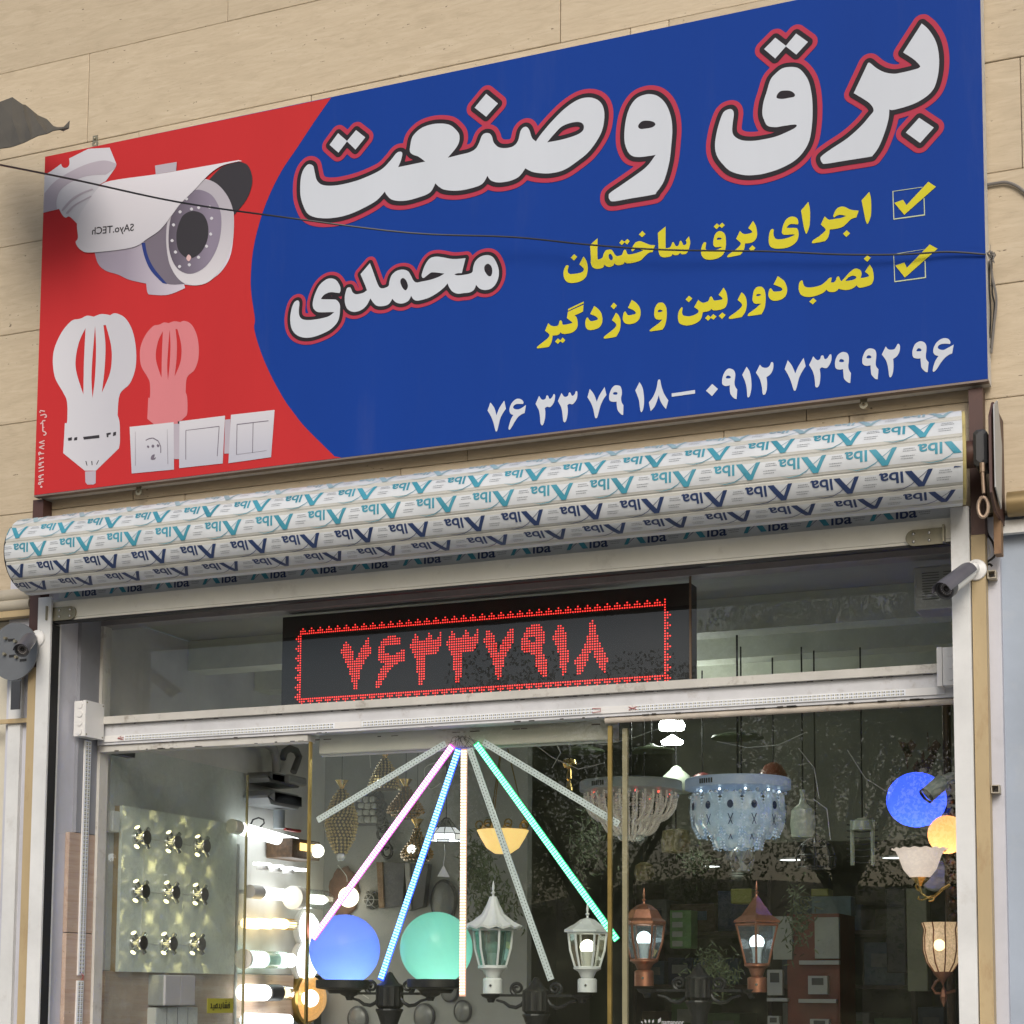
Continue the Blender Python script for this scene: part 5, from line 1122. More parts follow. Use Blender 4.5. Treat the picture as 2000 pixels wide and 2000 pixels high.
mb = MB(); mb.tube([wl(x, y, .04) for x, y in ((489, 1612), (494, 1601), (505, 1597), (515, 1601), (516, 1608), (503, 1620))], .004, 6); sm(mb).build('hose', CABLE, gm)
sm_ = thing('smoke_detector', 'white smoke detector dome under the transom rail, left of the blind', 'detector', at(548, 1440, .1))
mb = MB(); mb.lathe([(.001, -.035), (.028, -.033), (.04, -.012), (.042, 0)], 24, Matrix.Translation(at(548, 1436, .12))); sm(mb).build('dome', WHITEPL, sm_)

def wtube(name, label, p0, p1, r, m, dx=.06, base=None, basem=None, group=None, n=16, capm=None):
    """a cylinder lamp along the left wall between two picture points, optional base at its near end"""
    a, b = wl(*p0, dx), wl(*p1, dx)
    t = thing(name, label, 'wall lamp', a, group)
    if base:
        k = a.lerp(b, base); mb = MB(); mb.tube([a, k], r * 1.12, n); sm(mb).build('base', basem or WHITEPL, t); a2 = k
    else: a2 = a
    mb = MB(); mb.tube([a2, b], r, n); sm(mb).build('diffuser', m, t)
    mb = MB(); mb.box(WX, WX + dx - r, a.y + .01, a.y + .04, a.z - .01, a.z + .01); mb.build('bracket', WHITEPL, t)
    return t, a, b
G1 = 'lit lamps on the left shop wall'
wtube('tube_lamp', 'long bright white tube lamp near the top of the left wall', (452, 1613), (578, 1648), .031, HOT, .07, .1, mat('aged_plastic', (.82, .80, .68), .4), G1)
t, a, b = wtube('tube_lamp', 'shorter white tube lamp with a grey end, right of the display board', (487, 1741), (564, 1749), .030, HOT, .07, .27, WHITEPL, G1)
# flat spiky panels seen edge on
for k, (px, py) in enumerate(((505, 1688), (530, 1692), (556, 1696), (580, 1699))):
    p = wl(px, py, .05); t = thing('flat_lamp', 'bright flat star-shaped lamp seen edge on, number from the left wall outwards: %s' % ('nearest', 'second', 'third', 'farthest')[k], 'wall lamp', p, 'row of flat star lamps')
    t['label'] = ('nearest', 'second nearest', 'third nearest', 'farthest')[k] + ' of the thin bright star-edged lamps in the row under the long tube'
    mb = MB(); pts = []
    for i in range(16):
        rr_ = .065 if i % 2 else .05; an = 2 * math.pi * i / 16; pts.append(Vector((WX + .07 + rr_ * math.cos(an) * .6, p.y + rr_ * math.sin(an), p.z)))
    mb.add([v + Vector((0, 0, .006)) for v in pts] + [v - Vector((0, 0, .006)) for v in pts], [tuple(range(16)), tuple(range(31, 15, -1))] + [(i, 16 + i, 16 + (i + 1) % 16, (i + 1) % 16) for i in range(16)])
    mb.build('star_plate', HOT, t)
    if k < 3: mb = MB(); mb.tube([(WX + .07, p.y, p.z - .0065), (WX + .07, p.y, p.z - .028)], .03, 16); sm(mb).build('canopy', WHITEPL, t)
# clear capsule bulkhead
def capsule(label, p0, p1, r, bulb, dx=.06, holder=.12, gl=None, inner=(.15, .8), innr=.5):
    a, b = wl(*p0, dx), wl(*p1, dx); t = thing('capsule_lamp', label, 'wall lamp', a, G1); d = (b - a)
    mb = MB(); mb.tube([a, a + d * holder], r * 1.15, 20); sm(mb).build('base_ring', mat('lamp_base_white', (.85, .82, .75), .4) if 'lamp_base_white' not in bpy.data.materials else bpy.data.materials['lamp_base_white'], t)
    mb = MB(); mb.tube([a + d * holder, a + d * .8, a + d * .92, b], [r, r, r * .8, r * .3], 20); sm(mb).build('glass', gl or CLEARGL, t)
    mb = MB(); mb.tube([a + d * inner[0], a + d * (inner[0] + .08), a + d * (inner[1] - .1), a + d * inner[1]], [r * innr * .6, r * innr, r * innr, r * innr * .5], 14); sm(mb).build('bulb', bulb, t)
    return t
capsule('clear glass capsule lamp with a glowing warm bulb, behind the gold glass edge', (571, 1753), (648, 1759), .052, NEUT, .09, .14, None, (.4, .85))
for k, (x0, x1, em) in enumerate(((478, 503, WARM), (504, 527, WARM), (536, 556, WARM))):
    wtube('spool_lamp', ('nearest', 'middle', 'farthest')[k] + ' of the three warm spool-shaped lamps in line on the left wall', (x0, 1803), (x1, 1805), .026, em, .06, None, None, 'warm spool lamps in line')
t = thing('slatted_lamp', 'brass slatted cylinder lamp at the end of the warm spool lamps', 'wall lamp', wl(560, 1805, .05), G1)
a, b = wl(557, 1805, .06), wl(574, 1806, .06)
for i in range(12):
    an = 2 * math.pi * i / 12; o_ = Vector((math.cos(an) * .027, 0, math.sin(an) * .027)); mb = MB(); mb.tube([a + o_, b + o_], .0022, 5); mb.build('slat', GOLD, t)
mb = MB(); mb.tube([a, b], .017, 12); sm(mb).build('core', WARM, t)
capsule('cool white glass tube lamp with a greenish middle, below the spool lamps', (474, 1873), (571, 1876), .043, COOL, .07, .03, mat('greenish_tube', (.55, .75, .66), .1, trans=.6, var=0), (.03, .42), .9)
wtube('tube_end_lamp', 'bright far half of the greenish glass tube lamp', (545, 1875), (568, 1876), .036, COOL, .07, None, None, G1)
t, a, b = wtube('banded_lamp', 'warm tube lamp with a broad black band in the middle', (474, 1938), (517, 1939), .040, NEUT, .07, None, None, G1)
mb = MB(); p, q = wl(519, 1939, .07), wl(543, 1939, .07); mb.tube([p, q], .042, 18); sm(mb).build('black_band', DARKPL, t)
mb = MB(); p, q = wl(544, 1939, .07), wl(570, 1939, .07); mb.tube([p, p.lerp(q, .7), q], [.04, .038, .012], 18); sm(mb).build('far_glass', CLEARGL, t)
mb = MB(); p, q = wl(545, 1939, .07), wl(560, 1939, .07); mb.tube([p, q], .026, 12); sm(mb).build('far_bulb', WARM, t)
wtube('mosaic_tube_lamp', 'mosaic glass tube lamp at the bottom edge of the view', (480, 1992), (562, 1994), .034, COOL, .07, .0, None, G1)
def wdisc(label, px, py, r, em, rim, dep=.05):
    p = wl(px, py, 0); t = thing('round_lamp', label, 'wall lamp', p, 'round lamps on the left shop wall'); T = Matrix.Translation(p) @ Matrix.Rotation(R(90), 4, 'Y')
    mb = MB(); mb.lathe([(.001, .0), (r * 1.12, .0), (r * 1.12, dep * .5), (r, dep * .6)], 28, T); sm(mb).build('rim', rim, t)
    mb = MB(); mb.lathe([(r * .98, dep * .55), (r * .9, dep), (r * .6, dep * 1.5), (.001, dep * 1.75)], 28, T); sm(mb).build('dome', em, t)
    return t
wdisc('bright white round lamp beside the three warm spool lamps', 590, 1813, .085, HOT, WHITEPL)
wdisc('bright white round lamp beside the greenish tube lamp', 588, 1880, .10, COOL, WHITEPL)
AMB = mat('amber_mosaic', (.62, .30, .06), .15, trans=.3, var=.5, scale=60, emit=(1, .55, .2), es=.55)
t = wdisc('amber mosaic dome lamp below the round white lamps', 590, 1950, .12, AMB, GOLD, .07)
p = wl(606, 1950, .10); mb = MB(); mb.sphere(p, .045, 16, 10); sm(mb).build('bulb', NEUT, t)
# wooden lantern box
t, a, b = wbox('wood_lantern', 'carved wooden box lantern glowing amber, right of the long tube lamp', 'wall lamp', WX + .01, WX + .16, 572, 1636, 625, 1682, mat('carved_wood', (.09, .05, .025), .5, var=.5, scale=50, bump=.8), G1)
mb = MB(); mb.box(WX + .161, WX + .166, a.y + .07, b.y - .02, b.z + .04, a.z - .02); mb.build('lit_window', emat('amber_window', (1, .66, .22), 1.8), t)
mb = MB(); p = atx(620, 1662, WX + .175); mb.sphere(p, .035, 14, 10); sm(mb).build('bulb', NEUT, t)

# ---- things on the grey partition (face Y = 2.1)
PY = 2.09
def pt(px, py, d=0): return at(px, py, PY - d)
t = thing('globe_wall_lamp', 'glowing ball lamp on a carved brown plaque, crossed by the magenta bar', 'wall lamp', pt(678, 1750), None)
p = pt(672, 1748); mb = MB(); mb.lathe([(.001, .03), (.05, .03), (.085, .015), (.09, 0)], 28, Matrix.Translation(p + Vector((0, 0, .01))) @ Matrix.Rotation(R(90), 4, 'X'), rip=.06, nr=9); mb.v = [(v[0], v[1], p.z + (v[2] - p.z) * 1.5) for v in mb.v]
sm(mb).build('plaque', mat('carved_brown', (.14, .06, .035), .5, var=.4, scale=40, bump=.8), t)
mb = MB(); mb.sphere(pt(681, 1752, .09), .054, 24, 16); sm(mb).build('globe', emat('warm_globe', (1, .86, .66), 2.2), t)
t = thing('cage_lamp', 'round black caged bulkhead lamp on the grey wall', 'wall lamp', pt(727, 1758))
p = pt(728, 1758); T = Matrix.Translation(p) @ Matrix.Rotation(R(90), 4, 'X')
mb = MB(); mb.lathe([(.001, .012), (.045, .012), (.05, 0)], 24, T); mb.lathe([(.04, .012), (.03, .035), (.001, .045)], 20, T); sm(mb).build('body', mat('dark_glass', (.05, .06, .06), .15), t)
mb = MB()
for k in range(3):
    an = R(60 * k); mb.tube([p + Vector((math.cos(an) * .052 * math.cos(R(q)), -.055 * math.sin(R(q)), math.sin(an) * .052 * math.cos(R(q)))) for q in range(0, 181, 20)], .0026, 5)
mb.tube([p + Vector((.03 * math.cos(R(q)), -.046, .03 * math.sin(R(q)))) for q in range(0, 361, 24)], .0026, 5); sm(mb).build('cage', GREYPL, t)
def sconce(label, pts, m, m2, dx=.05):
    c = [pt(*q, dx) for q in pts]; cen_ = sum(c, Vector()) / 4; t = thing('wall_sconce', label, 'wall sconce', cen_, 'angular metal wall sconces')
    bk = [v + Vector((0, dx, 0)) for v in c]
    mb = MB(); mb.add(c + bk, [(0, 1, 2, 3), (0, 4, 5, 1), (1, 5, 6, 2), (2, 6, 7, 3), (3, 7, 4, 0)]); mb.build('front_plate', m, t)
    l = c[0].lerp(c[1], .22); r_ = c[3].lerp(c[2], .22); off = Vector((0, -.012, 0))
    mb = MB(); mb.add([c[0] + off, l + off, r_ + off, c[3] + off, c[0], l, r_, c[3]], [(0, 1, 2, 3), (0, 4, 5, 1), (1, 5, 6, 2), (3, 2, 6, 7), (0, 3, 7, 4)]); mb.build('side_strip', m2, t)
    return t
DG = mat('slate_grey', (.09, .09, .105), .35, var=.2); WD = mat('walnut_strip', (.22, .13, .07), .5, var=.3, scale=15)
sconce('angular grey and walnut wall sconce left of the blue bar', [(737, 1684), (790, 1685), (786, 1768), (742, 1774)], DG, WD)
sconce('angular dark grey wall sconce crossed by the blue bar', [(792, 1686), (836, 1687), (826, 1770), (798, 1778)], DG, mat('pale_strip', (.35, .34, .33), .5))
t = thing('stone_lamp', 'pale stone-patterned wall lamp in front of the grey wall', 'wall lamp', pt(712, 1580))
rnd = random.Random(9); SP = mat('pale_stone', (.42, .43, .40), .6); mb0 = None
for r_ in range(4):
    for c_ in range(3):
        x0, y0 = 697 + c_ * 13 + (r_ % 2) * 3, 1556 + r_ * 13; a, b = pt(x0, y0, .05), pt(x0 + rnd.uniform(9, 12), y0 + rnd.uniform(9, 12), .05)
        mb = MB(); mb.bevbox(a.x, b.x, PY - .06, PY - .02, b.z, a.z, .006); mb.build('stone_piece', SP, t)
mb = MB(); a, b = pt(694, 1553, .02), pt(742, 1612, .02); mb.box(a.x, b.x, PY - .019, PY, b.z, a.z); mb.build('back_plate', DG, t)
t = thing('chain_mobile', 'dark iron heart-and-chain ornament hanging on the grey wall', 'ornament', pt(750, 1600))
mb = MB(); IR = mat('dark_iron', (.03, .03, .035), .45)
for k in range(7):
    x, y = 738 + k * 3, 1560 + k * 17; c = pt(x, y, .04); w_ = .028 + .012 * math.sin(k * 2.1)
    mb.tube([c + Vector((w_ * math.cos(R(a)), 0, .036 * math.sin(R(a)))) for a in range(0, 361, 30)], .009, 6)
sm(mb).build('chain', IR, t)
for x, y in ((797, 1570), (806, 1600)):
    pass
t = thing('paper_tag', 'small white triangular tag hanging on a thread under the stained glass lamp', 'tag', at(866, 1700, 1.0))
a = at(866, 1690, 1.0); b = at(854, 1712, 1.0); c = at(878, 1713, 1.0); mb = MB(); mb.add([a, b, c, a + Vector((0, .002, 0)), b + Vector((0, .002, 0)), c + Vector((0, .002, 0))], [(0, 1, 2), (3, 5, 4), (0, 3, 4, 1), (1, 4, 5, 2), (2, 5, 3, 0)]); mb.build('card', WHITEPL, t)
mb = MB(); mb.tube([at(868, 1648, 1.0), at(869, 1668, 1.0), a], .0014, 5); mb.build('thread', WHITEWIRE, t)

# ------------------------------------------------------------------ pendants of beaded crystal
GBEAD = mat('gold_crystal', (.72, .58, .28), .15, .4, var=.4, scale=60); CLEARB = mat('smoky_crystal', (.55, .56, .52), .08, .3, var=.4, scale=50)
def beads(mb, c, prof, r, rows, per, rnd):
    """small faceted beads over a lathe profile [(radius, z)]"""
    zs = [q[1] for q in prof]; z0, z1 = max(zs), min(zs)
    for i in range(rows):
        z = z0 + (z1 - z0) * (i + .5) / rows
        for (ra, za), (rb, zb) in zip(prof, prof[1:]):
            if min(za, zb) <= z <= max(za, zb): R_ = ra + (rb - ra) * (z - za) / ((zb - za) or 1); break
        n = max(int(2 * math.pi * R_ / per), 4)
        for k in range(n):
            an = 2 * math.pi * (k + .5 * (i % 2)) / n
            p = Vector(c) + Vector((R_ * math.cos(an), R_ * math.sin(an), z)); s = r * rnd.uniform(.85, 1.1)
            mb.add([p + Vector(q) * s for q in ((1, 0, 0), (0, 1, 0), (-1, 0, 0), (0, -1, 0), (0, 0, 1), (0, 0, -1))], [(0, 1, 4), (1, 2, 4), (2, 3, 4), (3, 0, 4), (1, 0, 5), (2, 1, 5), (3, 2, 5), (0, 3, 5)])
def pendant(label, px, ytop, Y, prof_px, m, cap=True, bulb=None, ball=None, rows=16, br=.008, grp='beaded crystal pendant lamps'):
    c = at(px, ytop, Y); S_ = (c - CAM).dot(FWD) / FPX      # metres per picture pixel at that depth
    t = thing('crystal_pendant', label, 'pendant lamp', c, grp)
    mb = MB(); mb.tube([c, (c.x, c.y, 3.1)], .0016, 5); mb.build('cord', CABLE, t)
    if cap: mb = MB(); mb.lathe([(.001, 0), (13 * S_, 0), (10 * S_, -5 * S_), (4.5 * S_, -13 * S_), (4.5 * S_, -17 * S_)], 18, Matrix.Translation(c), rip=.05, nr=8); sm(mb).build('brass_cup', BRASS, t)
    prof = [(r * S_, -(y - ytop) * S_) for r, y in prof_px]
    rnd = random.Random(int(px)); mb = MB(); beads(mb, c, prof, br, rows, br * 2.15, rnd); tag(mb.build('beads', m, t), kind='stuff')
    mb = MB(); mb.lathe([(r * .86, z) for r, z in prof], 20, Matrix.Translation(c)); sm(mb).build('inner_shade', mat('inner_shade', (.10, .085, .05), .5) if 'inner_shade' not in bpy.data.materials else bpy.data.materials['inner_shade'], t)
    if bulb: mb = MB(); mb.sphere(c + Vector((bulb[0] * S_, -prof_px[-2][0] * S_ * .75, -(bulb[1] - ytop) * S_)), bulb[2] * S_, 14, 10); sm(mb).build('bulb', HOT, t)
    if ball: mb = MB(); mb.sphere(c + Vector((0, 0, -(ball[0] - ytop) * S_)), ball[1] * S_, 10, 7); mb.build('crystal_ball', CRYSTAL, t)
    return t
pendant('tall spindle-shaped beaded pendant hanging at the far left behind the glass', 668, 1524, .75, [(6, 1542), (18, 1560), (29, 1590), (31, 1610), (25, 1640), (10, 1668)], GBEAD, ball=(1674, 9), rows=20, br=.0082)
pendant('bell-shaped beaded pendant hanging highest, upper left of the fan of light bars', 752, 1464, .85, [(4, 1481), (12, 1492), (24, 1515), (31, 1535), (30, 1543)], GBEAD, bulb=(0, 1534, 8), rows=11, br=.0072)
pendant('wide flattened beaded pendant crossed by the magenta bar', 793, 1522, 1.1, [(5, 1536), (14, 1552), (33, 1577), (36, 1586), (14, 1600)], mat('copper_crystal', (.50, .32, .15), .12, .5, var=.5, scale=60), rows=12, br=.0078)
pendant('small beaded pendant crossed by the blue bar, lowest of the beaded ones', 815, 1600, 1.3, [(5, 1618), (12, 1640), (30, 1664), (31, 1672), (22, 1682)], bpy.data.materials['copper_crystal'], bulb=(0, 1661, 9), rows=12, br=.008)

# stained glass lamp
t = thing('stained_glass_lamp', 'small dome pendant of white leaded glass, lit from inside, left of the upright bar', 'pendant lamp', at(872, 1600, 1.0))
c = at(872, 1598, 1.0); S_ = (c - CAM).dot(FWD) / FPX
seg = 10
GLW = emat('leaded_white_glass', (.9, .95, 1), .5); GLH = emat('leaded_bright_glass', (.95, .98, 1), 3); GLD = mat('leaded_grey_glass', (.20, .22, .22), .2, var=.5, scale=40)
pr = [(5, 0), (20, 18), (34, 32), (36, 44)]
for k in range(seg):
    a0, a1 = 2 * math.pi * (k + .04) / seg, 2 * math.pi * (k + .96) / seg
    for j, ((r0, z0), (r1, z1)) in enumerate(zip(pr, pr[1:])):
        mb = MB(); mb.add([c + Vector((r * S_ * math.cos(a), r * S_ * math.sin(a), -z * S_)) for r, z, a in ((r0, z0 + 1, a0), (r0, z0 + 1, a1), (r1, z1 - 1, a1), (r1, z1 - 1, a0))], [(0, 1, 2, 3)])
        mb.build('glass_piece', (GLD, GLW, GLH)[j] if (k % 3 or j < 2) else GLW, t)
mb = MB()
for r, z in pr: mb.tube([c + Vector((r * S_ * math.cos(a), r * S_ * math.sin(a), -z * S_)) for a in [R(20 * q) for q in range(19)]], .0022, 5)
for k in range(seg): mb.tube([c + Vector((r * S_ * math.cos(2 * math.pi * k / seg), r * S_ * math.sin(2 * math.pi * k / seg), -z * S_)) for r, z in pr], .0022, 5)
sm(mb).build('lead_frame', DARKPL, t)
mb = MB(); mb.tube([c, (c.x, c.y, 3.1)], .0025, 5); mb.build('cord', CABLE, t)

# yellow alabaster bowl
c = at(982, 1622, 1.0); S_ = (c - CAM).dot(FWD) / FPX
t = thing('bowl_pendant', 'glowing yellow alabaster bowl pendant behind the grey and green bars', 'pendant lamp', c)
mb = MB(); mb.lathe([(.001, -46 * S_), (16 * S_, -45 * S_), (32 * S_, -34 * S_), (44 * S_, -14 * S_), (51 * S_, 0), (48 * S_, .5 * S_), (40 * S_, -12 * S_)], 40, Matrix.Translation(c))
sm(mb).build('bowl', mat('alabaster', (.75, .55, .22), .35, var=.18, scale=9, emit=(1, .66, .22), es=.85), t)
mb = MB(); mb.sphere(c + Vector((.01, -.05, -.055)), .03, 14, 10); sm(mb).build('bulb', NEUT, t)
mb = MB()
for k in range(3): a_ = R(120 * k + 20); mb.tube([c + Vector((47 * S_ * math.cos(a_), 47 * S_ * math.sin(a_), .5 * S_)), c + Vector((0, 0, .45))], .003, 6)
mb.tube([c + Vector((0, 0, .45)), (c.x, c.y, 3.1)], .006, 6); sm(mb).build('chains', mat('old_brass', (.20, .15, .05), .4, .6), t)
for k in range(7):
    a_ = R(51 * k); mb = MB(); q = c + Vector((46 * S_ * math.cos(a_), 46 * S_ * math.sin(a_), .012)); mb.tube([q + Vector((.018 * math.cos(R(u)), 0, .018 * math.sin(R(u)) + .012)) for u in range(0, 361, 40)], .004, 5); sm(mb).build('rim_curl', bpy.data.materials['old_brass'], t)

# ------------------------------------------------------------------ crystal chandeliers with round plates
def chandelier(label, px, py, half, Y, blue, tiers, ball_r):
    c = at(px, py, Y); S_ = (c - CAM).dot(FWD) / FPX; r = half * S_
    t = thing('chandelier', label, 'chandelier', c, 'round crystal chandeliers')
    PLM = mat('plate_blue' if blue else 'plate_white', (.42, .50, .62) if blue else (.42, .46, .46), .3, var=.05, emit=(.35, .5, .8) if blue else None, es=.10 if blue else 0)
    mb = MB(); mb.lathe([(.001, .035), (r * .98, .035), (r, .03), (r, -.006), (r * .9, -.01), (.001, -.01)], 56, Matrix.Translation(c)); sm(mb).build('plate', PLM, t)
    mb = MB()
    for k in range(6):
        a_ = R(-118 + 3 * k); q = c + Vector((r * 1.001 * math.cos(a_), r * 1.001 * math.sin(a_), 0)); mb.box(q.x - .003, q.x + .003, q.y - .004, q.y + .001, c.z + .002, c.z + .022)
    mb.build('vent_slots', DARKPL, t)
    CR = mat('blue_lit_crystal' if blue else 'clear_crystal_drops', (.60, .70, .80) if blue else (.72, .68, .60), .1, .0, var=.3, scale=40, emit=(.45, .62, .85) if blue else (.6, .52, .45), es=.16 if blue else .09)  # clear beads get a faint glow of their own to stand out
    CP = mat('blue_petal_glass' if blue else 'clear_petal_glass', (.55, .68, .78) if blue else (.40, .40, .36), .12, 0, var=.15, scale=30, trans=.35, emit=(.48, .64, .80) if blue else None, es=.11 if blue else 0)
    rnd = random.Random(px)
    for (fr, z0, z1, n, wid) in tiers:
        for k in range(n):
            a_ = 2 * math.pi * k / n; ca, sa = math.cos(a_), math.sin(a_)
            if blue:      # curved glass petals with a dark dot and a stroke
                pts = []; pr = [(fr, z0), (fr * 1.02, z0 + (z1 - z0) * .4), (fr * .98, z0 + (z1 - z0) * .75), (fr * .86, z1)]
                ws = (.6, 1, .95, .35); L = []
                for (q, z), w_ in zip(pr, ws):
                    for s_ in (-1, -.5, 0, .5, 1):
                        rr_ = r * q + .012 * (1 - s_ * s_); L.append(c + Vector((rr_ * ca - sa * s_ * wid * w_, rr_ * sa + ca * s_ * wid * w_, z)))
                fs = [(i * 5 + j, i * 5 + j + 1, i * 5 + 5 + j + 1, i * 5 + 5 + j) for i in range(3) for j in range(4)]
                mb = MB(); mb.add(L, fs); o = sm(mb).build('glass_petal', CP, t)
                zc_ = z0 + (z1 - z0) * .3; mb = MB(); q = r * fr * 1.02 + .016
                cc = c + Vector((q * ca, q * sa, zc_)); ux = Vector((-sa, ca, 0)); uz = Vector((0, 0, 1))
                mb.add([cc + ux * .013 * math.cos(R(30 * i)) + uz * .017 * math.sin(R(30 * i)) for i in range(12)], [tuple(range(12))])
                zz = z0 + (z1 - z0) * .65; cc = c + Vector(((q - .004) * ca, (q - .004) * sa, zz))
                for sg in (-1, 1): mb.add([cc + ux * (-.010 * sg - .002) + uz * .022, cc + ux * (-.010 * sg + .002) + uz * .022, cc + ux * (.008 * sg + .002) - uz * .022, cc + ux * (.008 * sg - .002) - uz * .022], [(0, 1, 2, 3)])
                mb.build('dark_motif', NAVY, o)
                mb = MB()
                for s_ in (-1, 1):
                    for j in range(14):
                        f = j / 13; w_ = .6 + .4 * math.sin(f * 2.2); q_ = r * fr * (1 - .13 * max(0, f - .6) / .4); p = c + Vector((q_ * ca - sa * s_ * wid * w_ * 1.05, q_ * sa + ca * s_ * wid * w_ * 1.05, z0 + (z1 - z0) * f)); mb.sphere(p, .0042, 5, 4)
                tag(mb.build('bead_edge', CR, o), kind='stuff')
            else:         # strings of beads swinging in towards the middle
                mb = MB(); m_ = 22
                for j in range(m_):
                    f = j / (m_ - 1); q_ = r * fr * (1 - .55 * f ** 2.2); p = c + Vector((q_ * ca, q_ * sa, z0 + (z1 - z0) * math.sin(f * math.pi / 2)))
                    mb.sphere(p, .0058 * rnd.uniform(.8, 1.15), 5, 4)
                tag(mb.build('bead_string', CR, t), kind='stuff')
    # ring of crystals right under the plate
    mb = MB()
    for k in range(46):
        a_ = 2 * math.pi * k / 46 + rnd.uniform(-.05, .05); q_ = r * rnd.uniform(.74, .93); mb.sphere(c + Vector((q_ * math.cos(a_), q_ * math.sin(a_), -.022 - rnd.uniform(0, .018))), .0085, 6, 4)
    tag(mb.build('crystal_ring', CRYSTAL, t), kind='stuff')
    mb = MB()
    for k in range(10):
        a_ = R(36 * k + 8); q_ = r * .78; mb.sphere(c + Vector((q_ * math.cos(a_), q_ * math.sin(a_), -.02)), .006, 6, 4)
    tag(mb.build('led_points', emat('blue_white_points', (.7, .85, 1), 2.5) if blue else emat('red_points', (1, .12, .08), 1.6), t), kind='stuff')
    if ball_r:
        for k in range(5): a_ = R(72 * k - 100); mb = MB(); mb.sphere(c + Vector((.055 * math.cos(a_), .055 * math.sin(a_), -.20 - .012 * (k % 2))), ball_r, 14, 9); sm(mb).build('crystal_ball', CLEARGL, t)
    mb = MB(); mb.tube([c + Vector((0, 0, .03)), (c.x, c.y, 3.1)], .005, 6); mb.build('hanger', CABLE, t)
    return t, c, S_, r
chandelier('round crystal chandelier of clear bead strings, hanging behind the gold glass joint', 1232, 1543, 100, .8, False, [(.9, -.02, -.135, 34, 0), (.62, -.03, -.19, 22, 0), (.35, -.03, -.21, 14, 0)], .021)
t, c, S_, r = chandelier('round blue-lit crystal chandelier with glass petals, hanging in the right-hand window', 1441, 1539, 103, .85, True, [(.84, -.035, -.205, 13, .052), (.46, -.10, -.255, 8, .046)], 0)
for k in range(5):
    a_ = R(72 * k - 90); q = c + Vector((.045 * math.cos(a_), .045 * math.sin(a_), -.30 - (.03 if k == 0 else 0))); mb = MB()
    mb.add([q + Vector((0, 0, .045)), q + Vector((.021, 0, 0)), q + Vector((0, .021, 0)), q + Vector((-.021, 0, 0)), q + Vector((0, -.021, 0)), q + Vector((0, 0, -.022))], [(0, 1, 2), (0, 2, 3), (0, 3, 4), (0, 4, 1), (5, 2, 1), (5, 3, 2), (5, 4, 3), (5, 1, 4)]); mb.build('crystal_drop', mat('smoky_drop', (.16, .15, .14), .08, .4, var=.2) if k == 0 else bpy.data.materials['smoky_drop'], t)
def cr(P, n=5):
    o = []
    for i in range(len(P) - 1):
        p0, p1, p2, p3 = P[max(i - 1, 0)], P[i], P[i + 1], P[min(i + 2, len(P) - 1)]
        for k in range(n):
            t_ = k / n; o.append(.5 * (2 * p1 + (p2 - p0) * t_ + (2 * p0 - 5 * p1 + 4 * p2 - p3) * t_ ** 2 + (3 * p1 - p0 - 3 * p2 + p3) * t_ ** 3))
    return o + [P[-1]]
# ------------------------------------------------------------------ lamp posts on show behind the glass
LY = .34
SP_ = (at(1000, 1863, LY) - CAM).dot(FWD) / FPX
def post(label, px, ytop, arm_px, arm_y, drop, mat_=BLACKMET):
    """fluted post with two scroll arms; heights in picture pixels at the display depth"""
    c = at(px, arm_y, LY); S_ = (c - CAM).dot(FWD) / FPX
    t = thing('lamp_post', label, 'lamp post', (c.x, c.y, .05), 'black cast lamp posts with two arms')
    Z = lambda y: c.z - (y - arm_y) * S_
    h = lambda v: v * S_
    mb = MB(); mb.lathe([(.001, Z(ytop)), (h(5), Z(ytop + 2)), (h(9), Z(ytop + 9)), (h(18), Z(ytop + 22)), (h(27), Z(ytop + 27)), (h(27), Z(ytop + 31))], 24, Matrix.Translation((c.x, c.y, 0))); sm(mb).build('finial_cap', mat_, t)
    mb = MB(); mb.lathe([(h(26), Z(ytop + 31)), (h(26), Z(ytop + 66)), (h(20), Z(ytop + 72))], 32, Matrix.Translation((c.x, c.y, 0)), rip=.04, nr=16); sm(mb).build('fluted_hub', mat_, t)
    mb = MB(); mb.lathe([(h(26), Z(ytop + 72)), (h(27), Z(ytop + 75)), (h(24), Z(ytop + 80)), (h(17), Z(ytop + 100)), (h(15), Z(ytop + 150)), (h(15), .3), (h(26), .2), (h(26), .051)], 32, Matrix.Translation((c.x, c.y, 0)), rip=.03, nr=12); sm(mb).build('column', mat_, t)
    for sg in (-1, 1):
        ax = arm_px * sg
        P = lambda dx, dy: Vector((c.x + sg * h(dx), c.y, c.z - h(dy)))
        mb = MB(); mb.box(min(c.x + sg * h(24), c.x + h(ax)), max(c.x + sg * h(24), c.x + h(ax)), c.y - .008, c.y + .008, c.z - h(3), c.z + h(2)); mb.build('arm', mat_, t)
        pts = [P(40 + (14 - 11 * k / 22) * math.cos(R(-75 + k * 26)), -13 - (13 - 10.5 * k / 22) * math.sin(R(-75 + k * 26))) for k in range(23)]
        mb = MB(); mb.tube(pts, [.0085 - .0045 * k / 22 for k in range(23)], 7); sm(mb).build('scroll', mat_, t)
        mb = MB(); mb.tube([P(24, 8), P(30, 18), P(42, 24), P(56, 22), P(68, 14), P(84, 10)], [.006, .008, .0085, .0075, .006, .005], 7); sm(mb).build('lower_scroll', mat_, t)
        mb = MB(); mb.lathe([(.001, -.03), (h(6), -.03), (h(9), -.015), (h(18), -.006), (h(21), .004)], 20, Matrix.Translation(P(arm_px, 0))); sm(mb).build('seat_cup', mat_, t)
    return t, c, S_
post('black two-armed lamp post carrying the blue and green globes', 761, 1898, 88, 1940, 0)
post('black two-armed lamp post carrying the two white lanterns', 1047, 1908, 96, 1944, 0)
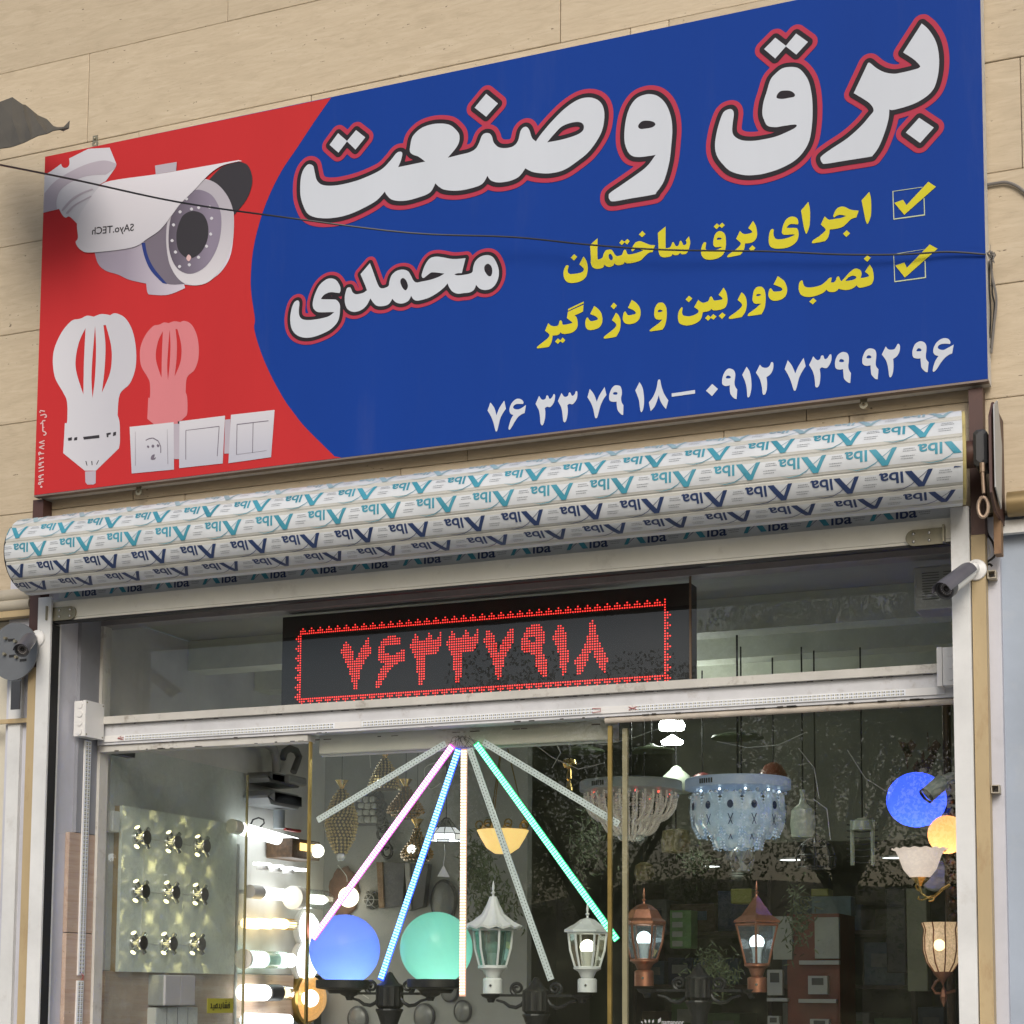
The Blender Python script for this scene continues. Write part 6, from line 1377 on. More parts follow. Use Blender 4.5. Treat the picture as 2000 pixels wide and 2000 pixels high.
post('dark two-armed lamp post carrying the two copper lanterns', 1365, 1882, 106, 1934, 0)
def glow(t, p, col, watt, rad=.03):
    L = bpy.data.lights.new('inner_lamp', 'POINT'); L.energy = watt; L.color = col; L.shadow_soft_size = rad
    o = bpy.data.objects.new('inner_lamp', L); COL.objects.link(o); o.parent = t; o.location = p - t.location
def globe(label, px, py, rad, col, em, es):
    c = at(px, py, LY); S_ = (c - CAM).dot(FWD) / FPX
    t = thing('globe_lamp', label, 'globe lamp', c, 'coloured globe lamps')
    r = rad * S_
    mb = MB(); mb.sphere(c, r, 48, 32); sm(mb).build('globe', opalmat('globe_' + label.split()[0].replace('-', '_'), col), t)
    glow(t, c + Vector((r * .12, -r * .10, -r * .38)), em, es)
    z = c.z - r * .93
    mb = MB(); mb.lathe([(.001, z - .045), (r * .42, z - .045), (r * .5, z - .03), (r * .76, z - .024), (r * .80, z - .02), (r * .80, z + .012), (r * .74, z + .012)], 32, Matrix.Translation((c.x, c.y, 0))); sm(mb).build('holder_ring', BLACKMET, t)
    return t
globe('blue glowing globe lamp on the left arm of the globe post', 673, 1855, 69, (.22, .34, .85), (.62, .72, 1), 1.5)
globe('mint green globe lamp on the right arm of the globe post', 852, 1852, 71, (.34, .78, .66), (.9, 1, .95), .6)

def lantern(label, px, ytip, yroof, rroof, ytopg, ybotg, rt, rb, ycup, ybase, m, gl, bulb, kind, n=6, rb_=10, bulb_y=.5, grp='post lanterns on show'):
    c = at(px, ybase, LY); S_ = (c - CAM).dot(FWD) / FPX; h = lambda v: v * S_
    t = thing('lantern', label, 'lantern', c, grp)
    Z = lambda y: c.z + h(ybase - y)
    T = Matrix.Translation((c.x, c.y, 0))
    mb = MB(); mb.lathe([(.001, Z(ytip)), (h(1.6), Z(ytip + 5)), (h(2.8), Z(ytip + 14)), (h(1.5), Z(ytip + 20)), (h(4.5), Z(ytip + 23)), (h(2), Z(ytip + 27)), (h(3), Z(ytip + 33))], 14, T); sm(mb).build('finial', m, t)
    yr0 = ytip + 31
    mb = MB()
    if kind == 'umbrella': pr = [(h(7), Z(yr0)), (h(12), Z(yr0 + 14)), (h(22), Z(yr0 + 34)), (h(40), Z(yroof - 8)), (h(rroof), Z(yroof)), (h(rroof * .97), Z(yroof + 4)), (h(rroof * .8), Z(yroof - 1))]
    elif kind == 'dome': pr = [(h(4), Z(yr0)), (h(14), Z(yr0 + 3)), (h(26), Z(yr0 + 12)), (h(36), Z(yroof - 6)), (h(rroof), Z(yroof)), (h(rroof), Z(yroof + 5)), (h(rroof * .85), Z(yroof + 5))]
    else: pr = [(h(4), Z(yr0)), (h(12), Z(yr0 + 12)), (h(30), Z(yroof - 10)), (h(rroof), Z(yroof)), (h(rroof), Z(yroof + 4)), (h(rroof * .85), Z(yroof + 5))]
    nn = 48 if kind == 'umbrella' else n
    if kind == 'umbrella':
        mb.lathe(pr, 48, T, rip=.035, nr=12)
        mb.v = [(v[0], v[1], v[2] + (h(2.2) * math.cos(12 * math.atan2(v[1] - c.y, v[0] - c.x)) if v[2] < Z(yroof - 9) else 0)) for v in mb.v]
        sm(mb)
    else: mb.lathe(pr, n, T @ Matrix.Rotation(R(12), 4, 'Z'))
    mb.build('roof', m, t)
    an = [2 * math.pi * k / n + R(12) for k in range(n)]
    mids = (rt + rb) / 2 * (1.10 if kind != 'square' else 1.0)
    rows = [(rt, ytopg), (mids, (ytopg + ybotg) / 2), (rb, ybotg)]
    for k in range(n):
        a0, a1 = an[k], an[(k + 1) % n]
        mb = MB()
        for (r0, y0), (r1, y1) in zip(rows, rows[1:]):
            mb.quad(*[Vector((c.x + h(r) * .985 * math.cos(a), c.y + h(r) * .985 * math.sin(a), Z(y))) for r, y, a in ((r0, y0, a0), (r0, y0, a1), (r1, y1, a1), (r1, y1, a0))])
        mb.build('glass', gl, t)
        mb = MB(); mb.tube([Vector((c.x + h(r) * math.cos(a0), c.y + h(r) * math.sin(a0), Z(y))) for r, y in rows], .0048, 6); mb.build('rib', m, t)
    mb = MB()
    for r, y in (rows[0], rows[2]): mb.tube([Vector((c.x + h(r) * math.cos(a), c.y + h(r) * math.sin(a), Z(y))) for a in an + an[:1]], .0052, 6)
    mb.lathe([(h(rb + 3), Z(ybotg)), (h(rb + 3), Z(ybotg + 3)), (h(rb * .75), Z(ybotg + 8)), (h(rb * .55), Z(ycup - 3)), (h(rb * .5), Z(ycup))], 28, T); sm(mb).build('lower_bowl', m, t)
    mb = MB(); mb.lathe([(h(rb_ + 6), Z(ycup)), (h(rb_ + 9), Z(ycup + 3)), (h(rb_ + 9), Z(ybase)), (.001, Z(ybase))], 28, T); o = sm(mb).build('collar', m, t)
    mb = MB(); mb.tube([(c.x + h(4), c.y - h(rb_ + 9), Z((ycup + ybase) / 2)), (c.x + h(4), c.y - h(rb_ + 9) - .004, Z((ycup + ybase) / 2))], .005, 8); mb.build('screw', DARKPL if kind == 'umbrella' else STEEL, o)
    yb = ytopg + (ybotg - ytopg) * bulb_y; br = 15
    mb = MB(); mb.lathe([(h(8), Z(ybotg - 2)), (h(9), Z(yb + 18)), (h(12), Z(yb + 6))], 20, T); sm(mb).build('bulb_body', WHITEPL, t)
    mb = MB(); mb.lathe([(h(12), Z(yb + 6)), (h(br), Z(yb - 2)), (h(br * .9), Z(yb - 10)), (h(br * .5), Z(yb - 16)), (.001, Z(yb - 18))], 20, T); sm(mb).build('bulb', bulb, t)
    return t
GLG = glassmat('grey_green_lantern_glass', (.50, .66, .62), boost=1.5, haze=.18, hcol=(.35, .5, .48)); GLC = glassmat('clear_lantern_glass', (.92, .93, .86), boost=1.2, haze=.05, hcol=(.9, .8, .5)); GLB = glassmat('bluish_lantern_glass', (.80, .90, .95), boost=1.3, haze=.10, hcol=(.5, .62, .7))
OFFB = mat('unlit_bulb', (.45, .52, .47), .35, var=.04)
lantern('white lantern with an open scalloped umbrella roof and an unlit bulb', 962, 1720, 1810, 56, 1816, 1888, 39, 26, 1910, 1940, WHITELAMP, GLG, OFFB, 'umbrella', bulb_y=.55)
lantern('white six-sided lantern with a lit warm bulb at the foot of the green bar', 1147, 1762, 1816, 46, 1822, 1890, 38, 24, 1911, 1938, WHITELAMP, GLC, NEUT, 'dome', bulb_y=.45)
lantern('copper six-sided lantern with a domed roof and a lit white bulb', 1258, 1734, 1800, 43, 1805, 1875, 40, 25, 1895, 1926, COPPER, GLB, HOT, 'dome', bulb_y=.45)
lantern('copper four-sided lantern with a pointed roof, right of the dark post', 1479, 1720, 1798, 45, 1806, 1884, 40, 22, 1908, 1938, COPPER, GLB, HOT, 'square', n=4, bulb_y=.48)

# ------------------------------------------------------------------ right edge of the window
c = at(1790, 1562, .55); S_ = (c - CAM).dot(FWD) / FPX
t = thing('ball_lamp', 'deep blue glowing ball lamp near the right guide rail', 'globe lamp', c)
mb = MB(); mb.sphere(c, 58 * S_, 44, 28, sz=.93); sm(mb).build('ball', opalmat('deep_blue_ball', (.06, .12, .88), .2), t); glow(t, c + Vector((0, 0, -.02)), (.7, .8, 1), 1.25)
c2 = at(1850, 1630, .50); t = thing('ball_lamp', 'smaller orange glowing ball lamp half hidden by the right guide rail', 'globe lamp', c2)
mb = MB(); mb.sphere(c2, 37 * S_, 40, 26); sm(mb).build('ball', opalmat('orange_ball', (.85, .42, .17), .2), t); glow(t, c2 + Vector((0, 0, -.02)), (1, .9, .75), .55)
DK = mat('dark_bronze', (.06, .035, .02), .4, .6, var=.4)
for q, lab in ((c, 'blue'), (c2, 'orange')):
    pass
st = thing('lamp_stand', 'dark ornamental stand behind the blue and orange ball lamps', 'lamp stand', at(1860, 1700, .62))
x = at(1852, 1600, .62)
mb = MB(); mb.tube([(x.x, x.y, .05), (x.x, x.y, 2.75)], .017, 10); sm(mb).build('pole', DK, st)
mb = MB()
for k in range(14): mb.sphere((x.x + .02, x.y - .03, 1.75 + k * .05), .022, 10, 7)
sm(mb).build('turned_beads', DK, st)
rnd = random.Random(4)
for k in range(9):
    mb = MB(); b = at(1838 - k * 8, 1455 + (k % 3) * 22, .62); d1 = Vector((rnd.uniform(-.05, .0), 0, rnd.uniform(-.02, .05))); d2 = Vector((0, 0, -.03))
    mb.add([b, b + d1 * .6 + d2, b + d1 * 1.4, b + d1 * .5 - d2], [(0, 1, 2, 3)]); mb.v = mb.v + [(v[0], v[1] + .004, v[2]) for v in mb.v]; mb.f.append([4, 7, 6, 5]); mb.m.append(0); mb.build('iron_leaf', DK, st)
# grey camera hanging inside
ic = thing('spot_camera', 'grey hooded camera pointing down-left in front of the blue ball lamp', 'security camera', at(1850, 1530, .3))
a, b = at(1812, 1552, .27), at(1842, 1526, .30)
mb = MB(); mb.tube([a, b], .030, 20); sm(mb).build('body', mat('camera_grey', (.34, .38, .35), .4), ic)
mb = MB(); mb.tube([a + (a - b) * .02, a + (a - b) * .16], [.031, .031], 20, cap=False); sm(mb).build('hood', DARKPL, ic)
mb = MB(); mb.tube([b, at(1856, 1519, .33), at(1872, 1518, .4)], .020, 14); sm(mb).build('arm', bpy.data.materials['camera_grey'], ic)
# scalloped glass bell sconce
c = at(1796, 1658, .42); S_ = (c - CAM).dot(FWD) / FPX; h = lambda v: v * S_
t = thing('bell_sconce', 'white marbled glass bell shade on a curled brass arm', 'wall lamp', c)
mb = MB(); mb.lathe([(h(54), h(0)), (h(46), h(-4)), (h(40), h(-18)), (h(32), h(-40)), (h(20), h(-55)), (.001, h(-58))], 72, Matrix.Translation(c), rip=.004, nr=16)
mb.v = [(v[0], v[1], v[2] + (h(1.3) * math.cos(16 * math.atan2(v[1] - c.y, v[0] - c.x)) if v[2] > c.z - h(2) else 0)) for v in mb.v]
sm(mb).build('shade', mat('marbled_glass', (.62, .56, .54), .3, var=.12, scale=10, emit=(1, .80, .70), es=.50), t)
mb = MB(); mb.sphere(c + Vector((0, -h(20), -h(20))), h(9), 12, 8); sm(mb).build('glow', emat('shade_hot_spot', (1, .82, .55), .9), t)
mb = MB(); mb.lathe([(h(20), h(-56)), (h(17), h(-60)), (h(8), h(-68)), (h(5), h(-72))], 20, Matrix.Translation(c), rip=.08, nr=8); sm(mb).build('cup', BRASS, t)
P = lambda x_, y_: at(x_, y_, .42)
mb = MB(); mb.tube([P(1796, 1730), P(1800, 1745), P(1812, 1754), P(1826, 1750), P(1842, 1736), P(1856, 1728)], .006, 8); mb.tube([P(1796, 1740), P(1790, 1736), P(1788, 1730), P(1792, 1728)], .004, 6); mb.tube([P(1812, 1754), P(1800, 1758), P(1793, 1756), P(1795, 1750)], .004, 6); mb.tube([P(1826, 1750), P(1822, 1758), P(1814, 1760)], .004, 6)
sm(mb).build('arm', BRASS, t)
dd = thing('dish', 'round grey dish behind the brass arm of the bell sconce', 'dish', at(1825, 1712, .8)); mb = MB(); mb.lathe([(.001, .012), (.055, .012), (.062, 0)], 28, Matrix.Translation(at(1826, 1710, .8)) @ Matrix.Rotation(R(90), 4, 'X')); mb.build('plate', GREYPL, dd)
# mosaic tulip sconce
c = at(1840, 1806, .36); t = thing('mosaic_sconce', 'tulip-shaped mosaic glass lamp glowing warm, on a copper ring bracket', 'wall lamp', c); h = lambda v: v * S_
MOS = mat('mosaic_glass', (.55, .40, .30), .25, var=.7, scale=90, emit=(1, .66, .36), es=.38)
n = 10
for k in range(n):
    a0, a1 = 2 * math.pi * (k + .03) / n, 2 * math.pi * (k + .97) / n
    pr = [(39, 4), (34, -10), (36, -25), (36, -50), (30, -72), (16, -92)]
    mb = MB()
    for (r0, z0), (r1, z1) in zip(pr, pr[1:]): mb.quad(*[c + Vector((h(r) * math.cos(a), h(r) * math.sin(a), h(z))) for r, z, a in ((r0, z0, a0), (r0, z0, a1), (r1, z1, a1), (r1, z1, a0))])
    sm(mb).build('mosaic_panel', MOS, t)
    mb = MB(); am = 2 * math.pi * k / n; mb.tube([c + Vector((h(r + .5) * math.cos(am), h(r + .5) * math.sin(am), h(z))) for r, z in pr], .0028, 5); sm(mb).build('copper_rib', COPPER, t)
mb = MB(); mb.sphere(c + Vector((0, -h(30), -h(40))), h(12), 14, 10); sm(mb).build('bulb', emat('warm_heart', (1, .78, .45), 1.8), t)
mb = MB(); mb.lathe([(h(19), h(-90)), (h(17), h(-96)), (h(9), h(-104)), (h(3), h(-112)), (.001, h(-118))], 20, Matrix.Translation(c)); sm(mb).build('foot', COPPER, t)
P = lambda x_, y_: at(x_, y_, .38)
mb = MB(); mb.tube([P(1840, 1910), P(1828, 1918), P(1821, 1930), P(1828, 1940), P(1845, 1940), P(1866, 1935)], .006, 8); sm(mb).build('bracket', COPPER, t)
mb = MB(); q = P(1843, 1944); mb.lathe([(.001, .035), (.009, .02), (.014, -.005), (.009, -.025), (.001, -.042)], 6, Matrix.Translation(q)); mb.build('drop', COPPER, t)

# ------------------------------------------------------------------ pendants deeper in the right-hand window
def cordlamp(name, label, px, py, Y, prof, m, em=None, n=24, cord=CABLE, grp=None, T2=None):
    c = at(px, py, Y); S_ = (c - CAM).dot(FWD) / FPX
    t = thing(name, label, 'pendant lamp', c, grp)
    mb = MB(); mb.lathe([(r * S_, -z * S_) for r, z in prof], n, Matrix.Translation(c)); sm(mb).build('shade', m, t)
    mb = MB(); mb.tube([c, (c.x, c.y, 3.1)], .004, 6); mb.build('cord', cord, t)
    return t, c, S_
OPAL = mat('opal_glass', (.50, .56, .46), .3, var=.05); GREENSH = mat('dark_green_shade', (.05, .07, .035), .4, var=.3)
cordlamp('opal_pendant', 'opal glass dome pendant below the bright ceiling lamp', 1321, 1502, 1.3, [(4, -6), (10, -2), (12, 2), (26, 14), (33, 30), (33, 44), (20, 50)], OPAL)
t, c, S_ = cordlamp('bright_pendant', 'very bright white dish pendant near the top of the right-hand window', 1313, 1440, 1.2, [(3, -4), (12, 2), (22, 8), (20, 13), (.001, 14)], CEILHOT)
cl = thing('ceiling_lamp', 'very bright white ceiling lamp at the top of the right-hand window', 'ceiling lamp', at(1310, 1418, 1.6)); mb = MB(); q = at(1312, 1416, 1.6); S2 = (q - CAM).dot(FWD) / FPX
mb.lathe([(.001, -10 * S2), (24 * S2, -9 * S2), (26 * S2, 0), (18 * S2, 12 * S2), (.001, 14 * S2)], 28, Matrix.Translation(q)); sm(mb).build('diffuser', CEILHOT, cl)
cordlamp('dish_pendant', 'dark green dish-shaped pendant above the clear chandelier', 1272, 1462, 1.5, [(4, -10), (14, -4), (46, 2), (48, 6), (.001, 8)], GREENSH)
cordlamp('dish_pendant', 'dark green dish-shaped pendant above the blue chandelier', 1440, 1436, 1.5, [(4, -8), (20, -5), (50, 2), (52, 6), (.001, 8)], GREENSH)
cordlamp('dish_pendant', 'dark green dish-shaped pendant left of the gold glass joint', 1140, 1462, 1.6, [(4, -10), (14, -6), (40, 4), (42, 8), (.001, 12)], GREENSH)
cordlamp('opal_pendant', 'tall pale glass jar pendant right of the blue chandelier', 1568, 1570, 1.2, [(6, -28), (4, -14), (8, 0), (22, 12), (25, 40), (22, 66), (.001, 68)], OPAL)
cordlamp('amber_pendant', 'dull amber glass pendant below the clear chandelier', 1258, 1690, 1.5, [(6, -6), (17, 0), (20, 16), (15, 30), (.001, 32)], mat('dull_amber_glass', (.16, .13, .05), .3, var=.3))
cordlamp('opal_pendant', 'glass tumbler pendant hanging below the blue chandelier', 1449, 1662, 1.1, [(8, -10), (22, 0), (26, 14), (19, 40), (.001, 42)], mat('white_tumbler', (.50, .52, .47), .25, var=.05))
cordlamp('amber_pendant', 'yellowish ribbed glass pendant between the two chandeliers', 1320, 1625, 1.4, [(10, -6), (26, -2), (29, 20), (27, 40), (.001, 42)], mat('straw_glass', (.30, .26, .12), .3, var=.3, scale=20))
cordlamp('cone_pendant', 'rust red shade hanging above the blue chandelier', 1510, 1492, 1.4, [(5, -3), (16, 2), (28, 22), (34, 42), (.001, 43)], mat('rust_red_shade', (.22, .05, .02), .4, var=.3))
cordlamp('cone_pendant', 'small dark red shade left of the blue chandelier plate', 1372, 1512, 1.6, [(4, -3), (16, 2), (20, 8), (.001, 10)], mat('dark_red_shade', (.16, .02, .02), .4, var=.3))
t, c, S_ = cordlamp('cage_pendant', 'black wire cage pendant in the right-hand window', 1593, 1640, 1.3, [(4, -10), (14, -2), (16, 4), (.001, 5)], DARKPL)
mb = MB()
for k in range(8):
    a_ = R(45 * k + 10); mb.tube([c + Vector((r * S_ * math.cos(a_), r * S_ * math.sin(a_), -z * S_)) for r, z in ((14, 0), (30, 12), (38, 32), (36, 55))], .005, 5)
for r, z in ((30, 12), (38, 32), (36, 55)): mb.tube([c + Vector((r * S_ * math.cos(R(20 * q)), r * S_ * math.sin(R(20 * q)), -z * S_)) for q in range(19)], .005, 5)
sm(mb).build('wire_cage', DARKPL, t)
t, c, S_ = cordlamp('ladder_pendant', 'tall spiky ladder-like glass pendant in the right-hand window', 1684, 1602, 1.3, [(8, -4), (20, 2), (24, 20), (.001, 21)], OPAL)
mb = MB()
for sg in (-1, 1):
    q = c + Vector((sg * 20 * S_, 0, 0)); mb.tube([q, q + Vector((0, 0, -88 * S_))], .010, 6)
mb.build('glass_rod', OPAL, t); mb = MB()
for k in range(7): z = c.z - (8 + 12 * k) * S_; mb.tube([(c.x - 30 * S_, c.y, z), (c.x, c.y, z - .008), (c.x + 30 * S_, c.y, z)], .003, 5)
mb.build('spikes', DARKPL, t)
# gilt candle lamp and hanging cords
cd = thing('candle_fixture', 'gilt and white candle fitting hanging near the green bar', 'pendant lamp', at(1112, 1500, 1.1)); q = at(1112, 1492, 1.1); S_ = (q - CAM).dot(FWD) / FPX
mb = MB(); mb.lathe([(h_ * S_, z * S_) for h_, z in ((2, 12), (12, 8), (14, 0), (10, -8), (4, -10), (6, -30), (3, -34), (8, -52), (.001, -54))], 20, Matrix.Translation(q)); sm(mb).build('body', BRASS, cd)
mb = MB(); mb.tube([q + Vector((0, 0, .02)), (q.x, q.y, 3.1)], .004, 6); mb.build('cord', CABLE, cd)
vc = thing('silk_vine', 'dense trailing dark green foliage hanging in the middle of the window', 'artificial plant', at(960, 1700, 1.9))
mb = MB(); rnd = random.Random(21)
for cx_, cy_, rx_, ry_, nn in ((935, 1690, 30, 60, 520), (965, 1770, 40, 50, 460), (1150, 1640, 30, 60, 260), (1395, 1900, 40, 40, 420), (1360, 1680, 26, 22, 240), (1560, 1790, 26, 60, 260)):
    for _ in range(nn):
        p = at(cx_ + rnd.gauss(0, .55) * rx_, cy_ + rnd.gauss(0, .55) * ry_, rnd.uniform(1.6, 2.0)); a = Vector((rnd.gauss(0, 1), rnd.gauss(0, 1), rnd.gauss(-.5, 1))).normalized() * rnd.uniform(.012, .028); b = a.orthogonal().normalized() * .005
        mb.quad(p - a, p + b, p + a, p - b)
tag(mb.build('leaves', mat('silk_leaves', (.10, .13, .07), .5, var=.6, scale=9), vc), kind='stuff')
crd = thing('loose_wires', 'loose pale wires strung under the shop ceiling', 'wires', at(1200, 1480, 1.0))
mb = MB()
for p_ in ([(1040, 1450), (1080, 1480), (1130, 1502), (1180, 1490)], [(1100, 1440), (1180, 1455), (1240, 1440), (1300, 1418)], [(1400, 1448), (1460, 1460), (1520, 1455), (1575, 1430)], [(1560, 1462), (1590, 1500), (1600, 1560)], [(1655, 1465), (1690, 1520), (1730, 1545)], [(1588, 1560), (1615, 1580), (1622, 1640)], [(1080, 1440), (1095, 1470), (1078, 1500)]):
    mb.tube([at(x_, y_, 1.0) for x_, y_ in p_], .002, 5)
tag(sm(mb).build('wire', WHITEWIRE, crd), kind='stuff')

# dim round lamps on the partition behind the lamp posts
DIMR = mat('dim_ring', (.10, .10, .11), .3, .3); DIMG = mat('dim_disc', (.20, .21, .21), .25, var=.1)
for k, (px, py, r_, lb) in enumerate(((880, 1935, .052, 'dim round wall lamp just right of the upright light bar foot'), (905, 1975, .05, 'dim round wall lamp below the white umbrella-roofed lantern, left one'), (700, 1990, .06, 'dim round wall lamp at the bottom edge under the blue globe'), (830, 1985, .06, 'dim round wall lamp at the bottom edge under the green globe'), (880, 1840, .05, 'dim oval wall lamp behind the green globe edge'), (868, 1760, .075, 'dark oval mirror-like wall lamp above the green globe'))):
    p = pt(px, py); t = thing('round_wall_lamp', lb, 'wall lamp', p, 'dim round lamps on the partition'); T = Matrix.Translation(p) @ Matrix.Rotation(R(90), 4, 'X') @ Matrix.Scale(1.5 if k > 3 else 1.15, 4, (0, 1, 0))
    mb = MB(); mb.lathe([(r_ * .86, .02), (r_, .012), (r_, 0)], 28, T); sm(mb).build('ring', DIMR, t)
    mb = MB(); mb.lathe([(.001, .03), (r_ * .6, .026), (r_ * .86, .016)], 28, T); sm(mb).build('disc', DIMG, t)
# pale wires hanging down the partition
hw = thing('hanging_wires', 'thin pale lamp wires drooping across the grey partition', 'wires', at(700, 1620, 2.0))
for P0 in ([(612, 1550), (622, 1590), (640, 1628), (680, 1640)], [(868, 1485), (830, 1500), (838, 1540), (860, 1530)], [(660, 1690), (676, 1710), (678, 1722)], [(655, 1880), (660, 1905), (690, 1930), (720, 1950)], [(720, 1430), (722, 1470), (724, 1500)]):
    mb = MB(); mb.tube(cr([at(x_, y_, 2.0) for x_, y_ in P0]), .0022, 5); sm(mb).build('wire', WHITEWIRE, hw)

# ------------------------------------------------------------------ downlights, shelves and goods at the back
for k, (px, py, w_) in enumerate(((1383, 1691, 'leftmost, behind the dark foliage'), (1445, 1709, 'below the hanging crystal drops'), (1502, 1725, 'just above the pointed copper lantern'), (1547, 1678, 'right of the crystal drops'), (1748, 1674, 'beside the bell-shaped sconce'), (1847, 1721, 'farthest right, by the grey dish'))):
    p = atz(px, py, 2.419); t = thing('downlight', 'small recessed ceiling downlight, ' + w_, 'downlight', p, 'recessed downlights')
    mb = MB(); mb.tube([p, p - Vector((0, 0, .004))], .075, 24); mb.build('lamp_face', HOT, t)
    mb = MB(); mb.lathe([(.076, -.006), (.088, -.004), (.09, 0)], 24, Matrix.Translation(p)); mb.build('ring', WHITEPL, t)
shelf = thing('shelving', 'dark shelving full of dim cartons along the back of the shop', 'shelves', (1.2, 5.1, .05))
zs = [.5, .92, 1.30, 1.66, 2.0]
for z in zs: mb = MB(); mb.box(-.2, 2.5, 4.85, 5.45, z - .012, z + .012); mb.build('shelf_board', DARKWOOD, shelf)
for x in (-.2, .7, 1.6, 2.5): mb = MB(); mb.box(x - .012, x + .012, 4.852, 5.448, .06, 2.35); mb.build('upright', DARKWOOD, shelf)
cols = {'slate blue': (.06, .10, .14), 'grey': (.16, .17, .17), 'dull green': (.08, .15, .06), 'dark brown': (.07, .045, .03), 'pale grey': (.30, .31, .29), 'navy': (.02, .035, .08)}
cm = {k: mat('carton_' + k.replace(' ', '_'), v, .5, var=.2, scale=8) for k, v in cols.items()}
rnd = random.Random(2); ordn = ('first', 'second', 'third', 'fourth', 'fifth', 'sixth', 'seventh', 'eighth', 'ninth', 'tenth')
for zi, z in enumerate(zs[1:]):
    x = -.16; cnt = 0
    while x < 2.3:
        wv = rnd.uniform(.14, .30); hh = rnd.uniform(.16, .30); k = rnd.choice(list(cols))
        if not any(x < u < x + wv for u in (.7, 1.6)) and rnd.random() < .85:
            t = thing('carton', '%s carton from the left on the %s dark rear shelf, %s' % (ordn[min(cnt, 9)], ('lowest', 'second', 'third', 'top')[zi], k), 'carton', (x + wv / 2, 5.0, z + .0125), 'cartons on the rear shelves')
            mb = MB(); mb.bevbox(x, x + wv, 4.88, 5.3, z + .0125, z + hh, .004); mb.build('box', cm[k], t)
            mb = MB(); mb.box(x + wv * .18, x + wv * .82, 4.8775, 4.8795, z + hh * .45, z + hh * .75); mb.build('printed_band', cm[rnd.choice(list(cols))], t)
            cnt += 1
        x += wv + rnd.uniform(.005, .03)
cab = thing('goods_cabinet', 'reddish wooden display cabinet with leaflets, right of the copper lanterns', 'cabinet', (2.1, 3.0, .05))
def at3(px, py): return at(px, py, 3.0)
a, b = at3(1535, 1785), at3(1640, 2030)
mb = MB(); mb.box(a.x, b.x, 3.02, 3.4, .051, a.z); mb.build('carcass', REDWOOD, cab)
a = at3(1540, 1768); b = at3(1550, 2030)
for k, (x0, y0, x1, y1, m_, nm) in enumerate(((1510, 1790, 1548, 1874, WHITEWALL, 'leaflet'), (1592, 1792, 1640, 1872, WHITEWALL, 'leaflet'), (1562, 1876, 1640, 1884, GREYPL, 'shelf_edge'), (1500, 1894, 1530, 1944, GREYPL, 'door_phone'), (1580, 1906, 1618, 1942, GREYPL, 'door_phone'), (1500, 1949, 1540, 1956, GREYPL, 'shelf_edge'), (1562, 1951, 1635, 1959, GREYPL, 'shelf_edge'), (1502, 1984, 1525, 2010, GREYPL, 'door_phone'), (1585, 1990, 1622, 2015, GREYPL, 'door_phone'))):
    p, q = at3(x0, y0), at3(x1, y1); mb = MB(); mb.box(p.x, q.x, 2.99 - .0031 * k, 3.018, q.z, p.z); o = mb.build(nm, m_ if m_ is not WHITEWALL else (bpy.data.materials.get('leaflet_paper') or mat('leaflet_paper', (.36, .38, .35), .6)), cab)
    if nm == 'door_phone': mb = MB(); w_ = q.x - p.x; h_ = p.z - q.z; mb.box(p.x + w_ * .2, p.x + w_ * .8, 2.986 - .0031 * k, 2.9895 - .0031 * k, q.z + h_ * .5, p.z - h_ * .12); mb.build('screen', DARKPL, o)
for nm, lb, x0, y0, x1, y1, m_ in (('yellow_leaflet', 'small olive yellow box above the goods cabinet, left of the pointed finial', 1427, 1736, 1468, 1764, mat('olive_yellow', (.32, .33, .07), .5, var=.2)), ('yellow_leaflet', 'small olive yellow box above the blue-grey poster', 1584, 1736, 1617, 1750, bpy.data.materials['olive_yellow']), ('wall_poster', 'blue-grey poster below the small yellow box in the back of the shop', 1585, 1751, 1662, 1788, mat('poster_blue', (.13, .21, .24), .5, var=.3, scale=9)), ('tall_panel', 'tall pale olive panel behind the bell sconce arm', 1770, 1735, 1812, 1936, mat('olive_panel', (.27, .28, .20), .6)), ('dark_bag', 'dark upright case beside the pale olive panel', 1730, 1735, 1770, 1900, mat('dark_case', (.018, .02, .022), .5)), ('carton_stack', 'green and white carton right of the domed copper lantern', 1308, 1778, 1350, 1852, mat('green_white_carton', (.12, .26, .09), .5, var=.3, scale=12))):
    p, q = at(x0, y0, 3.3), at(x1, y1, 3.3); t = thing(nm, lb, nm.split('_')[-1] if nm != 'carton_stack' else 'carton', ((p.x + q.x) / 2, 3.35, q.z)); mb = MB(); mb.bevbox(p.x, q.x, 3.3, 3.42, q.z, p.z, .004); mb.build('body', m_, t)
    if nm == 'carton_stack':
        for r_ in range(4):
            mb = MB(); hh = (p.z - q.z) / 4; mb.box(p.x + .015, p.x + (q.x - p.x) * .6, 3.297, 3.2995, q.z + r_ * hh + .01, q.z + (r_ + 1) * hh - .012); mb.build('white_label', bpy.data.materials['leaflet_paper'], t)
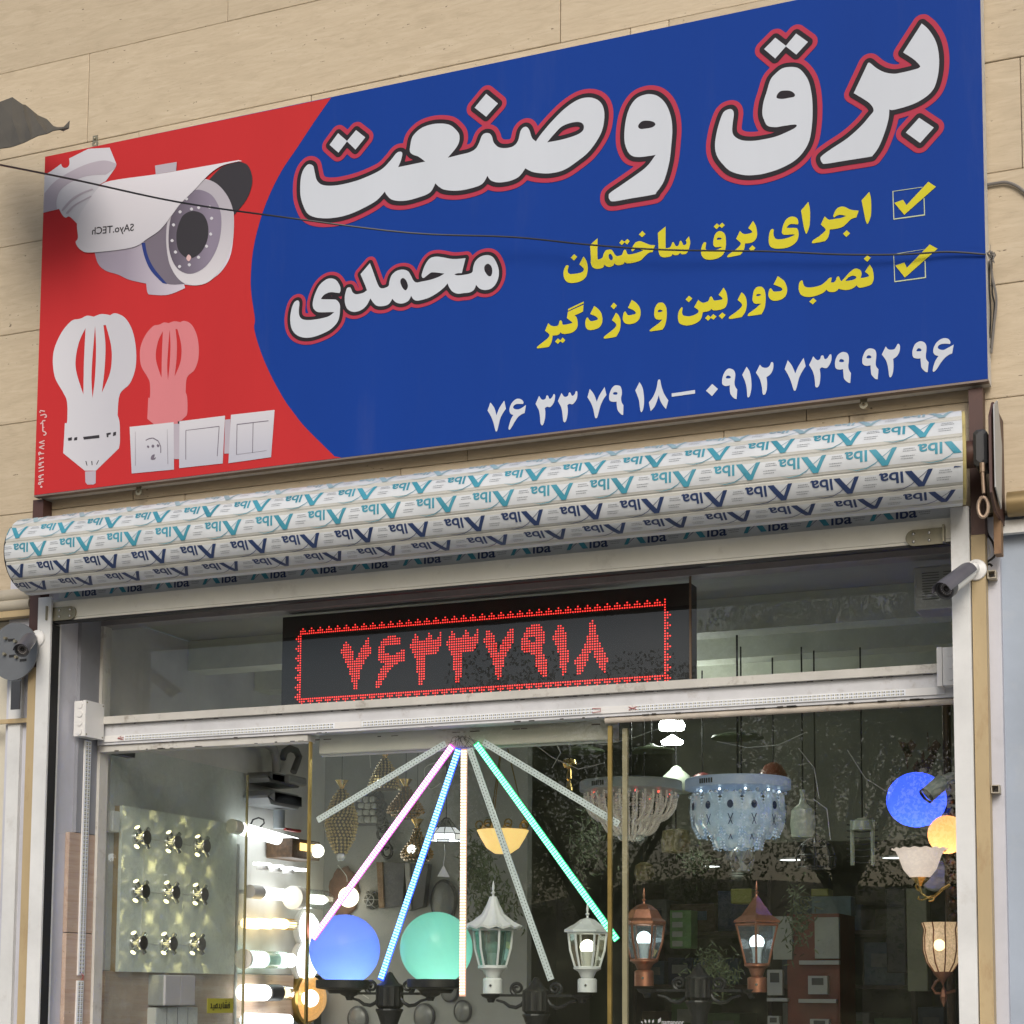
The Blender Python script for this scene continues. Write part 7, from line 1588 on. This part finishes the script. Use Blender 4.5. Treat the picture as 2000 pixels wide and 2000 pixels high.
# window lettering and flower mark low on the pane
lt2, lf2 = text_mesh('namanoor', .062, bold=.001); wd2 = max(v[0] for v in lt2)
wm = thing('window_logo', 'small grey plant mark and lettering stuck low on the right-hand pane', 'window sticker', at(1300, 1996, -.02))
a, b = at(1292, 2001, -.0155), at(1336, 1999, -.0155); k = (b.x - a.x) / wd2
mb = MB(); mb.add([(a.x + v[0] * k, a.y, a.z + v[1] * k * 1.3) for v in lt2], lf2); mb.build('lettering', GREYPL, wm)
for k, (x0, an_, L) in enumerate(((1256, 135, 6), (1262, 110, 8), (1268, 90, 8), (1274, 70, 8), (1285, 62, 12))):
    c = at(x0, 1999, -.0155); d_ = Vector((math.cos(R(an_)), 0, math.sin(R(an_)))); n_ = Vector((-d_.z, 0, d_.x)); L_ = L * .0021
    mb = MB(); mb.add([c, c + d_ * L_ * .5 + n_ * L_ * .25, c + d_ * L_, c + d_ * L_ * .5 - n_ * L_ * .25], [(0, 1, 2, 3)]); mb.build('petal', GREYPL, wm)

# ------------------------------------------------------------------ cables, pipes, neighbours
ct = thing('overhead_cable', 'thin black cable crossing in front of the sign, tied at its right edge', 'cable', at(1000, 462, -.46))
pts = [(-60, 312), (0, 322), (150, 352), (350, 395), (560, 425), (800, 455), (1000, 463), (1150, 478), (1300, 488), (1500, 491), (1640, 497), (1760, 497), (1850, 492), (1925, 497)]
ys = [-2.2, -1.9, -1.5, -1.1, -.75, -.55, -.47, -.46, -.45, -.44, -.43, -.42, -.41, -.40]
mb = MB(); rr_ = [.0038 * (1 + (-y_ - .4) * -.05) for y_ in ys]
P_ = [at(x_, y_, yy_) for (x_, y_), yy_ in zip([(q[0], q[1]) for q in pts], ys)]
mb.tube(cr(P_), .0036, 6); sm(mb).build('cable', CABLE, ct)
mb = MB(); rnd = random.Random(6); c = at(1936, 503, -.38)
for k in range(6): mb.tube([c + Vector((rnd.uniform(-.014, .014), rnd.uniform(-.01, .01), rnd.uniform(-.018, .022))) for _ in range(5)], .0022, 5)
mb.tube([c, c + Vector((-.002, 0, .045))], .0012, 4); sm(mb).build('wire_knot', GREYCABLE, ct)
for k, (P0, m_, r_) in enumerate(([[(1934, 508), (1938, 540), (1946, 585), (1941, 640), (1936, 690)], GREYCABLE, .0045], [[(1932, 510), (1932, 560), (1935, 610), (1933, 660)], CABLE, .003], [[(1937, 505), (1938, 570), (1942, 600), (1935, 680)], CABLE, .003])):
    mb = MB(); mb.tube(cr([at(x_, y_, -.335) for x_, y_ in P0]), r_, 6); sm(mb).build('drop_wire', m_, ct)
c2 = thing('wall_cable', 'grey cable looping across the stone wall right of the sign', 'cable', at(1960, 355, -.32))
mb = MB(); mb.tube(cr([at(x_, y_, -.312) for x_, y_ in ((1926, 361), (1945, 358), (1965, 356), (1985, 363), (2003, 376), (2040, 400))]), .0055, 8); sm(mb).build('cable', GREYCABLE, c2)
# corrugated awning scrap, upper left
aw = thing('awning_corner', 'bent weathered metal awning corner at the upper left', 'awning', at(20, 240, -1.0))
AWM = mat('weathered_zinc', (.10, .09, .07), .6, .2, dirt=.6, dcol=(.10, .08, .05), scale=6)
top = [(-60, 175), (0, 200), (24, 191), (44, 205), (50, 206), (62, 216), (74, 226), (92, 234), (104, 250), (124, 249), (137, 236)]
bot = [(-60, 306), (0, 291), (22, 288), (40, 282), (50, 278), (62, 272), (74, 266), (92, 262), (104, 256), (124, 253), (135, 251)]
mb = MB(); n = len(top)
vt = [at(x_, y_, -.62 - .03 * (i % 2)) for i, (x_, y_) in enumerate(top)]; vb = [at(x_, y_, -.92 - .03 * (i % 2)) for i, (x_, y_) in enumerate(bot)]
vm = [a_.lerp(b_, .5) + Vector((0, 0, .012 * (-1) ** i)) for i, (a_, b_) in enumerate(zip(vt, vb))]
up_ = Vector((0, 0, .003))
mb.add(vt + vm + vb + [v + up_ for v in vt + vm + vb], [(i, i + 1, n + i + 1, n + i) for i in range(n - 1)] + [(n + i, n + i + 1, 2 * n + i + 1, 2 * n + i) for i in range(n - 1)] + [(3 * n + i, 4 * n + i, 4 * n + i + 1, 3 * n + i + 1) for i in range(n - 1)] + [(4 * n + i, 5 * n + i, 5 * n + i + 1, 4 * n + i + 1) for i in range(n - 1)])
mb.build('sheet', AWM, aw)
# pipes and ledge left of the roll
pl_ = thing('drain_pipes', 'two weathered horizontal pipes and a ledge at the left below the roller', 'pipes', (-1.3, -.36, 3.15))
for yv, r_ in ((1164, .028), (1183, .026)):
    z = at(30, yv, -.33).z; mb = MB(); mb.tube([(-2.6, -.335, z), (-1.06, -.335, z)], r_, 14); sm(mb).build('pipe', mat('pipe_beige', (.42, .38, .30), .5, dirt=.5, dcol=(.2, .15, .1)) if yv == 1164 else bpy.data.materials['pipe_beige'], pl_)
a = at(30, 1190, -.33); b = at(30, 1206, -.33)
mb = MB(); mb.box(-2.6, -1.053, -.345, -.30, b.z, a.z - .004); mb.build('ledge', RUSTY, pl_)
# left neighbour: shop side panels
nb = thing('neighbour_front', 'cream and white upright boards of the neighbouring shutter at the left edge', 'shopfront', (-1.2, -.25, 0))
for x0, x1, yf, m_, z1 in ((-1.112, -1.0535, -.262, mat('aged_white_board', (.50, .49, .45), .5, dirt=.4), 2.98), (-1.175, -1.1125, -.318, WHITEPAINT, 2.93), (-2.6, -1.1755, -.24, CREAM, 3.16)):
    mb = MB(); mb.box(x0, x1, yf, -.10, 0, z1); mb.build('board', m_, nb)
mb = MB()
a, b = at(4, 1395, -.33), at(56, 1405, -.33); mb.box(a.x - .3, b.x, -.335, -.318 - .001, b.z - .012, b.z + .006); mb.build('cross_bar', RUSTY, nb)
bp = thing('bracket_plate', 'round grey steel shutter bracket plate with bolts at the left edge', 'bracket', at(30, 1270, -.34))
c = at(27, 1272, -.40); mb = MB(); mb.tube([c, c + Vector((0, .008, 0))], .118, 32)
mb.v = [(v[0], v[1], c.z + (v[2] - c.z) * 1.02) for v in mb.v]; mb.build('plate', mat('plate_steel', (.16, .17, .18), .5, .3, dirt=.3), bp)
a, b = at(30, 1330, -.40), at(36, 1385, -.40); mb = MB(); mb.box(a.x - .02, a.x + .025, -.40, -.394, b.z, a.z); mb.build('strap', DARKPL, bp)
for px, py in ((12, 1247), (31, 1253), (10, 1278), (33, 1284)):
    q = at(px, py, -.403); mb = MB(); mb.tube([q, q + Vector((0, -.012, 0))], .007, 6); mb.build('bolt', ZINC, bp)
for px, py in ((22, 1250), (24, 1281), (45, 1289)):
    q = at(px, py, -.4015); mb = MB(); mb.box(q.x - .016, q.x + .016, -.4025, -.4005, q.z - .005, q.z + .005); mb.build('slot', BLACKRUB, bp)
# right neighbour: plastered pier, pipe, tube stubs
rp_ = thing('plastered_pier', 'blue-grey plastered pier at the right edge', 'wall', (2.9, -.25, 0))
mb = MB(); mb.box(2.811, 2.985, -.262, -.0, 0, 3.21); mb.build('pier', PLASTER, rp_)
mb = MB(); mb.box(2.9855, 4.2, -.285, .0, 0, 3.135); mb.build('green_render', GREENISH, rp_)
mb = MB(); mb.box(2.86, 4.2, -.315, -.2855, 3.137, 3.18); mb.build('white_ledge', WHITEPAINT, rp_)
mb = MB(); zz = at(1985, 985, -.34).z; mb.tube([(2.885, -.345, zz), (4.2, -.345, zz)], .042, 16); sm(mb).build('round_pipe', mat('brass_brown_pipe', (.26, .19, .09), .4, .4, dirt=.5), rp_)
mb = MB(); mb.box(2.845, 2.868, -.40, -.345, 3.05, 3.42); mb.build('rusty_flat_bar', mat('rust_bar', (.24, .14, .07), .6, dirt=.7, dcol=(.12, .05, .02)), rp_)
def stub(px, py, label):
    c = at(px, py, -.34); t = thing('tube_stub', label, 'steel tube', c, 'open square tube stubs'); e = .0135; w_ = .003
    mb = MB(); mb.box(c.x - e, c.x + e, -.345, -.262, c.z + e - w_, c.z + e); mb.box(c.x - e, c.x + e, -.345, -.262, c.z - e, c.z - e + w_); mb.box(c.x - e, c.x - e + w_, -.345, -.262, c.z - e + w_, c.z + e - w_); mb.box(c.x + e - w_, c.x + e, -.345, -.262, c.z - e + w_, c.z + e - w_)
    mb.build('tube', mat('stub_paint', (.42, .38, .30), .6, dirt=.8, dcol=(.2, .12, .06), scale=20) if not bpy.data.materials.get('stub_paint') else bpy.data.materials['stub_paint'], t)
    mb = MB(); mb.quad((c.x - e + w_, -.27, c.z - e + w_), (c.x + e - w_, -.27, c.z - e + w_), (c.x + e - w_, -.27, c.z + e - w_), (c.x - e + w_, -.27, c.z + e - w_)); mb.build('dark_inside', BLACKRUB, t)
    return t
stub(1937, 1122, 'open square steel tube stub right of the bullet camera')
stub(1944, 1541, 'open square steel tube stub lower down on the plastered pier')
cb = thing('camera_wiring', 'tangle of black and white wires behind the right shutter post', 'wires', at(1930, 1070, -.3))
for P0, m_, r_ in (([(1926, 1010), (1928, 1040), (1940, 1062), (1943, 1085), (1928, 1098), (1922, 1108)], CABLE, .004), ([(1932, 1064), (1934, 1080), (1922, 1096)], WHITEWIRE, .0025), ([(1922, 1108), (1932, 1102), (1938, 1106)], CABLE, .004), ([(1920, 1000), (1922, 1050), (1926, 1068)], WHITEWIRE, .002)):
    mb = MB(); mb.tube(cr([at(x_, y_, -.30) for x_, y_ in P0]), r_, 6); sm(mb).build('wire', m_, cb)
